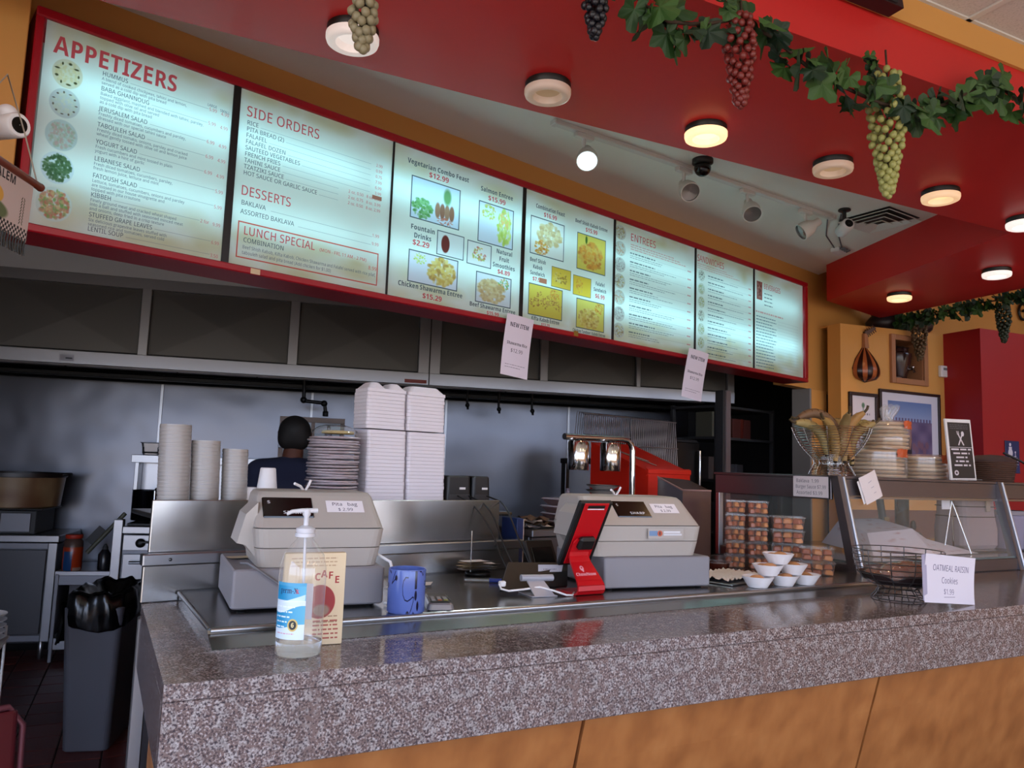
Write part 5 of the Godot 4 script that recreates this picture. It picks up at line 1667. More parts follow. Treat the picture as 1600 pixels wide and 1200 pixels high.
# ---------------------------------------------------------------- things on the counter
func cash_register(xf: Transform3D, w: float, bx0: float, bx1: float, label: String, cards: bool) -> void:
	var r := thing("cash_register", label, "cash register", xf)
	part("drawer", Geo.new().rbox(pt(w / 2, 0.006, -0.178), Vector2(w / 2, 0.175), Vector2(w / 2, 0.175), 0.096, 0.008), M.register_grey, r)
	for q in [[0.03, -0.03], [w - 0.03, -0.03], [0.03, -0.33], [w - 0.03, -0.33]]: part("foot", Geo.new().cyl(pt(q[0], 0, q[1]), 0.012, 0.007, 12), M.black, r)
	var c := (bx0 + bx1) / 2
	var h := (bx1 - bx0) / 2
	var body: Material = M.register
	loft_part("lower_body", [[0.103, c, -0.155, h - 0.014, 0.135, 0.03], [0.150, c, -0.155, h - 0.006, 0.145, 0.03]], body, r)
	loft_part("middle_body", [[0.152, c, -0.155, h - 0.006, 0.145, 0.03], [0.196, c, -0.155, h, 0.150, 0.03], [0.199, c, -0.155, h, 0.150, 0.03]], body, r)
	loft_part("upper_body", [[0.2015, c, -0.157, h - 0.001, 0.148, 0.03], [0.278, c, -0.195, h - 0.012, 0.095, 0.03], [0.287, c, -0.200, h - 0.018, 0.086, 0.03], [0.290, c, -0.203, h - 0.03, 0.07, 0.025]], body, r)
	part("seam", Geo.new().rbox(pt(c, 0.1985, -0.156), Vector2(h - 0.006, 0.143), Vector2(h - 0.006, 0.143), 0.0035, 0.03, 4, 0.0005), M.dark_grey, r)
	part("printer_cover", Geo.new().prism([Vector2(bx0 + 0.01, 0.125), Vector2(bx0 + 0.01, 0.262), Vector2(bx0 - 0.018, 0.232), Vector2(bx0 - 0.036, 0.160), Vector2(bx0 - 0.015, 0.155)], -0.21, -0.06), body, r)
	for x in [bx0 + 0.045, bx1 - 0.045]: part("screw_hole", Geo.new().ball(pt(x, 0.112, -0.023), Vector3(0.005, 0.004, 0.003), 8, 5), M.black, r)
	# sloping face: from (y .2015, z -.009) to (y .278, z -.10)
	var tilt := rad_to_deg(atan2(0.091, 0.0765))
	var face := func(x: float, t: float) -> Transform3D: return pose(pt(x, 0.2015 + 0.0765 * t, -0.009 - 0.091 * t), -tilt, 0, 0)
	var dx: float = bx0 + (0.176 if cards else 0.085)
	var s := part("customer_display", Geo.new().box(Vector3.ZERO, Vector3(0.128, 0.075, 0.006), 0.003), M.black_gloss, r)
	s.transform = face.call(dx, 0.62)
	var im := canvas(256, 150, Color(0.02, 0.02, 0.025))
	text(im, "$", 16, 50, 36, Color(0.66, 0.66, 0.68), "bold")
	text(im, "SHARP", 158, 132, 34, Color(0.78, 0.78, 0.80), "bold", 1, 1.15)
	var g := Geo.new()
	g.quad(pt(-0.060, -0.034, 0.0034), pt(0.060, -0.034, 0.0034), pt(0.060, 0.034, 0.0034), pt(-0.060, 0.034, 0.0034))
	var pr := part("screen_print", g, print_mat(im, 0.2), s)
	var li := canvas(300, 128, Color(0.87, 0.85, 0.87))
	text(li, "Pita   bag", 150, 56, 50, Color(0.12, 0.10, 0.18), "sans", 1)
	text(li, "$ 2.99", 150, 112, 44, Color(0.22, 0.20, 0.28), "sans", 1)
	var g2 := Geo.new()
	g2.quad(pt(-0.050, -0.022, 0), pt(0.050, -0.022, 0), pt(0.050, 0.022, 0), pt(-0.050, 0.022, 0))
	var tag := part("price_label", g2, print_mat(li, 0.8), r, "white hand lettered pita bag price label")
	tag.transform = face.call(bx0 + (0.306 if cards else 0.234), 0.66).translated_local(pt(0, 0, 0.0015))
	if cards:
		var ci := canvas(256, 64, Color(0.66, 0.63, 0.60))
		rect(ci, 8, 14, 60, 32, Color(0.40, 0.52, 0.66))
		blob(ci, 84, 30, 20, 20, Color(0.70, 0.30, 0.18), 0.2)
		rect(ci, 80, 20, 8, 20, Color(0.15, 0.10, 0.10))
		rect(ci, 112, 16, 120, 12, Color(0.82, 0.82, 0.84))
		rect(ci, 112, 32, 132, 12, Color(0.78, 0.78, 0.80))
		var g3 := Geo.new()
		g3.quad(pt(bx0 + 0.20, 0.160, 0.0015), pt(bx0 + 0.335, 0.160, 0.0015), pt(bx0 + 0.335, 0.192, 0.0015), pt(bx0 + 0.20, 0.192, 0.0015))
		part("card_stickers", g3, print_mat(ci, 0.5), r, "row of small card payment stickers")
	part("receipt_curl", Geo.new().tube([pt(c - 0.02, 0.288, -0.20), pt(c - 0.03, 0.300, -0.19), pt(c - 0.05, 0.308, -0.17)], 0.004, 6).tube([pt(c - 0.015, 0.288, -0.20), pt(c - 0.008, 0.305, -0.19), pt(c - 0.004, 0.318, -0.185)], 0.004, 6), M.paper, r)

func counter_goods() -> void:
	var T := 1.0855
	cash_register(at(pt(0.212, T, -2.004), 0), 0.380, 0.046, 0.378, "beige cash register behind the sanitizer bottle, at the left end of the tray", false)
	cash_register(at(pt(1.322, T, -2.082), -3), 0.400, -0.046, 0.372, "beige cash register with card stickers beside the red tablet stand", true)
	var wc := thing("white_cable", "white cable looping down the right side of the left register", "cable")
	part("wire", Geo.new().tube([pt(0.580, 1.215, -2.05), pt(0.602, 1.20, -1.995), pt(0.612, 1.16, -1.985), pt(0.612, 1.115, -1.985), pt(0.604, 1.095, -1.99), pt(0.597, 1.092, -2.01)], 0.004, 8), M.white, wc)
	single("note_paper", sheet(0.075, 0.05, 0.004), M.beige, "small cream note lying on the left register's drawer", "paper", pose(pt(0.262, T + 0.103, -2.20), -86, 12, 0))
	var gc := thing("grey_cable", "grey cable crossing the left register's drawer towards the bottle", "cable")
	part("wire", Geo.new().tube([pt(0.232, T + 0.115, -2.03), pt(0.245, T + 0.118, -1.998), pt(0.275, T + 0.098, -1.999), pt(0.33, T + 0.06, -1.9985), pt(0.35, T + 0.035, -1.9985)], 0.0035, 8), M.grey, gc)
	# hand sanitizer pump bottle
	var b := thing("sanitizer_bottle", "clear hand sanitizer pump bottle with a blue label on the granite", "bottle", at(pt(0.315, 1.0605, -1.664), 0))
	part("bottle", Geo.new().lathe([Vector2(0.001, 0.0), Vector2(0.044, 0.0), Vector2(0.0475, 0.006), Vector2(0.0470, 0.05), Vector2(0.0485, 0.155), Vector2(0.0475, 0.178), Vector2(0.041, 0.202), Vector2(0.026, 0.224), Vector2(0.0165, 0.234), Vector2(0.0165, 0.250)], Vector3.ZERO, 40), M.clear, b)
	part("base_glass", Geo.new().lathe([Vector2(0.001, 0.002), Vector2(0.0435, 0.002), Vector2(0.046, 0.008), Vector2(0.046, 0.028), Vector2(0.001, 0.030)], Vector3.ZERO, 40), M.solid_glass, b)
	part("collar", Geo.new().lathe([Vector2(0.0172, 0.238), Vector2(0.021, 0.239), Vector2(0.021, 0.246), Vector2(0.018, 0.247), Vector2(0.0195, 0.249), Vector2(0.0195, 0.256), Vector2(0.008, 0.262), Vector2(0.001, 0.262)], Vector3.ZERO, 28), M.pump, b)
	part("pump_stem", Geo.new().lathe([Vector2(0.0055, 0.260), Vector2(0.0055, 0.280), Vector2(0.0085, 0.284), Vector2(0.0085, 0.296), Vector2(0.001, 0.298)], Vector3.ZERO, 18), M.pump, b)
	part("nozzle", Geo.new().tube([pt(0.022, 0.293, 0), pt(-0.010, 0.293, 0.003), pt(-0.032, 0.291, 0.008), pt(-0.042, 0.286, 0.010)], 0.0052, 10, true, 0.0036), M.pump, b)
	part("dip_tube", Geo.new().tube([pt(0, 0.24, 0), pt(0.003, 0.12, 0), pt(0.007, 0.03, 0.004)], 0.003, 8), M.pump, b)
	var im := canvas(512, 700, Color(0.82, 0.88, 0.92))
	for y in 700:
		for x in 512:
			var wv := sin(x * 0.008 + 0.9) * 50.0
			if y < 220 or (y > 330 + wv and y < 540 + wv * 0.6):
				im.set_pixel(x, y, Color(0.16, 0.55, 0.74).lerp(Color(0.45, 0.74, 0.84), clampf((x - 150) / 500.0, 0, 1)))
	rect(im, 0, 0, 512, 40, Color(0.30, 0.62, 0.78))
	for k in 6: line(im, Vector2(150 + k * 40, 250 - k * 4), Vector2(500, 150 + k * 14), 8, Color(0.86, 0.92, 0.94, 0.5))
	text(im, "germ-X", 240, 130, 90, Color(0.12, 0.14, 0.30), "serif_bold", 1, 0.9)
	text(im, "x", 384, 130, 90, Color(0.75, 0.12, 0.20), "serif_bold", 1, 0.9)
	for k in 5: small_print(im, 40, 290 + k * 62, 330 - k * 40, 30, Color(0.90, 0.95, 0.97, 0.9))
	blob(im, 340, 520, 80, 80, Color(0.80, 0.70, 0.42), 0.06)
	blob(im, 340, 520, 58, 58, Color(0.15, 0.15, 0.16), 0.06)
	text(im, "6", 340, 548, 80, Color(0.88, 0.82, 0.60), "bold", 1)
	small_print(im, 70, 622, 300, 22, Color(0.80, 0.55, 0.60, 0.8))
	var lab := Geo.new()
	var rows := []
	for i in 2:
		var row := []
		for k in 15:
			var a := deg_to_rad(186.0 + 84.0 * k / 14.0)
			row.append(pt(cos(a) * 0.0486, [0.038, 0.150][i], -sin(a) * 0.0486))
		rows.append(row)
	lab.grid(rows)
	part("front_label", lab, print_mat(im, 0.4), b, "blue printed label")
	var bl := Geo.new()
	rows = []
	for i in 2:
		var row := []
		for k in 9:
			var a := deg_to_rad(100.0 - 50.0 * k / 8.0)
			row.append(pt(cos(a) * 0.0484, [0.060, 0.135][i], -sin(a) * 0.0484))
		rows.append(row)
	bl.grid(rows)
	part("back_label", bl, mat(Color(0.80, 0.78, 0.80), 0.6), b, "plain white back of the rear label")
	# cream carton
	var bi := canvas(420, 640, Color(0.84, 0.76, 0.62))
	var bx := thing("coffee_box", "cream and red carton box standing behind the sanitizer bottle", "box", at(pt(0.354, 1.0605, -1.738), 0))
	for k in 3: small_print(bi, 40, 30 + k * 26, 320, 14, Color(0.62, 0.48, 0.36, 0.7))
	for k in 4: text(bi, "CAFE"[k], 226 + k * 46, [190, 170, 180, 212][k], 70, Color(0.60, 0.14, 0.12), "bold", 1)
	blob(bi, 250, 340, 110, 120, Color(0.58, 0.12, 0.12), 0.04)
	blob(bi, 262, 400, 70, 50, Color(0.55, 0.45, 0.38), 0.3)
	for k in 5: small_print(bi, 210, 470 + k * 30, 180, 18, Color(0.58, 0.16, 0.14, 0.75))
	for k in 2: small_print(bi, 210, 440 + k * 40, 170, 14, Color(0.45, 0.30, 0.2, 0.6))
	part("carton", Geo.new().bx(-0.066, 0.066, 0.0, 0.197, -0.010, 0.011, 0.002), mat(Color(0.84, 0.76, 0.62), 0.6), bx)
	var fg := Geo.new()
	fg.quad(pt(-0.065, 0.001, 0.0114), pt(0.065, 0.001, 0.0114), pt(0.065, 0.196, 0.0114), pt(-0.065, 0.196, 0.0114))
	part("front_print", fg, print_mat(bi, 0.5), bx)
	# mug
	var mg := thing("mug", "blue ceramic mug with dark line drawings beside the left register", "mug", at(pt(0.624, T, -1.915), 0))
	var mi := canvas(1024, 400, Color(0.36, 0.44, 0.72))
	var dk := Color(0.06, 0.07, 0.20)
	for k in 9:
		var x := 60.0 + k * 112
		var y := 120.0 + 150.0 * (0.5 + 0.5 * sin(k * 2.4))
		var last := Vector2(x, y)
		for i in 14:
			var p := Vector2(x + 50 * sin(i * 0.5 + k), y - i * 8 + 20 * cos(i * 0.8))
			line(mi, last, p, 2.6, dk)
			last = p
		blob(mi, x, y, 15, 10, dk, 0.3)
	rect(mi, 750, 80, 90, 34, dk)
	rect(mi, 788, 100, 22, 90, dk)
	for k in 5: blob(mi, 800 + 24 * sin(k * 2.0), 210 + k * 34, 14, 18, dk, 0.3)
	var mm := mat(Color.WHITE, 0.22)
	mm.albedo_texture = tex(mi)
	part("body", Geo.new().lathe([Vector2(0.043, 0.0), Vector2(0.0475, 0.004), Vector2(0.0475, 0.106), Vector2(0.0465, 0.109)], Vector3.ZERO, 40), mm, mg)
	part("inside", Geo.new().lathe([Vector2(0.0465, 0.109), Vector2(0.0435, 0.108), Vector2(0.0425, 0.008), Vector2(0.001, 0.006)], Vector3.ZERO, 40), mat(Color(0.34, 0.42, 0.70), 0.22), mg)
	part("base", Geo.new().lathe([Vector2(0.001, 0.0015), Vector2(0.040, 0.0), Vector2(0.043, 0.0)], Vector3.ZERO, 40), mat(Color(0.34, 0.42, 0.70), 0.3), mg)
	part("handle", Geo.new().tube([pt(0.014, 0.085, -0.042), pt(0.021, 0.088, -0.066), pt(0.024, 0.070, -0.076), pt(0.024, 0.045, -0.076), pt(0.021, 0.026, -0.066), pt(0.014, 0.028, -0.042)], 0.006, 10), mat(Color(0.34, 0.42, 0.70), 0.25), mg)
	# card reader
	var cr := thing("card_reader", "silver edged handheld card reader lying beside the blue mug", "card reader", at(pt(0.730, T, -1.970), -14))
	part("shell", Geo.new().rbox(Vector3.ZERO, Vector2(0.036, 0.078), Vector2(0.033, 0.074), 0.020, 0.012), mat(Color(0.50, 0.50, 0.53), 0.3, 0.5), cr)
	part("keypad", Geo.new().rbox(pt(0, 0.020, 0.026), Vector2(0.028, 0.040), Vector2(0.026, 0.038), 0.003, 0.006, 4, 0.001), M.black, cr)
	part("screen", Geo.new().rbox(pt(0, 0.020, -0.04), Vector2(0.026, 0.024), Vector2(0.025, 0.023), 0.002, 0.004, 4, 0.0005), mat(Color(0.16, 0.16, 0.15), 0.2), cr)
	for i in 4:
		for jx in 3: part("key", Geo.new().box(pt((jx - 1) * 0.016, 0.0238, 0.006 + i * 0.014), Vector3(0.011, 0.003, 0.009), 0.001), mat([Color(0.55, 0.55, 0.55), Color(0.60, 0.30, 0.12), Color(0.50, 0.50, 0.20)][0 if i < 3 else jx], 0.5), cr)
	# papers, spike, pen
	var pl := ["white receipt slip behind the blue mug, upper one", "white receipt slip behind the blue mug, lower one", "folded receipt paper on the tray under the bill spike"]
	single("receipt", sheet(0.07, 0.11, 0.006), M.paper, pl[0], "paper", pose(pt(0.83, T + 0.001, -2.30), -89, 64, 0))
	single("receipt", sheet(0.06, 0.11, 0.003), M.paper, pl[1], "paper", pose(pt(0.77, T + 0.001, -2.22), -89, 40, 0))
	var spk := thing("bill_spike", "metal bill spike holding a pile of cream receipts behind the small tablet", "bill spike", at(pt(1.065, T, -2.49), 10))
	part("base", Geo.new().cyl(Vector3.ZERO, 0.045, 0.012, 24), M.black_metal, spk)
	part("needle", Geo.new().tube([pt(-0.03, 0.01, 0), pt(-0.03, 0.15, 0)], 0.0025, 6), M.chrome, spk)
	for k in 7:
		var sh := part("receipt_slip", sheet(0.12 - 0.005 * k, 0.085, 0.010), M.beige if k % 2 else M.paper, spk)
		sh.transform = pose(pt(0.01 * sin(k * 2.0), 0.014 + 0.0045 * k, 0.042), -87, 14 * sin(k * 2.6), 0)
	var pn := thing("blue_pen", "clear ballpoint pen with a blue end lying on the tray", "pen", pose(pt(1.005, T + 0.007, -2.33), 0, -24, 0))
	part("barrel", Geo.new().tube([pt(-0.05, 0, 0), pt(0.03, 0, 0)], 0.0055, 10), M.clear, pn)
	part("cap", Geo.new().tube([pt(0.03, 0, 0), pt(0.07, 0, 0)], 0.0068, 10), mat(Color(0.08, 0.20, 0.55), 0.4), pn)
	# small black tablet on its silver foot, back to us
	var tb := thing("small_tablet", "small black tablet with a white sticker on a silver foot", "tablet")
	var tl := pt(1.024, 1.170, -2.160)
	var tr := pt(1.226, 1.166, -2.150)
	var br := pt(1.196, 1.104, -2.095)
	var bL := pt(0.968, 1.100, -2.092)
	var nrm := (br - bL).cross(tl - bL).normalized()
	var th := nrm * 0.010
	var hx := func(a: Vector3, b2: Vector3, c: Vector3, d: Vector3, t: Vector3) -> Geo:
		return Geo.new().hexa([a, b2, b2 - t, a - t, d, c, c - t, d - t])
	part("back_shell", hx.call(bL, br, tr, tl, th), M.black, tb)
	var q := func(u: float, v: float) -> Vector3: return bL.lerp(br, u).lerp(tl.lerp(tr, u), v) + nrm * 0.0008
	var si := canvas(200, 60, Color(0.62, 0.63, 0.68))
	small_print(si, 40, 34, 110, 10, Color(0.35, 0.35, 0.4))
	var sg := Geo.new()
	sg.quad(q.call(0.52, 0.60), q.call(0.90, 0.60), q.call(0.92, 0.90), q.call(0.50, 0.90))
	part("sticker", sg, print_mat(si), tb, "pale printed sticker")
	part("hinge", Geo.new().tube([pt(1.030, 1.134, -2.082), pt(1.135, 1.132, -2.080)], 0.010, 14), M.silver, tb)
	part("foot", Geo.new().hexa([pt(1.052, T, -2.028), pt(1.118, T, -2.024), pt(1.118, T, -2.030), pt(1.052, T, -2.034), pt(1.046, 1.128, -2.076), pt(1.102, 1.126, -2.074), pt(1.102, 1.126, -2.080), pt(1.046, 1.128, -2.082)]), M.silver, tb)
	part("foot_plate", Geo.new().bx(1.04, 1.125, T, T + 0.003, -2.12, -2.026, 0.001), M.silver, tb)
	part("plug", Geo.new().box(pt(0.972, 1.118, -2.088), Vector3(0.02, 0.016, 0.016), 0.003), M.white, tb)
	var tc := thing("charging_cable", "white charging cable running from the small tablet to the red stand", "cable")
	part("wire", Geo.new().tube([pt(0.960, 1.118, -2.082), pt(0.962, 1.106, -2.072), pt(0.985, 1.100, -2.068), pt(1.03, 1.104, -2.062), pt(1.08, 1.110, -2.055), pt(1.12, 1.100, -2.040), pt(1.15, 1.090, -2.02), pt(1.17, 1.0888, -2.02), pt(1.20, 1.0888, -2.06)], 0.0030, 8), M.white, tc)
	# black terminal leaning behind
	var bt := thing("black_terminal", "black card terminal leaning beside the red tablet stand", "terminal", pose(pt(1.315, T, -2.44), -30, 8, 0))
	part("body", Geo.new().bx(-0.062, 0.062, 0.0, 0.135, -0.022, 0.0, 0.005), M.black, bt)
	part("keypad", Geo.new().bx(-0.045, 0.045, 0.02, 0.105, 0.0, 0.004, 0.002), M.black_gloss, bt)
	part("cradle", Geo.new().bx(-0.066, 0.066, 0.0, 0.02, -0.05, 0.012, 0.004), M.dark_grey, bt)
	# red tablet stand
	var sf := at(pt(1.236, T, -2.024), 6)
	var rs := thing("tablet_stand", "bright red bent metal stand holding a black tablet, white logo in front", "tablet stand", sf)
	var red := mat(Color(0.72, 0.03, 0.08), 0.35)
	var prof := [Vector2(-0.11, 0.002), Vector2(-0.02, 0.002), Vector2(-0.006, 0.004), Vector2(0.003, 0.014), Vector2(0.002, 0.028), Vector2(-0.012, 0.046), Vector2(-0.055, 0.090), Vector2(-0.066, 0.108), Vector2(-0.064, 0.122), Vector2(-0.044, 0.152), Vector2(-0.034, 0.164)]
	var wd := [0.050, 0.050, 0.050, 0.050, 0.049, 0.046, 0.038, 0.036, 0.036, 0.036, 0.028]
	var sgeo := Geo.new()
	for i in prof.size() - 1:
		var a: Vector2 = prof[i]
		var b2: Vector2 = prof[i + 1]
		var na := Vector2(-(b2 - a).y, (b2 - a).x).normalized() * 0.003
		var A := pt(-wd[i], a.y, a.x)
		var B := pt(wd[i], a.y, a.x)
		var C := pt(wd[i + 1], b2.y, b2.x)
		var D := pt(-wd[i + 1], b2.y, b2.x)
		var o := pt(0, na.y, na.x)
		sgeo.quad(A - o, B - o, C - o, D - o)
		sgeo.quad(B + o, A + o, D + o, C + o)
		sgeo.quad(B - o, B + o, C + o, C - o)
		sgeo.quad(A + o, A - o, D - o, D + o)
	part("bent_band", sgeo, red, rs)
	var lg := canvas(256, 180, Color(0.72, 0.03, 0.08))
	blob(lg, 100, 46, 26, 30, Color(0.86, 0.62, 0.66), 0.1)
	blob(lg, 100, 40, 10, 12, Color(0.72, 0.10, 0.14), 0.2)
	blob(lg, 108, 74, 12, 16, Color(0.86, 0.62, 0.66), 0.2)
	text(lg, "ChowNow", 118, 130, 48, Color(0.86, 0.66, 0.70), "bold", 1)
	var lgeo := Geo.new()
	lgeo.quad(pt(-0.044, 0.044, -0.0045), pt(0.044, 0.044, -0.0045), pt(0.038, 0.086, -0.0455), pt(-0.038, 0.086, -0.0455))
	part("logo", lgeo, print_mat(lg, 0.4), rs)
	var tab := part("tablet", Geo.new().bx(-0.062, 0.062, -0.115, 0.115, -0.012, 0.004, 0.004), M.black, rs)
	tab.transform = pose(pt(0.008, 0.178, -0.045), 29, 0, 0)
	part("back_plate", Geo.new().bx(-0.046, 0.046, -0.105, 0.112, 0.004, 0.007, 0.002), red, tab)
	part("slot", Geo.new().bx(-0.032, 0.032, 0.095, 0.105, 0.007, 0.0078, 0.0004), M.black, tab)
	part("slot_edge", Geo.new().bx(-0.032, 0.032, 0.090, 0.094, 0.007, 0.0078, 0.0004), M.white, tab)
	part("pivot", Geo.new().bx(-0.030, 0.030, -0.045, 0.000, 0.007, 0.030, 0.008), M.black, tab)
	# pastry tubs beside the case
	pastry()

func pastry() -> void:
	var T := 1.0855
	var rf := at(pt(2.135, T, -2.475), -42)
	var cr := mat(Color(0.58, 0.28, 0.10), 0.35)
	var cr2 := mat(Color(0.72, 0.45, 0.20), 0.4)
	var make := func(w: float, called_label: String, xf: Transform3D) -> Node3D:
		var t := thing("pastry_box", called_label, "pastry box", xf, "clear boxes of pastry beside the glass case")
		part("tub", loft(Geo.new(), [[0.001, 0, 0, w - 0.006, 0.042, 0.008], [0.046, 0, 0, w, 0.048, 0.008]], 3), M.box_clear, t)
		part("lid", loft(Geo.new(), [[0.0465, 0, 0, w + 0.004, 0.052, 0.008], [0.050, 0, 0, w + 0.004, 0.052, 0.008], [0.0505, 0, 0, w - 0.004, 0.045, 0.008], [0.054, 0, 0, w - 0.006, 0.043, 0.008]], 3), M.box_clear, t)
		for L in 2:
			for i in 3:
				for j in 2:
					var g := Geo.new()
					g.xf = pose(pt((i - 1) * (w * 0.60), 0.003 + L * 0.0205, (j - 0.5) * 0.040), rng.randf_range(-9, 9), rng.randf_range(-30, 30), rng.randf_range(-9, 9))
					g.rbox(Vector3.ZERO, Vector2(w * 0.27, 0.017), Vector2(w * 0.22, 0.014), 0.019, 0.006, 2, 0.003)
					part("pastry", g, cr if (i + j + L) % 3 else cr2, t)
		return t
	var cols := [[0.042, 0.040, 5, "far left column"], [0.130, 0.040, 5, "second column"], [0.243, 0.062, 4, "wide third column"], [0.335, 0.062, 2, "low near column"]]
	var rows := ["bottom", "second", "middle", "fourth", "top"]
	for ci in 4:
		var c: Array = cols[ci]
		var src: Node3D = null
		for k in c[2]:
			var lab := "clear box of brown pastry, %s of the %s of boxes" % [rows[k] + " one" if k < c[2] - 1 else "topmost one", c[3]]
			var xf := rf * pose(pt(c[0] + (0.012 if ci == 3 else 0.0), k * 0.0548, -0.06 if ci < 3 else 0.005), 0, 3 * sin(k * 2.2 + ci), 0)
			if src == null: src = make.call(c[1], lab, xf)
			else: dup(src, xf, lab)
	# fluted paper cups with biscuits
	var spots := [[1.895, 0.0, -2.030, "front left"], [2.020, 0.0, -2.040, "front middle"], [2.125, 0.0, -2.045, "front right"], [1.955, 0.036, -2.045, "second layer left"], [2.070, 0.036, -2.050, "second layer right"], [2.010, 0.072, -2.055, "topmost"]]
	var cs: Node3D
	for s in spots:
		var lab := "white fluted paper cup with a biscuit, %s of the small pile" % s[3]
		var xf := at(pt(s[0], T + 0.0005 + s[1], s[2]), s[0] * 900)
		if cs == null:
			cs = thing("biscuit_cup", lab, "paper cup", xf, "pile of biscuit cups at the tray edge")
			part("cup", Geo.new().lathe([Vector2(0.001, 0.0), Vector2(0.030, 0.0), Vector2(0.052, 0.036), Vector2(0.050, 0.0365), Vector2(0.029, 0.003), Vector2(0.001, 0.002)], Vector3.ZERO, 44, 0.035), M.paper, cs)
			var g := Geo.new()
			g.ball(pt(0.004, 0.028, 0.006), Vector3(0.026, 0.014, 0.024), 14, 8)
			part("biscuit", g, mat(Color(0.72, 0.50, 0.32), 0.7), cs)
			part("biscuit", Geo.new().ball(pt(-0.018, 0.026, -0.012), Vector3(0.020, 0.012, 0.018), 12, 8), mat(Color(0.66, 0.47, 0.30), 0.7), cs)
		else: dup(cs, xf, lab)
	# crumpled tissue on a steel plate, dark dip
	var ts := thing("tissue_tray", "crumpled white tissue on a small steel tray by the right register", "tray", at(pt(1.925, T, -2.22), 20))
	part("plate", Geo.new().bx(-0.16, 0.15, 0.0, 0.006, -0.09, 0.11, 0.002), M.steel, ts)
	var rr := []
	for i in 15:
		var row := []
		for j in 25:
			row.append(pt((j / 24.0 - 0.5) * 0.28, 0.012 + 0.012 * absf(sin(j * 1.9 + i) * cos(i * 1.3 + j * 0.7)), (0.5 - i / 14.0) * 0.17))
		rr.append(row)
	part("tissue", Geo.new().grid(rr), M.paper, ts)
	var dd := thing("dip_tub", "clear tub of dark brown dip behind the white tissue", "tub", at(pt(2.03, T + 0.0005, -2.40)))
	part("tub", Geo.new().lathe([Vector2(0.001, 0), Vector2(0.045, 0), Vector2(0.052, 0.034), Vector2(0.001, 0.034)], Vector3.ZERO, 28), mat(Color(0.26, 0.10, 0.07), 0.25), dd)
	part("rim", Geo.new().lathe([Vector2(0.05, 0.033), Vector2(0.056, 0.034), Vector2(0.056, 0.038), Vector2(0.05, 0.038)], Vector3.ZERO, 28), M.clear, dd)

# ---------------------------------------------------------------- glass case and what is on and in it
func inst(called: String, mesh: Mesh, parent: Node3D, xf: Transform3D) -> MeshInstance3D:
	var o := MeshInstance3D.new()
	o.name = called
	o.mesh = mesh
	o.transform = xf
	parent.add_child(o, true)
	return o

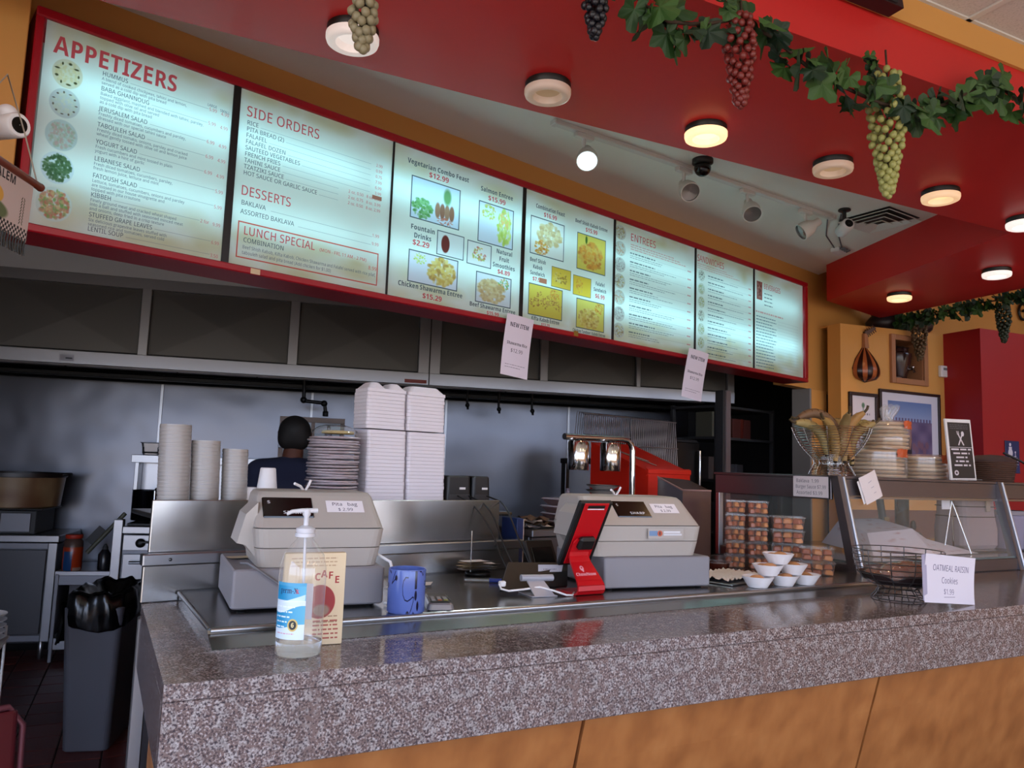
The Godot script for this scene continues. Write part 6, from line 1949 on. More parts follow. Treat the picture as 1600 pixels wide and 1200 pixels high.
func display_case() -> void:
	var cf := at(pt(2.615, 0, -2.242), 3)
	var c := thing("display_case", "stainless and glass counter display case at the right with bread on its top", "display case", cf)
	var Y := 1.470
	part("base", Geo.new().bx(0.0, 2.4, 1.0605, 1.115, -0.80, 0.0, 0.004), M.case_steel, c)
	part("deck", Geo.new().bx(0.02, 2.39, 1.115, 1.124, -0.79, -0.01, 0.001), M.deck, c)
	part("top", Geo.new().bx(-0.012, 2.4, Y - 0.012, Y, -0.81, -0.085, 0.002), M.case_steel, c)
	part("front_fascia", Geo.new().bx(0.035, 2.4, Y - 0.082, Y - 0.012, -0.105, -0.090, 0.002), M.case_steel, c)
	part("side_fascia", Geo.new().bx(-0.010, 0.004, Y - 0.100, Y - 0.012, -0.80, -0.115, 0.002), M.case_steel, c)
	part("fascia_lip", Geo.new().bx(0.035, 2.4, Y - 0.094, Y - 0.083, -0.100, -0.084, 0.002), M.steel, c)
	for x in [0.0, 1.14]:
		part("slanted_post", Geo.new().hexa([pt(x - 0.012, 1.0605, 0.012), pt(x + 0.034, 1.0605, 0.012), pt(x + 0.034, 1.0605, -0.030), pt(x - 0.012, 1.0605, -0.030), pt(x - 0.012, Y, -0.080), pt(x + 0.034, Y, -0.080), pt(x + 0.034, Y, -0.118), pt(x - 0.012, Y, -0.118)]), M.case_steel, c)
		part("post_bead", Geo.new().tube([pt(x + 0.022, 1.064, 0.014), pt(x + 0.022, Y - 0.004, -0.078)], 0.007, 8), M.steel, c)
	part("back_post", Geo.new().bx(-0.008, 0.02, 1.07, Y - 0.012, -0.80, -0.775, 0.002), M.steel, c)
	var g := Geo.new()
	g.quad(pt(0.034, 1.12, -0.014), pt(1.13, 1.12, -0.014), pt(1.13, Y - 0.08, -0.087), pt(0.034, Y - 0.08, -0.087))
	part("front_glass", g, M.glass, c)
	var g2 := Geo.new()
	g2.quad(pt(0.003, 1.10, -0.78), pt(0.003, 1.10, -0.03), pt(0.003, Y - 0.09, -0.11), pt(0.003, Y - 0.09, -0.78))
	part("side_glass", g2, M.glass, c)
	part("deck_strip", Geo.new().bx(0.50, 2.39, 1.124, 1.130, -0.16, -0.13, 0.001), M.black, c)
	# handwritten labels on the case
	var im := canvas(360, 170, Color(0.80, 0.77, 0.78))
	text(im, "Baklava  1.99", 30, 52, 40, Color(0.38, 0.36, 0.40))
	text(im, "Burger Sauce $7.99", 24, 100, 40, Color(0.38, 0.36, 0.40), "sans", 0, 0.9)
	text(im, "Assorted $3.99", 34, 150, 40, Color(0.38, 0.36, 0.40))
	single("price_card", sheet(0.185, 0.088), print_mat(im, 0.85), "white three line price card taped to the case side over the pastry boxes", "price card", at(pt(2.583, 1.376, -2.452), -87))
	var i2 := canvas(200, 160, Color(0.85, 0.80, 0.79))
	for k in 3: line(i2, Vector2(80 + k * 14, 50 + k * 34), Vector2(120 + k * 8, 46 + k * 36), 2.0, Color(0.62, 0.58, 0.62))
	var pc := thing("price_card", "tilted blank looking paper card hanging from the case's front top edge", "price card", pose(pt(2.805, 1.372, -2.312), -4, 3, 20))
	part("card", sheet(0.115, 0.118, 0.0, 0.008), print_mat(i2, 0.85), pc)
	var pb := part("rear_sheet", sheet(0.105, 0.10), M.paper, pc)
	pb.position = pt(-0.016, 0.006, -0.004)
	# banana bowl
	var b := thing("wire_bowl", "footed wire fruit bowl standing on the glass case, full of bananas", "bowl", at(pt(2.895, Y + 0.0005, -2.62)))
	var prof := [Vector2(0.104, 0.004), Vector2(0.096, 0.022), Vector2(0.086, 0.040), Vector2(0.078, 0.056), Vector2(0.082, 0.072), Vector2(0.097, 0.090), Vector2(0.118, 0.112), Vector2(0.140, 0.140), Vector2(0.158, 0.172), Vector2(0.171, 0.200), Vector2(0.178, 0.222)]
	var n := 26
	for k in n:
		var t := float(k) / (n - 1) * (prof.size() - 1)
		var i := mini(int(t), prof.size() - 2)
		var q: Vector2 = (prof[i] as Vector2).lerp(prof[i + 1], t - i)
		part("ring_wire", Geo.new().lathe([Vector2(q.x - 0.0016, q.y), Vector2(q.x, q.y - 0.0016), Vector2(q.x + 0.0016, q.y), Vector2(q.x, q.y + 0.0016), Vector2(q.x - 0.0016, q.y)], Vector3.ZERO, 40), M.chrome, b)
	for k in 10:
		var a := TAU * k / 10.0
		var pts := []
		for q in prof: pts.append(pt(cos(a) * q.x, q.y, sin(a) * q.x))
		part("rib_wire", Geo.new().tube(pts, 0.0018, 5), M.chrome, b)
	# each: label, foot position, yaw of the lean, lean from upright, colour
	var ban := [["pale banana hanging over the bowl's left rim", -0.10, 0.10, 0.03, 175, 52, Color(0.62, 0.54, 0.34)], ["yellow brown banana lying along the bowl's left inner side", -0.07, 0.075, 0.09, 200, 34, Color(0.62, 0.49, 0.27)], ["banana with a black stem on top of the bunch", -0.02, 0.19, 0.02, 170, 74, Color(0.44, 0.33, 0.23)], ["brownish banana standing in the bowl's middle", -0.015, 0.075, 0.11, 240, 16, Color(0.56, 0.46, 0.29)], ["bright ripe banana in the middle right of the bowl", 0.045, 0.085, 0.10, 300, 14, Color(0.70, 0.52, 0.30)], ["greenish banana reaching over the bowl's right rim", 0.10, 0.11, 0.05, 5, 48, Color(0.56, 0.50, 0.28)], ["banana at the back of the bowl", 0.05, 0.15, -0.06, 20, 66, Color(0.58, 0.48, 0.28)], ["banana low in the bowl between the others", 0.09, 0.065, 0.08, 340, 30, Color(0.58, 0.48, 0.28)]]
	for q in ban:
		var o := thing("banana", q[0], "banana", at(pt(2.895 + q[1] * 0.8, Y + q[2] + 0.04, -2.62 + q[3] * 0.75)), "bananas in the wire bowl")
		o.transform.basis = Basis(Vector3.UP, deg_to_rad(q[4])) * Basis(Vector3.FORWARD, deg_to_rad(q[5] - 90.0)) 
		var pts := []
		var body := Geo.new()
		for k in 9:
			var t := k / 8.0 - 0.5
			pts.append(pt((t + 0.30) * 0.225, 0.055 * (0.25 - t * t) * 4.0 - 0.02, 0))
		for k in 8:
			var r0 := 0.0225 * sqrt(maxf(0.08, 1.0 - pow((k / 8.0 - 0.5) * 1.9, 4.0)))
			var r1 := 0.0225 * sqrt(maxf(0.08, 1.0 - pow(((k + 1) / 8.0 - 0.5) * 1.9, 4.0)))
			body.tube([pts[k], pts[k + 1]], r0, 9, k == 0 or k == 7, r1)
		part("fruit", body, mat(q[6], 0.55), o)
		part("stem", Geo.new().tube([pts[8], pts[8] + pt(0.018, -0.008, 0), pts[8] + pt(0.034, -0.008, 0)], 0.006, 7), mat(Color(0.28, 0.22, 0.12), 0.7), o)
		part("tip", Geo.new().ball(pts[0], Vector3.ONE * 0.010, 7, 5), mat(Color(0.14, 0.10, 0.07), 0.8), o)
	# bags of pita
	var bread := [mat(Color(0.78, 0.66, 0.52), 0.75), mat(Color(0.70, 0.58, 0.43), 0.75), mat(Color(0.82, 0.72, 0.60), 0.75)]
	var clipm := mat(Color(0.74, 0.33, 0.16), 0.5)
	var pit := [["bagged stack of pita bread, the broad lower bag beside the bananas", 3.47, 0.0, 0.150, 7, "lower"], ["bagged stack of pita bread, the upper bag with the film knot", 3.555, 0.151, 0.118, 7, "upper"], ["bagged stack of pita bread, the low right bag beside the white card", 3.765, 0.0, 0.118, 6, "right"]]
	for q in pit:
		var o := thing("pita_bag", q[0], "bread", at(pt(q[1], Y + 0.0005 + q[2], -2.86 if q[5] != "right" else -2.80)), "bags of pita bread on the case")
		for k in q[4]:
			var gg := Geo.new()
			var rr: float = q[3] * rng.randf_range(0.95, 1.0)
			gg.lathe([Vector2(0.001, 0), Vector2(rr - 0.012, 0.0), Vector2(rr - 0.002, 0.005), Vector2(rr, 0.010), Vector2(rr - 0.005, 0.0155), Vector2(rr - 0.03, 0.0195), Vector2(0.001, 0.020)], pt(rng.randf_range(-0.005, 0.005), k * 0.0205, rng.randf_range(-0.005, 0.005)), 26, 0.012)
			part("pita", gg, bread[k % 3], o)
		var hh: float = q[4] * 0.0205 + 0.003
		var R: float = q[3] + 0.006
		part("film", Geo.new().lathe([Vector2(R - 0.004, 0.001), Vector2(R + 0.002, hh * 0.3), Vector2(R, hh * 0.9), Vector2(R * 0.8, hh + 0.004), Vector2(0.001, hh + 0.005)], Vector3.ZERO, 30, 0.018), M.film, o)
		var rows := []
		for i in 5:
			var row := []
			for j in 7:
				row.append(pt((j / 6.0 - 0.5) * 0.11, hh - 0.040 + i * 0.0105 + 0.003 * sin(j * 2.4 + i), sqrt(maxf(0.0, R * R - pow((j / 6.0 - 0.5) * 0.11, 2))) + 0.002 + 0.003 * sin(j * 3.0 + i * 2.0)))
			rows.append(row)
		var cg := Geo.new()
		cg.xf = at(Vector3.ZERO, {"lower": 12, "upper": 20, "right": 18}[q[5]])
		cg.grid(rows)
		part("red_band", cg, clipm, o, "orange red printed band of the bread bag")
		if q[5] == "upper":
			var kg := Geo.new()
			for k in 5:
				var a := k * 1.25
				kg.tube([pt(0.02, hh, 0.02), pt(0.02 + 0.02 * cos(a), hh + 0.03, 0.02 * sin(a)), pt(0.035 + 0.035 * cos(a), hh + 0.068, 0.035 * sin(a)), pt(0.05 + 0.025 * cos(a), hh + 0.085, 0.03 * sin(a))], 0.013, 7, true, 0.017)
			part("film_knot", kg, M.film, o)
	# folded card, dark sign, basket behind
	var tn := thing("tent_card", "small white folded card on the case between the bread and the dark sign", "card", at(pt(3.905, Y + 0.0005, -2.76), 4))
	part("front_leaf", Geo.new().hexa([pt(-0.058, 0, 0.03), pt(0.058, 0, 0.03), pt(0.058, 0, 0.028), pt(-0.058, 0, 0.028), pt(-0.05, 0.112, 0.002), pt(0.022, 0.112, 0.002), pt(0.022, 0.112, 0.0), pt(-0.05, 0.112, 0.0)]), M.paper, tn)
	part("back_leaf", Geo.new().hexa([pt(-0.058, 0, -0.028), pt(0.058, 0, -0.028), pt(0.058, 0, -0.03), pt(-0.058, 0, -0.03), pt(-0.05, 0.112, 0.0), pt(0.022, 0.112, 0.0), pt(0.022, 0.112, -0.002), pt(-0.05, 0.112, -0.002)]), M.paper, tn)
	part("mark", Geo.new().bx(-0.006, 0.002, 0.04, 0.055, 0.0225, 0.0235, 0), M.dark_grey, tn)
	var si := canvas(260, 620, Color(0.13, 0.14, 0.15))
	for k in 3: small_print(si, 24, 24 + k * 20, 210, 12, Color(0.36, 0.37, 0.40))
	var wht := Color(0.80, 0.78, 0.80)
	line(si, Vector2(112, 130), Vector2(165, 250), 9, wht)
	line(si, Vector2(160, 130), Vector2(108, 250), 9, wht)
	blob(si, 164, 126, 18, 30, wht, 0.1)
	for k in 3: line(si, Vector2(96 + k * 11, 98), Vector2(104 + k * 9, 132), 3.5, wht)
	rect(si, 0, 276, 260, 5, wht)
	for k in 5:
		var tw: float = [230, 190, 130, 150, 190][k]
		small_print(si, 130 - tw / 2, 292 + k * 44, tw, 30, wht)
	blob(si, 50, 560, 26, 30, wht, 0.1)
	blob(si, 50, 560, 12, 14, Color(0.13, 0.14, 0.15), 0.2)
	var sn := thing("table_sign", "upright black notice in a white frame with crossed fork and knife", "sign", pose(pt(3.812, Y + 0.0005, -2.60), -4, -2, 1.2))
	part("frame", Geo.new().bx(-0.096, 0.096, 0.0, 0.318, -0.012, 0.0, 0.002), M.white, sn)
	var sg := Geo.new()
	sg.quad(pt(-0.084, 0.012, 0.0008), pt(0.084, 0.012, 0.0008), pt(0.084, 0.300, 0.0008), pt(-0.084, 0.300, 0.0008))
	part("notice", sg, print_mat(si, 0.4), sn)
	part("foot", Geo.new().bx(-0.10, 0.10, 0.0, 0.006, -0.06, 0.03, 0.002), M.clear, sn)
	var wk := thing("wicker_basket", "round dark wicker basket behind the black notice", "basket", at(pt(4.40, Y + 0.0005, -2.84)))
	for k in 10: part("weave", Geo.new().lathe([Vector2(0.105 + 0.002 * k, k * 0.0115), Vector2(0.113 + 0.002 * k, k * 0.0115 + 0.006), Vector2(0.106 + 0.002 * k, k * 0.0115 + 0.012)], Vector3.ZERO, 30, 0.02), mat(Color(0.36, 0.25, 0.20), 0.7), wk)
	part("lid", Geo.new().lathe([Vector2(0.13, 0.114), Vector2(0.12, 0.13), Vector2(0.07, 0.15), Vector2(0.001, 0.155)], Vector3.ZERO, 30), mat(Color(0.24, 0.16, 0.15), 0.7), wk)
	part("inside_wall", Geo.new().lathe([Vector2(0.001, 0.0), Vector2(0.104, 0.0), Vector2(0.122, 0.114)], Vector3.ZERO, 30), mat(Color(0.20, 0.14, 0.12), 0.8), wk)
	var ar := thing("swing_arm", "thin black sloping arm in front of the red wall beside the basket", "arm")
	part("rod", Geo.new().tube([pt(4.52, 1.64, -2.84), pt(4.60, 1.60, -2.80), pt(4.70, 1.545, -2.76), pt(4.84, 1.52, -2.74)], 0.007, 8), M.black, ar)
	part("post", Geo.new().cyl(pt(4.74, Y + 0.0005, -2.76), 0.024, 0.06, 14), M.black, ar)
	# inside the case
	var pp := thing("parchment", "big folded sheet of white parchment with pinkish stains inside the case", "paper")
	var pi := canvas(256, 256, Color(0.86, 0.81, 0.82))
	for k in 9: blob(pi, rng.randf_range(30, 226), rng.randf_range(30, 226), rng.randf_range(14, 34), rng.randf_range(10, 26), Color(0.76, 0.58, 0.56, 0.5), 0.9)
	var pg := Geo.new()
	var y1 := 1.1265
	var P := [pt(2.90, y1, -2.40), pt(3.24, y1 + 0.004, -2.36), pt(3.64, y1, -2.42), pt(3.05, y1 + 0.085, -2.56), pt(3.28, y1 + 0.11, -2.50), pt(3.46, y1 + 0.055, -2.56), pt(3.10, y1 + 0.135, -2.76), pt(3.37, y1 + 0.138, -2.76), pt(3.52, y1 + 0.03, -2.74), pt(3.00, y1 + 0.02, -2.78)]
	for q in [[0, 1, 4, 3], [1, 2, 5, 4], [3, 4, 7, 6], [4, 5, 8, 7], [0, 3, 6, 9]]: pg.quad(P[q[0]], P[q[1]], P[q[2]], P[q[3]])
	part("sheet", pg, print_mat(pi, 0.8), pp)
	part("roll", Geo.new().tube([pt(3.27, 1.243, -2.79), pt(3.40, 1.236, -2.79)], 0.016, 10), M.paper, pp)
	var tr := thing("serving_tray", "round tan serving tray lying in the case behind the wire basket", "tray", at(pt(3.62, 1.1245, -2.66)))
	part("disc", Geo.new().lathe([Vector2(0.001, 0.002), Vector2(0.13, 0.002), Vector2(0.15, 0.014), Vector2(0.153, 0.014), Vector2(0.135, 0.0), Vector2(0.001, 0.0)], Vector3.ZERO, 36), mat(Color(0.42, 0.36, 0.30), 0.5), tr)
	var sl := thing("meat_slicer", "dark meat slicer machine standing inside the case", "slicer", at(pt(3.70, 1.1245, -2.93), 6))
	part("base", Geo.new().rbox(Vector3.ZERO, Vector2(0.20, 0.07), Vector2(0.18, 0.06), 0.055, 0.03), M.steel_dark, sl)
	part("blade_guard", Geo.new().lathe([Vector2(0.001, 0.0), Vector2(0.085, 0.0), Vector2(0.09, 0.01), Vector2(0.08, 0.03), Vector2(0.001, 0.034)], pt(-0.05, 0.056, 0.0), 28), M.dark_grey, sl)
	part("column", Geo.new().tube([pt(-0.07, 0.06, -0.01), pt(-0.095, 0.235, -0.02)], 0.020, 10), M.black, sl)
	part("motor", Geo.new().cyl(pt(0.075, 0.058, 0.0), 0.036, 0.185, 20), M.black_metal, sl)
	part("knob", Geo.new().ball(pt(0.13, 0.09, 0.03), Vector3(0.016, 0.03, 0.016), 10, 7), M.black, sl)
	part("yellow_tag", Geo.new().bx(-0.105, -0.065, 0.105, 0.138, 0.012, 0.016, 0.001), mat(Color(0.55, 0.42, 0.24), 0.6), sl)
	part("loop", Geo.new().tube([pt(0.05, 0.24, 0), pt(0.03, 0.23, 0), pt(0.025, 0.19, 0), pt(0.045, 0.17, 0)], 0.006, 7), M.black_metal, sl)
	var bg := thing("bread_sack", "fat grey bread sack tied round with dark bands inside the case", "sack", at(pt(3.90, 1.1245, -2.66)))
	loft_part("sack", [[0.0, 0, 0, 0.135, 0.085, 0.05], [0.02, 0, 0, 0.148, 0.095, 0.05], [0.10, 0, 0, 0.150, 0.095, 0.05], [0.18, 0, 0, 0.140, 0.085, 0.045], [0.255, 0, 0, 0.138, 0.08, 0.04], [0.270, 0, 0, 0.12, 0.07, 0.04]], mat(Color(0.56, 0.49, 0.50), 0.6), bg)
	for y in [0.16, 0.212, 0.248]: loft_part("band", [[y, 0, 0, 0.1455, 0.0905, 0.048], [y + 0.005, 0, 0, 0.1455, 0.0905, 0.048]], M.black, bg)
	part("tag", Geo.new().bx(0.03, 0.065, 0.19, 0.268, 0.088, 0.094, 0.002), mat(Color(0.62, 0.54, 0.48), 0.7), bg)
	var el := thing("wire_easel", "thin steel wire easel in front of the grey bread sack", "easel")
	part("leg", Geo.new().tube([pt(3.50, 1.127, -2.50), pt(3.525, 1.37, -2.47)], 0.004, 7), M.chrome, el)
	part("leg", Geo.new().tube([pt(3.555, 1.127, -2.40), pt(3.525, 1.37, -2.47)], 0.004, 7), M.chrome, el)
	part("leg", Geo.new().tube([pt(3.60, 1.127, -2.52), pt(3.525, 1.37, -2.47)], 0.004, 7), M.chrome, el)
	part("card", Geo.new().bx(3.455, 3.515, 1.33, 1.375, -2.474, -2.472, 0), M.paper, el)
	var tu := thing("white_tub", "white plastic tub with a yellow label at the case's right end", "tub", at(pt(4.16, 1.1245, -2.60), -8))
	part("tub", Geo.new().rbox(Vector3.ZERO, Vector2(0.105, 0.075), Vector2(0.115, 0.085), 0.175, 0.02), mat(Color(0.55, 0.52, 0.60), 0.5), tu)
	part("lid", Geo.new().rbox(pt(0, 0.1755, 0), Vector2(0.118, 0.088), Vector2(0.105, 0.075), 0.022, 0.02), mat(Color(0.66, 0.62, 0.64), 0.5), tu)
	var ti := canvas(128, 200, Color(0.72, 0.54, 0.14))
	blob(ti, 52, 40, 34, 36, Color(0.30, 0.20, 0.12), 0.1)
	blob(ti, 52, 40, 20, 22, Color(0.66, 0.48, 0.18), 0.1)
	for k in 4: small_print(ti, 16, 92 + k * 26, 96, 12, Color(0.45, 0.32, 0.10))
	var tg := Geo.new()
	tg.quad(pt(0.01, 0.004, 0.0785), pt(0.095, 0.004, 0.0785), pt(0.10, 0.135, 0.0850), pt(0.01, 0.135, 0.0850))
	part("label", tg, print_mat(ti, 0.5), tu, "yellow label")
	# cookie basket on the granite with its card
	var cb := thing("cookie_basket", "round wire basket of wrapped cookies on the granite in front of the case", "basket", at(pt(2.345, 1.0605, -1.845)))
	var cp := [Vector2(0.085, 0.003), Vector2(0.070, 0.022), Vector2(0.062, 0.038), Vector2(0.085, 0.052), Vector2(0.112, 0.066), Vector2(0.128, 0.085), Vector2(0.136, 0.105), Vector2(0.140, 0.125), Vector2(0.142, 0.145), Vector2(0.143, 0.164)]
	for q in cp: part("ring_wire", Geo.new().lathe([Vector2(q.x - 0.0017, q.y), Vector2(q.x, q.y - 0.0017), Vector2(q.x + 0.0017, q.y), Vector2(q.x, q.y + 0.0017), Vector2(q.x - 0.0017, q.y)], Vector3.ZERO, 40), M.wire, cb)
	for k in 12:
		var a := TAU * k / 12.0
		var pts := []
		for q in cp: pts.append(pt(cos(a) * q.x, q.y, sin(a) * q.x))
		part("rib_wire", Geo.new().tube(pts, 0.002, 5), M.wire, cb)
	var ck := [["wrapped oatmeal cookie at the left of the wire basket", -0.070, 0.098, 0.045], ["wrapped oatmeal cookie in the middle of the wire basket", -0.012, 0.104, 0.058], ["wrapped oatmeal cookie at the right of the wire basket behind the card", 0.055, 0.096, 0.045], ["wrapped oatmeal cookie low down at the basket's back left", -0.045, 0.072, -0.045], ["wrapped oatmeal cookie low down at the basket's back right", 0.045, 0.078, -0.040]]
	for q in ck:
		var o := thing("cookie", q[0], "cookie", at(pt(2.345, 1.0605, -1.845)) * pose(pt(q[1], q[2], q[3]), 25, q[1] * 400, 8), "wrapped cookies in the wire basket")
		part("biscuit", Geo.new().lathe([Vector2(0.001, -0.012), Vector2(0.036, -0.012), Vector2(0.043, 0.0), Vector2(0.036, 0.010), Vector2(0.001, 0.014)], Vector3.ZERO, 22, 0.02), mat(Color(0.46, 0.24, 0.12), 0.7), o)
		part("wrapper", Geo.new().lathe([Vector2(0.001, -0.0135), Vector2(0.038, -0.0135), Vector2(0.048, 0.0), Vector2(0.038, 0.012), Vector2(0.001, 0.017)], Vector3.ZERO, 18, 0.05), M.film, o)
	part("liner", Geo.new().lathe([Vector2(0.001, 0.046), Vector2(0.078, 0.052), Vector2(0.108, 0.068), Vector2(0.122, 0.088), Vector2(0.118, 0.088), Vector2(0.07, 0.058), Vector2(0.001, 0.052)], Vector3.ZERO, 30, 0.02), mat(Color(0.16, 0.10, 0.10), 0.6), cb)
	var oi := canvas(600, 320, Color(0.82, 0.80, 0.84))
	text(oi, "OATMEAL RAISIN", 310, 108, 56, Color(0.36, 0.34, 0.44), "sans", 1)
	text(oi, "Cookies", 300, 190, 56, Color(0.40, 0.38, 0.48), "sans", 1)
	text(oi, "$1.99", 290, 262, 50, Color(0.40, 0.38, 0.48), "sans", 1)
	line(oi, Vector2(230, 280), Vector2(360, 276), 2, Color(0.45, 0.43, 0.52))
	var oc := thing("price_card", "large white handwritten oatmeal raisin cookie card on the basket's front", "price card", pose(pt(2.368, 1.074, -1.690), 6, 4, -5.0))
	part("card", sheet(0.275, 0.150, 0.016, 0.0), print_mat(oi, 0.85), oc)
	part("folded_back", Geo.new().hexa([pt(-0.140, 0.004, 0.014), pt(-0.118, 0.0, 0.014), pt(-0.118, 0.0, 0.012), pt(-0.140, 0.004, 0.012), pt(-0.152, 0.144, -0.004), pt(-0.132, 0.148, -0.003), pt(-0.132, 0.148, -0.005), pt(-0.152, 0.144, -0.006)]), mat(Color(0.62, 0.60, 0.68), 0.85), oc)

# ---------------------------------------------------------------- yellow partition and red wall
func far_wall() -> void:
	var z := -4.08
	struct("trim_5", Geo.new().bx(4.62, 5.80, 0.0, 1.235, z + 0.0005, z + 0.012, 0.001), mat(Color(0.42, 0.27, 0.22), 0.6), "brown wainscot panel along the foot of the yellow partition", "trim")
	# lute, its striped back towards the room
	var l := thing("lute", "striped wooden lute hanging on the yellow wall by its neck", "lute", at(pt(4.855, 2.184, z + 0.002)))
	var hgt := 0.272
	var n := 12
	var ribs := 9
	for k in ribs:
		var g := Geo.new()
		var rows := []
		for i in n + 1:
			var t := float(i) / n
			var r := 0.134 * pow(sin(PI * pow(t, 0.62)), 0.72) * (1.0 - 0.18 * t) if i > 0 and i < n else 0.0
			r = maxf(r, 0.016 * t)
			var row := []
			for j in 4:
				var a := PI * (k + (0.03 + 0.94 * j / 3.0)) / ribs
				row.append(pt(-cos(a) * r, hgt * t, sin(a) * r * 0.75 + 0.004))
			rows.append(row)
		g.grid(rows)
		part("rib", g, M.lute_dark if k % 2 else M.lute_light, l)
	part("soundboard", Geo.new().prism([Vector2(-0.10, 0.04), Vector2(0.10, 0.04), Vector2(0.128, 0.10), Vector2(0.10, 0.17), Vector2(0.02, 0.27), Vector2(-0.02, 0.27), Vector2(-0.10, 0.17), Vector2(-0.128, 0.10)], 0.0, 0.004), M.wood_dark, l)
	part("neck", Geo.new().hexa([pt(-0.022, 0.262, 0.030), pt(0.022, 0.262, 0.030), pt(0.022, 0.262, 0.0), pt(-0.022, 0.262, 0.0), pt(-0.018, 0.372, 0.022), pt(0.018, 0.372, 0.022), pt(0.018, 0.372, 0.0), pt(-0.018, 0.372, 0.0)]), M.wood_trim, l)
	var pgb := part("peg_box", Geo.new().hexa([pt(-0.018, 0.0, 0.020), pt(0.018, 0.0, 0.020), pt(0.018, 0.0, 0.0), pt(-0.018, 0.0, 0.0), pt(-0.008, 0.085, 0.050), pt(0.012, 0.085, 0.050), pt(0.012, 0.085, 0.034), pt(-0.008, 0.085, 0.034)]), M.wood_dark, l)
	pgb.transform = pose(pt(0, 0.370, 0), 0, 0, -52)
	for k in 5:
		part("peg", Geo.new().tube([pt(-0.03, 0.012 + k * 0.016, 0.020 + k * 0.006), pt(0.034, 0.012 + k * 0.016, 0.020 + k * 0.006)], 0.004, 6), M.wood_dark, pgb)
	# pot in the niche
	var p := thing("niche_pot", "dark glazed water urn with a small bright tap inside the wall niche", "pot", at(pt(5.375, 2.2487, -4.20)))
	part("urn", Geo.new().lathe([Vector2(0.001, 0.0), Vector2(0.062, 0.0), Vector2(0.068, 0.02), Vector2(0.100, 0.14), Vector2(0.108, 0.20), Vector2(0.106, 0.215), Vector2(0.085, 0.225), Vector2(0.080, 0.255), Vector2(0.001, 0.26)], Vector3.ZERO, 30), mat(Color(0.20, 0.11, 0.10), 0.2), p)
	part("lid", Geo.new().lathe([Vector2(0.085, 0.256), Vector2(0.088, 0.262), Vector2(0.05, 0.278), Vector2(0.001, 0.282)], Vector3.ZERO, 30), mat(Color(0.14, 0.09, 0.09), 0.3), p)
	part("tap", Geo.new().tube([pt(0.035, 0.09, 0.06), pt(0.048, 0.09, 0.105), pt(0.048, 0.06, 0.118)], 0.010, 8).ball(pt(0.047, 0.105, 0.102), Vector3.ONE * 0.014, 8, 6), M.chrome, p)
	part("saucer", Geo.new().lathe([Vector2(0.001, 0.0), Vector2(0.04, 0.0), Vector2(0.045, 0.015), Vector2(0.001, 0.012)], pt(-0.10, 0, 0.06), 18), M.steel, p)
	# framed papers
	var f := thing("framed_certificate", "narrow dark framed certificate with a small green emblem on the yellow wall", "picture frame", at(pt(4.83, 1.60, z + 0.0005)))
	var im := canvas(260, 400, Color(0.82, 0.80, 0.83))
	blob(im, 130, 60, 22, 22, Color(0.30, 0.45, 0.36), 0.5)
	rect(im, 126, 70, 8, 26, Color(0.30, 0.42, 0.36))
	small_print(im, 55, 112, 150, 22, Color(0.50, 0.50, 0.54))
	for k in 8: small_print(im, 40, 190 + k * 24, 180, 9, Color(0.62, 0.61, 0.65))
	picture(f, 0.300, 0.505, 0.026, im, 0.0)
	var f2 := thing("framed_picture", "large dark framed picture of an old city wall in a wide white mat", "picture frame", at(pt(5.345, 1.50, z + 0.0005)))
	var pi := canvas(400, 330, Color(0.42, 0.52, 0.72))
	for y in 330:
		for x in 400: pi.set_pixel(x, y, Color(0.36, 0.46, 0.66).lerp(Color(0.62, 0.68, 0.80), y / 140.0) if y < 110 else Color(0.32, 0.28, 0.42).lerp(Color(0.46, 0.40, 0.52), 0.5 + 0.5 * sin(x * 0.035) * sin(y * 0.05 + 1.0)))
	for k in 14: rect(pi, 10 + k * 28, 92, 15, 22, Color(0.36, 0.32, 0.46))
	rect(pi, 60, 140, 70, 160, Color(0.60, 0.64, 0.76))
	rect(pi, 150, 200, 60, 130, Color(0.14, 0.13, 0.18))
	for k in 6: blob(pi, 230 + k * 24, 250 + 20 * sin(k * 2.0), 20, 26, Color(0.46, 0.34, 0.40), 0.4)
	picture(f2, 0.690, 0.650, 0.022, pi, 0.075)
	# small things on the walls
	var th := thing("thermostat", "small white thermostat box on the yellow wall edge beside the red wall", "thermostat", at(pt(5.742, 2.296, z + 0.0005)))
	part("box", Geo.new().bx(-0.048, 0.048, 0.0, 0.092, 0.0, 0.03, 0.005), M.white, th)
	part("window", Geo.new().bx(-0.022, 0.022, 0.055, 0.075, 0.03, 0.0315, 0.0005), M.grey, th)
	var si := canvas(256, 400, Color(0.10, 0.17, 0.36))
	var wh := Color(0.80, 0.78, 0.82)
	blob(si, 84, 44, 20, 22, wh, 0.08)
	rect(si, 58, 72, 56, 90, wh)
	blob(si, 86, 150, 44, 60, wh, 0.05)
	rect(si, 64, 190, 18, 70, wh)
	rect(si, 92, 190, 18, 70, wh)
	blob(si, 178, 138, 13, 14, wh, 0.1)
	line(si, Vector2(178, 150), Vector2(180, 210), 6, wh)
	line(si, Vector2(180, 210), Vector2(214, 212), 6, wh)
	line(si, Vector2(214, 212), Vector2(226, 258), 6, wh)
	for k in 22:
		var a := 0.5 + k * 0.21
		line(si, Vector2(180 + 42 * cos(a), 226 + 38 * sin(a)), Vector2(180 + 42 * cos(a + 0.21), 226 + 38 * sin(a + 0.21)), 4, wh)
	rect(si, 20, 292, 216, 6, wh)
	small_print(si, 60, 318, 140, 30, wh)
	var rs := thing("restroom_sign", "blue restroom sign with a white figure and wheelchair mark on the red wall", "sign", at(pt(6.06, 1.545, -3.742), -3))
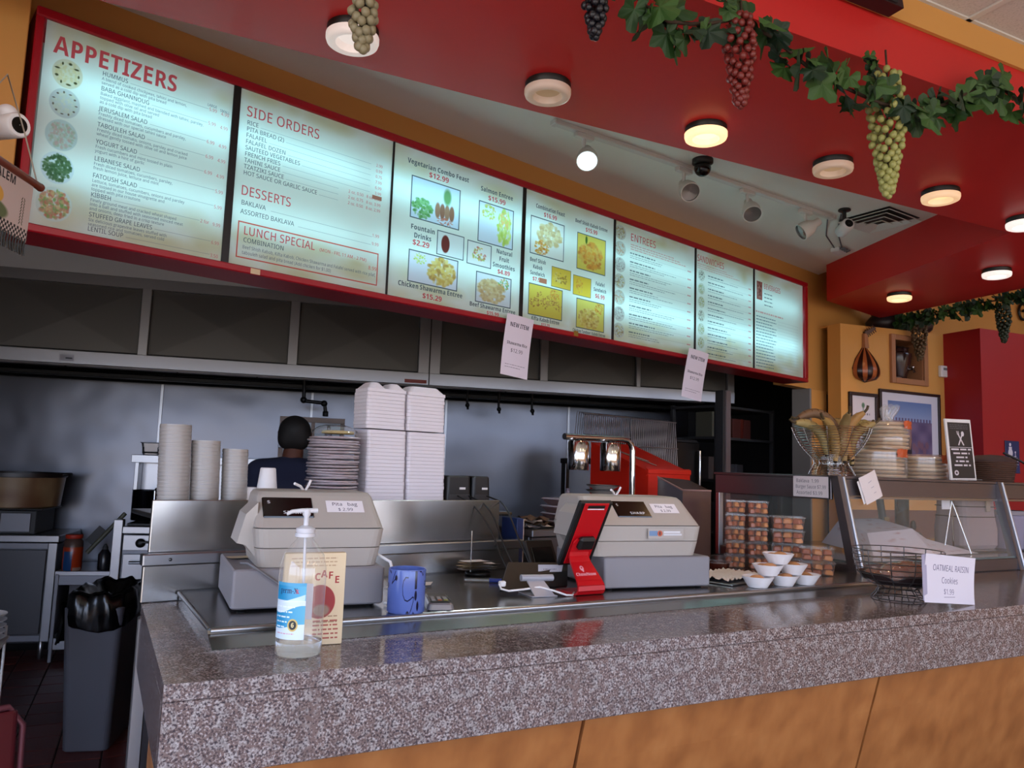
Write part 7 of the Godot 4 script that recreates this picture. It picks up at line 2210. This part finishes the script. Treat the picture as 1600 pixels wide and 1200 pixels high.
	part("plate", Geo.new().bx(-0.080, 0.080, 0.0, 0.250, 0.0, 0.006, 0.002), mat(Color(0.10, 0.17, 0.36), 0.4), rs)
	var rg := Geo.new()
	rg.quad(pt(-0.077, 0.003, 0.0066), pt(0.077, 0.003, 0.0066), pt(0.077, 0.247, 0.0066), pt(-0.077, 0.247, 0.0066))
	part("print", rg, print_mat(si, 0.4), rs)
	var sc := thing("iron_scroll", "black wrought iron scroll on the high yellow wall at the right edge", "wall ornament", at(pt(7.44, 3.06, -4.447)))
	for s in [1.0, -1.0]:
		var pts := []
		for k in 26:
			var a := k * 0.34
			var r := 0.11 * (1.0 - k / 32.0)
			pts.append(pt(cos(a + (0.0 if s > 0 else 2.6)) * r + (0.0 if s > 0 else 0.16), s * sin(a) * r + (0.02 if s > 0 else -0.10), 0.012))
		part("curl", Geo.new().tube(pts, 0.012, 6), M.black, sc)
	# pots on the ledge
	var la := ["dark round pot on the ledge above the niche, left one", "low dark bowl on the ledge above the niche, beside the grapes"]
	for k in 2:
		var q := thing("ledge_pot", la[k], "pot", at(pt([5.33, 5.70][k], [2.6385, 2.654][k], -4.28)), "pots on the ledge")
		part("body", Geo.new().lathe([Vector2(0.001, 0), Vector2(0.07, 0), Vector2(0.13, 0.05), Vector2(0.14, 0.09), Vector2(0.10, 0.14), Vector2(0.085, 0.15), Vector2(0.09, 0.16), Vector2(0.001, 0.15)], Vector3.ZERO, 26), mat([Color(0.13, 0.09, 0.10), Color(0.22, 0.15, 0.15)][k], 0.5), q)
		part("rim", Geo.new().lathe([Vector2(0.085, 0.152), Vector2(0.097, 0.158), Vector2(0.097, 0.166), Vector2(0.080, 0.166)], Vector3.ZERO, 26), M.dark, q)

func picture(parent: Node3D, w: float, h: float, fw: float, im: Image, matw: float) -> void:
	part("frame_rail", Geo.new().bx(-w / 2, w / 2, h - fw, h, 0.0, 0.022, 0.003), M.frame, parent)
	part("frame_rail", Geo.new().bx(-w / 2, w / 2, 0, fw, 0.0, 0.022, 0.003), M.frame, parent)
	for s in [-1.0, 1.0]: part("frame_stile", Geo.new().bx(s * (w / 2 - fw / 2) - fw / 2, s * (w / 2 - fw / 2) + fw / 2, fw, h - fw, 0.0, 0.022, 0.003), M.frame, parent)
	part("mat_board", Geo.new().bx(-w / 2 + fw, w / 2 - fw, fw, h - fw, 0.0, 0.008, 0), mat(Color(0.80, 0.79, 0.83), 0.7), parent)
	var g := Geo.new()
	var a := w / 2 - fw - matw
	g.quad(pt(-a, fw + matw * 1.2, 0.0088), pt(a, fw + matw * 1.2, 0.0088), pt(a, h - fw - matw * 0.8, 0.0088), pt(-a, h - fw - matw * 0.8, 0.0088))
	part("print", g, print_mat(im, 0.5), parent)

# ---------------------------------------------------------------- ceiling: lamps, vines, cameras
func leaf_mesh(m: Material, sd: float) -> ArrayMesh:
	var g := Geo.new()
	var rim := []
	for k in 25:
		var a := -PI * 0.92 + TAU * 0.92 * k / 24.0
		var r := 0.30 + 0.20 * pow(absf(cos(a * 2.5)), 0.8) + 0.03 * sin(a * 17.0 + sd)
		if absf(a) < 0.45: r += 0.16
		rim.append(pt(sin(a) * r, cos(a) * r, -0.22 * pow(absf(sin(a) * r), 1.5) * 2.0 + 0.05 * sin(a * 5.0 + sd)))
	for k in 24:
		g.tri(Vector3.ZERO, rim[k + 1], rim[k])
		g.tri(pt(0, 0, -0.012), rim[k] + pt(0, 0, -0.006), rim[k + 1] + pt(0, 0, -0.006))
	return g.mesh(m)

func grape_cluster(label: String, top: Vector3, length: float, wide: float, r: float, m: Material, count: int, group := "grape clusters along the soffit") -> Node3D:
	var o := thing("grape_cluster", label, "grapes", at(top), group)
	var bm := Geo.new().ball(Vector3.ZERO, Vector3(r, r * 1.12, r), 10, 7).mesh(m)
	part("stem", Geo.new().tube([pt(0, 0.06, 0), pt(0.004, 0.0, 0), pt(0, -length * 0.85, 0)], 0.003, 6), M.vine, o)
	for k in count:
		var t := (k + 0.5) / count
		var prof := wide * (0.55 + 0.9 * t if t < 0.30 else 0.82 * pow(1.0 - (t - 0.30) / 0.72, 0.75) + 0.10)
		var a := k * 2.399963
		var rr := prof * rng.randf_range(0.72, 1.0)
		inst("grape", bm, o, pose(pt(cos(a) * rr, -length * t - r + rng.randf_range(-0.004, 0.004), sin(a) * rr), rng.randf_range(-20, 20), 0, rng.randf_range(-20, 20)))
	return o

func garland(label: String, pts: Array, per: int, size: float, spread: float, group: String) -> Node3D:
	var o := thing("vine_garland", label, "vine", Transform3D(), group)
	var curve := Curve3D.new()
	for i in pts.size():
		var d: Vector3 = (pts[mini(i + 1, pts.size() - 1)] - pts[maxi(i - 1, 0)]) * 0.18
		curve.add_point(pts[i], -d, d)
	var baked := []
	for k in 40: baked.append(curve.sample_baked(curve.get_baked_length() * k / 39.0))
	part("stem", Geo.new().tube(baked, 0.005, 7), M.vine, o)
	var ms := [leaf_mesh(M.leaf, 0.0), leaf_mesh(M.leaf_b, 1.7), leaf_mesh(M.leaf_c, 3.1)]
	for k in per:
		var p := curve.sample_baked(curve.get_baked_length() * (k + rng.randf() * 0.8) / per)
		var s := size * rng.randf_range(0.65, 1.25)
		var b := Basis.from_euler(Vector3(rng.randf_range(-0.9, 0.5), rng.randf_range(-1.0, 1.0), PI + rng.randf_range(-1.3, 1.3))).scaled(Vector3.ONE * s)
		inst("leaf", ms[rng.randi() % 3], o, Transform3D(b, p + Vector3(rng.randf_range(-0.3, 0.3), rng.randf_range(-1, 0.8), rng.randf_range(-0.4, 0.8)) * spread))
	return o

func downlight(x: float, z: float, label: String, c: Color, glow: float, power: float) -> void:
	var d := thing("downlight", label, "ceiling light", at(pt(x, 2.75, z)), "round downlights in the red soffit")
	part("collar", Geo.new().lathe([Vector2(0.060, -0.024), Vector2(0.074, -0.024), Vector2(0.077, -0.021), Vector2(0.077, -0.0005), Vector2(0.060, -0.0005)], Vector3.ZERO, 40), M.black, d)
	var m := mat(Color(0.82, 0.76, 0.74), 0.35)
	if glow > 0:
		m.emission_enabled = true
		m.emission = c
		m.emission_energy_multiplier = glow
	part("frosted_ring", Geo.new().lathe([Vector2(0.042, -0.024), Vector2(0.050, -0.046), Vector2(0.066, -0.050), Vector2(0.076, -0.045), Vector2(0.079, -0.036), Vector2(0.079, -0.024)], Vector3.ZERO, 40), m, d)
	var m2 := mat(Color(0.55, 0.52, 0.50), 0.3, 0.4)
	if glow > 0:
		m2.emission_enabled = true
		m2.emission = c
		m2.emission_energy_multiplier = glow * 1.8
	part("lamp_face", Geo.new().lathe([Vector2(0.001, -0.016), Vector2(0.030, -0.018), Vector2(0.043, -0.026)], Vector3.ZERO, 30), m2, d)
	if power > 0:
		var s := SpotLight3D.new()
		s.name = "downlight_beam"
		s.light_color = c
		s.light_energy = power
		s.light_size = 0.05
		s.spot_angle = 52
		s.spot_angle_attenuation = 0.8
		s.spot_range = 12
		s.spot_attenuation = 2.0
		s.shadow_enabled = true
		s.transform = Transform3D(Basis(Vector3.RIGHT, -PI / 2), pt(0, -0.056, 0))
		d.add_child(s, true)

func ceiling_goods() -> void:
	var warm := Color(1.0, 0.80, 0.58)
	var cool := Color(1.0, 0.95, 0.92)
	downlight(0.463, -2.195, "round downlight behind the pale hanging grapes, leftmost on the soffit", cool, 0.45, 0.0)
	downlight(1.129, -2.200, "unlit looking round downlight between the pale and the black grapes", warm, 0.12, 0.0)
	downlight(1.802, -2.203, "brightly lit warm round downlight just under the red grapes", warm, 1.5, 0.30)
	downlight(2.450, -2.196, "dim round downlight left of the long green grape cluster's tip", warm, 0.18, 0.05)
	downlight(3.109, -2.194, "lit warm round downlight right of the long green grape cluster", warm, 0.75, 0.2)
	downlight(3.773, -2.232, "bright white round downlight cut by the right picture edge", cool, 1.0, 0.2)
	downlight(4.565, -2.872, "lit white round downlight on the soffit arm near the picture's right edge", cool, 0.95, 0.2)
	downlight(4.645, -3.603, "lit warm round downlight at the inner end of the soffit arm", warm, 1.3, 0.3)
	# track with four heads
	var a := pt(1.55, 2.998, -2.935)
	var b := pt(3.60, 2.998, -3.235)
	var t := thing("track_rail", "long white ceiling track rail carrying four spot heads", "track rail")
	var dir := (b - a).normalized()
	var side := dir.cross(Vector3.UP)
	var g := Geo.new()
	g.xf = Transform3D(Basis(dir, Vector3.UP, side), a)
	g.bx(0, a.distance_to(b), 0.0, 0.0215, -0.018, 0.018, 0.003)
	part("rail", g, M.white_metal, t)
	for e in [a, b]:
		var eg := Geo.new()
		eg.xf = Transform3D(Basis(dir, Vector3.UP, side), e)
		part("end_cap", eg.box(pt(0, 0.010, 0), Vector3(0.03, 0.025, 0.044), 0.004), M.white_metal, t)
	var labs := ["lit spotlight head at the left end of the white ceiling track", "unlit spotlight head second from the left on the white track", "unlit spotlight head third from the left on the white track", "unlit spotlight head at the right end of the track, turned away"]
	var at_u := [0.08, 0.395, 0.63, 0.875]
	var aim := [pt(-0.35, -0.75, 0.62), pt(-0.2, -0.65, 0.75), pt(-0.3, -0.8, 0.6), pt(-0.75, -0.55, -0.35)]
	for k in 4:
		var p: Vector3 = a.lerp(b, at_u[k])
		var h := thing("track_spotlight", labs[k], "spotlight", at(p), "spot heads on the ceiling track")
		var bx := Geo.new()
		bx.xf = Transform3D(Basis(dir, Vector3.UP, side), Vector3.ZERO)
		bx.bx(-0.05, 0.05, -0.022, 0.0, -0.016, 0.016, 0.003)
		part("adapter", bx, M.white_metal, h)
		part("arm", Geo.new().tube([pt(0, -0.02, 0), pt(0, -0.075, 0.0), pt(0.01, -0.090, 0.01)], 0.009, 10), M.white_metal, h)
		var d: Vector3 = (aim[k] as Vector3).normalized()
		var up := Vector3.UP if absf(d.y) < 0.95 else Vector3.RIGHT
		var xa := up.cross(d).normalized()
		var cup := Geo.new()
		cup.xf = Transform3D(Basis(xa, -d, xa.cross(-d)), pt(0.012, -0.105, 0.012))
		# the cup opens along -y of this frame, i.e. along d
		cup.lathe([Vector2(0.046, -0.055), Vector2(0.050, -0.055), Vector2(0.049, -0.02), Vector2(0.040, 0.015), Vector2(0.024, 0.040), Vector2(0.022, 0.075), Vector2(0.001, 0.078)], Vector3.ZERO, 28)
		part("cup", cup, M.white_metal, h)
		var fc := Geo.new()
		fc.xf = cup.xf
		fc.lathe([Vector2(0.001, -0.040), Vector2(0.045, -0.046), Vector2(0.046, -0.054)], Vector3.ZERO, 28)
		var fm := mat(Color(0.60, 0.60, 0.60), 0.15, 0.7)
		if k == 0:
			fm = mat(Color(0.9, 0.95, 0.95), 0.3)
			fm.emission_enabled = true
			fm.emission = Color(0.85, 0.97, 1.0)
			fm.emission_energy_multiplier = 1.5
			var s := SpotLight3D.new()
			s.name = "track_beam"
			s.light_color = Color(0.90, 0.97, 1.0)
			s.light_energy = 0.6
			s.light_size = 0.045
			s.spot_angle = 40
			s.spot_angle_attenuation = 0.7
			s.spot_range = 12
			s.spot_attenuation = 2.0
			s.shadow_enabled = true
			s.transform = Transform3D(Basis.looking_at(d, up), pt(0.012, -0.105, 0.012) + d * 0.060)
			h.add_child(s, true)
		part("lamp_face", fc, fm, h)
	# cameras
	var dc := thing("dome_camera", "small black dome camera on the white ceiling beside the track", "camera", at(pt(2.398, 3.0195, -2.955)))
	part("base", Geo.new().lathe([Vector2(0.001, -0.03), Vector2(0.04, -0.03), Vector2(0.052, -0.02), Vector2(0.052, 0.0), Vector2(0.001, 0.0)], Vector3.ZERO, 24), M.black, dc)
	part("eye", Geo.new().ball(pt(0, -0.045, 0), Vector3(0.042, 0.042, 0.042), 18, 12), M.black_gloss, dc)
	var bc := thing("bullet_camera", "white bullet camera on a black ceiling bracket near the vent", "camera", at(pt(3.565, 3.0195, -3.115)))
	part("bracket", Geo.new().cyl(pt(0, -0.012, 0), 0.035, 0.012, 18).tube([pt(0, -0.01, 0), pt(0.0, -0.065, 0.0), pt(0.02, -0.085, -0.02)], 0.010, 8), M.black, bc)
	var cam := part("body", Geo.new().lathe([Vector2(0.001, -0.05), Vector2(0.030, -0.05), Vector2(0.036, -0.045), Vector2(0.036, 0.05), Vector2(0.030, 0.058), Vector2(0.001, 0.058)], Vector3.ZERO, 24), M.white, bc)
	cam.transform = pose(pt(0.02, -0.105, -0.02), 78, -22, 0)
	part("lens", Geo.new().lathe([Vector2(0.001, 0.0588), Vector2(0.024, 0.0588), Vector2(0.024, 0.0575)], Vector3.ZERO, 20), M.black_gloss, cam)
	var wires := ["thin grey wire from the bullet camera across the white ceiling to the vent", "thin grey wire from the bullet camera to the white junction box", "thin grey wire from the track end towards the junction box"]
	var wp := [[pt(3.59, 3.016, -3.15), pt(3.75, 3.016, -3.30), pt(3.98, 3.016, -3.30)], [pt(3.60, 3.016, -3.17), pt(3.85, 3.016, -3.42), pt(4.16, 3.016, -3.66)], [pt(3.60, 3.016, -3.27), pt(3.86, 3.016, -3.52), pt(4.14, 3.016, -3.70)]]
	for k in 3: single("ceiling_wire", Geo.new().tube(wp[k], 0.004, 6), M.grey, wires[k], "wire", Transform3D(), "wires on the white ceiling")
	var jb := thing("junction_box", "white plug box with loose wires where ceiling and red soffit arm meet", "junction box", at(pt(4.17, 3.0195, -3.70), 20))
	part("box", Geo.new().bx(-0.06, 0.06, -0.03, 0.0, -0.03, 0.03, 0.004), M.white, jb)
	for k in 3: part("loop", Geo.new().tube([pt(-0.05 + 0.04 * k, -0.015, 0.03), pt(-0.045 + 0.04 * k, -0.012, 0.06), pt(-0.03 + 0.04 * k, -0.01, 0.06), pt(-0.02 + 0.04 * k, -0.015, 0.03)], 0.005, 6), M.grey, jb)
	# square air vent
	var v := thing("air_vent", "square metal ceiling air vent with nested louvres", "air vent", at(pt(3.87, 3.0195, -3.13), 8))
	for k in 4:
		var w := 0.165 - 0.037 * k
		var y := -0.006 - 0.006 * k
		var fg := Geo.new()
		for s in 4:
			fg.xf = at(Vector3.ZERO, 90 * s)
			fg.hexa([pt(-w, y - 0.014, w), pt(w, y - 0.014, w), pt(w - 0.024, y - 0.002, w - 0.024), pt(-w + 0.024, y - 0.002, w - 0.024), pt(-w, y - 0.010, w), pt(w, y - 0.010, w), pt(w - 0.024, y + 0.002, w - 0.024), pt(-w + 0.024, y + 0.002, w - 0.024)])
		part("louvre", fg, M.white_metal, v)
	part("throat", Geo.new().bx(-0.16, 0.16, -0.004, -0.0005, -0.16, 0.16, 0), M.dark_grey, v)
	# loudspeaker on the soffit face
	var ls := thing("loudspeaker", "dark wedge loudspeaker mounted high on the red soffit face at the top edge", "loudspeaker", at(pt(1.99, 2.905, -1.5705)))
	part("cabinet", Geo.new().hexa([pt(-0.42, 0.0, 0.055), pt(0.01, 0.0, 0.055), pt(0.01, 0.0, 0.0), pt(-0.42, 0.0, 0.0), pt(-0.42, 0.10, 0.055), pt(-0.01, 0.10, 0.055), pt(-0.01, 0.10, 0.0), pt(-0.42, 0.10, 0.0)]), mat(Color(0.14, 0.03, 0.06), 0.5), ls)
	part("grille", Geo.new().bx(-0.40, -0.02, 0.006, 0.094, 0.056, 0.060, 0.002), M.black, ls)
	# vine along the soffit front with grapes
	garland("leafy green vine garland drooping along the soffit's front edge", [pt(0.90, 2.66, -1.47), pt(1.005, 2.60, -1.48), pt(1.09, 2.575, -1.48), pt(1.19, 2.595, -1.48), pt(1.306, 2.645, -1.48), pt(1.42, 2.635, -1.48), pt(1.51, 2.60, -1.48), pt(1.60, 2.565, -1.48), pt(1.72, 2.555, -1.48), pt(1.83, 2.54, -1.475), pt(1.96, 2.545, -1.46), pt(2.11, 2.60, -1.47), pt(2.264, 2.69, -1.48), pt(2.395, 2.735, -1.48), pt(2.55, 2.70, -1.48), pt(2.80, 2.66, -1.48), pt(3.15, 2.70, -1.48), pt(3.55, 2.68, -1.48)], 160, 0.085, 0.05, "vines with leaves")
	grape_cluster("pale green grape cluster hanging in front of the leftmost downlight", pt(0.332, 2.425, -1.48), 0.125, 0.034, 0.0095, M.grape_pale, 46)
	grape_cluster("black grape cluster at the top edge beside the vine", pt(0.880, 2.60, -1.48), 0.115, 0.030, 0.0095, M.grape_black, 40)
	grape_cluster("long red grape cluster hanging from the vine above the lit downlight", pt(1.312, 2.66, -1.47), 0.245, 0.048, 0.0095, M.grape_red, 95)
	grape_cluster("long pale green grape cluster hanging in the middle of the vine", pt(1.895, 2.672, -1.50), 0.375, 0.062, 0.0105, M.grape_green, 150)
	garland("short upright vine sprig tying the green grapes to the soffit", [pt(1.892, 2.67, -1.52), pt(1.888, 2.70, -1.54), pt(1.885, 2.73, -1.565)], 6, 0.05, 0.02, "vines with leaves")
	garland("dark vine garland along the soffit arm's far edge over the yellow wall", [pt(5.30, 2.735, -4.15), pt(5.29, 2.70, -4.0), pt(5.28, 2.73, -3.85), pt(5.27, 2.715, -3.6), pt(5.25, 2.73, -3.4), pt(5.24, 2.715, -3.2), pt(5.23, 2.73, -3.0), pt(5.22, 2.72, -2.7)], 110, 0.085, 0.045, "vines with leaves")
	grape_cluster("dry brownish grape cluster hanging from the far vine over the niche", pt(5.35, 2.735, -3.98), 0.33, 0.070, 0.012, M.grape_brown, 110, "grape clusters on the far vine")
	grape_cluster("dark green grape cluster on the far vine in front of the red wall", pt(5.27, 2.715, -3.28), 0.27, 0.055, 0.012, M.grape_dark, 90, "grape clusters on the far vine")
	left_corner()

func left_corner() -> void:
	# pillar just outside the picture that carries the camera and the hanging
	struct("wall_pillar", Geo.new().bx(-0.25, 0.0, 1.78, 3.009, -0.25, 0.20, 0.004), M.yellow, "yellow pillar beside the passage at the far left", "pillar", at(pt(-0.447, 0, -1.90), -4))
	var bc := thing("security_camera", "white bullet security camera at the left edge beside the menu board", "camera", at(pt(-0.325, 2.160, -1.932)))
	var body := part("body", Geo.new().lathe([Vector2(0.001, -0.045), Vector2(0.022, -0.045), Vector2(0.026, -0.038), Vector2(0.027, 0.030), Vector2(0.024, 0.034), Vector2(0.001, 0.034)], Vector3.ZERO, 26), M.white, bc)
	body.transform = Transform3D(Basis(Quaternion(Vector3.UP, pt(0.55, -0.05, 0.62).normalized())), Vector3.ZERO)
	part("lens", Geo.new().lathe([Vector2(0.001, 0.0348), Vector2(0.017, 0.0348), Vector2(0.018, 0.033)], Vector3.ZERO, 20), M.black_gloss, body)
	part("joint", Geo.new().ball(pt(-0.006, 0.030, 0.0), Vector3(0.020, 0.018, 0.018), 14, 8), M.white, bc)
	part("bracket", Geo.new().tube([pt(-0.008, 0.03, 0), pt(-0.07, 0.032, 0.0), pt(-0.118, 0.03, 0.005)], 0.012, 10), M.black, bc)
	# small woven hanging on a wooden rod; in its frame x runs from the far rod end towards the pillar
	var d := pt(-0.3616, 0, 0.9323)
	var hx := Transform3D(Basis(d, Vector3.UP, d.cross(Vector3.UP)), pt(-0.259, 2.039, -1.942))
	var h := thing("wall_hanging", "small woven souvenir hanging with lettering, checked border and black fringe on a wooden rod", "wall hanging", hx)
	part("rod", Geo.new().tube([pt(-0.002, 0, 0), pt(0.30, 0, 0)], 0.0085, 10), mat(Color(0.42, 0.17, 0.08), 0.4), h)
	part("rod_end", Geo.new().ball(pt(-0.003, 0, 0), Vector3.ONE * 0.0095, 10, 7), mat(Color(0.42, 0.17, 0.08), 0.4), h)
	var im := canvas(512, 256, Color(0.74, 0.66, 0.63))
	text(im, "JERUSALEM", 250, 48, 50, Color(0.10, 0.08, 0.10), "mono_bold", 1)
	blob(im, 256, 120, 60, 40, Color(0.80, 0.60, 0.26), 0.1)
	blob(im, 256, 180, 110, 40, Color(0.36, 0.40, 0.26), 0.2)
	for s in [0, 1]:
		for k in 9:
			var x: float = [60.0, 452.0][s]
			line(im, Vector2(x - 12, 90 + k * 13), Vector2(x - 6, 80 + k * 13), 2.6, Color(0.20, 0.20, 0.12))
			line(im, Vector2(x + 12, 90 + k * 13), Vector2(x + 6, 80 + k * 13), 2.6, Color(0.20, 0.20, 0.12))
	for i in 42:
		for j in 4:
			if (i + j) % 2: rect(im, i * 12.4, 206 + j * 12, 12, 12, Color(0.08, 0.06, 0.07))
	# seen from the room the far end is on the right, so mirror x
	var g := Geo.new()
	g.quad(pt(0.285, -0.135, 0.0), pt(0.030, -0.135, 0.0), pt(0.022, -0.004, 0.0), pt(0.285, -0.004, 0.0))
	part("cloth", g, print_mat(im, 0.9), h)
	var bk := Geo.new()
	bk.quad(pt(0.030, -0.135, 0.0012), pt(0.285, -0.135, 0.0012), pt(0.285, -0.004, 0.0012), pt(0.022, -0.004, 0.0012))
	part("cloth_back", bk, mat(Color(0.70, 0.63, 0.60), 0.9), h)
	for k in 26:
		part("fringe_strand", Geo.new().tube([pt(0.036 + k * 0.0098, -0.132, 0.0), pt(0.037 + k * 0.0098, -0.15, 0.001), pt(0.035 + k * 0.0098 + 0.002 * sin(k * 2.0), -0.166, 0.0)], 0.0022, 5), M.black, h)
	part("cord", Geo.new().tube([pt(0.012, 0.006, 0.0), pt(0.075, 0.09, 0.0), pt(0.155, 0.18, 0.0), pt(0.285, 0.006, 0.0)], 0.0016, 6), mat(Color(0.62, 0.58, 0.52), 0.8), h)
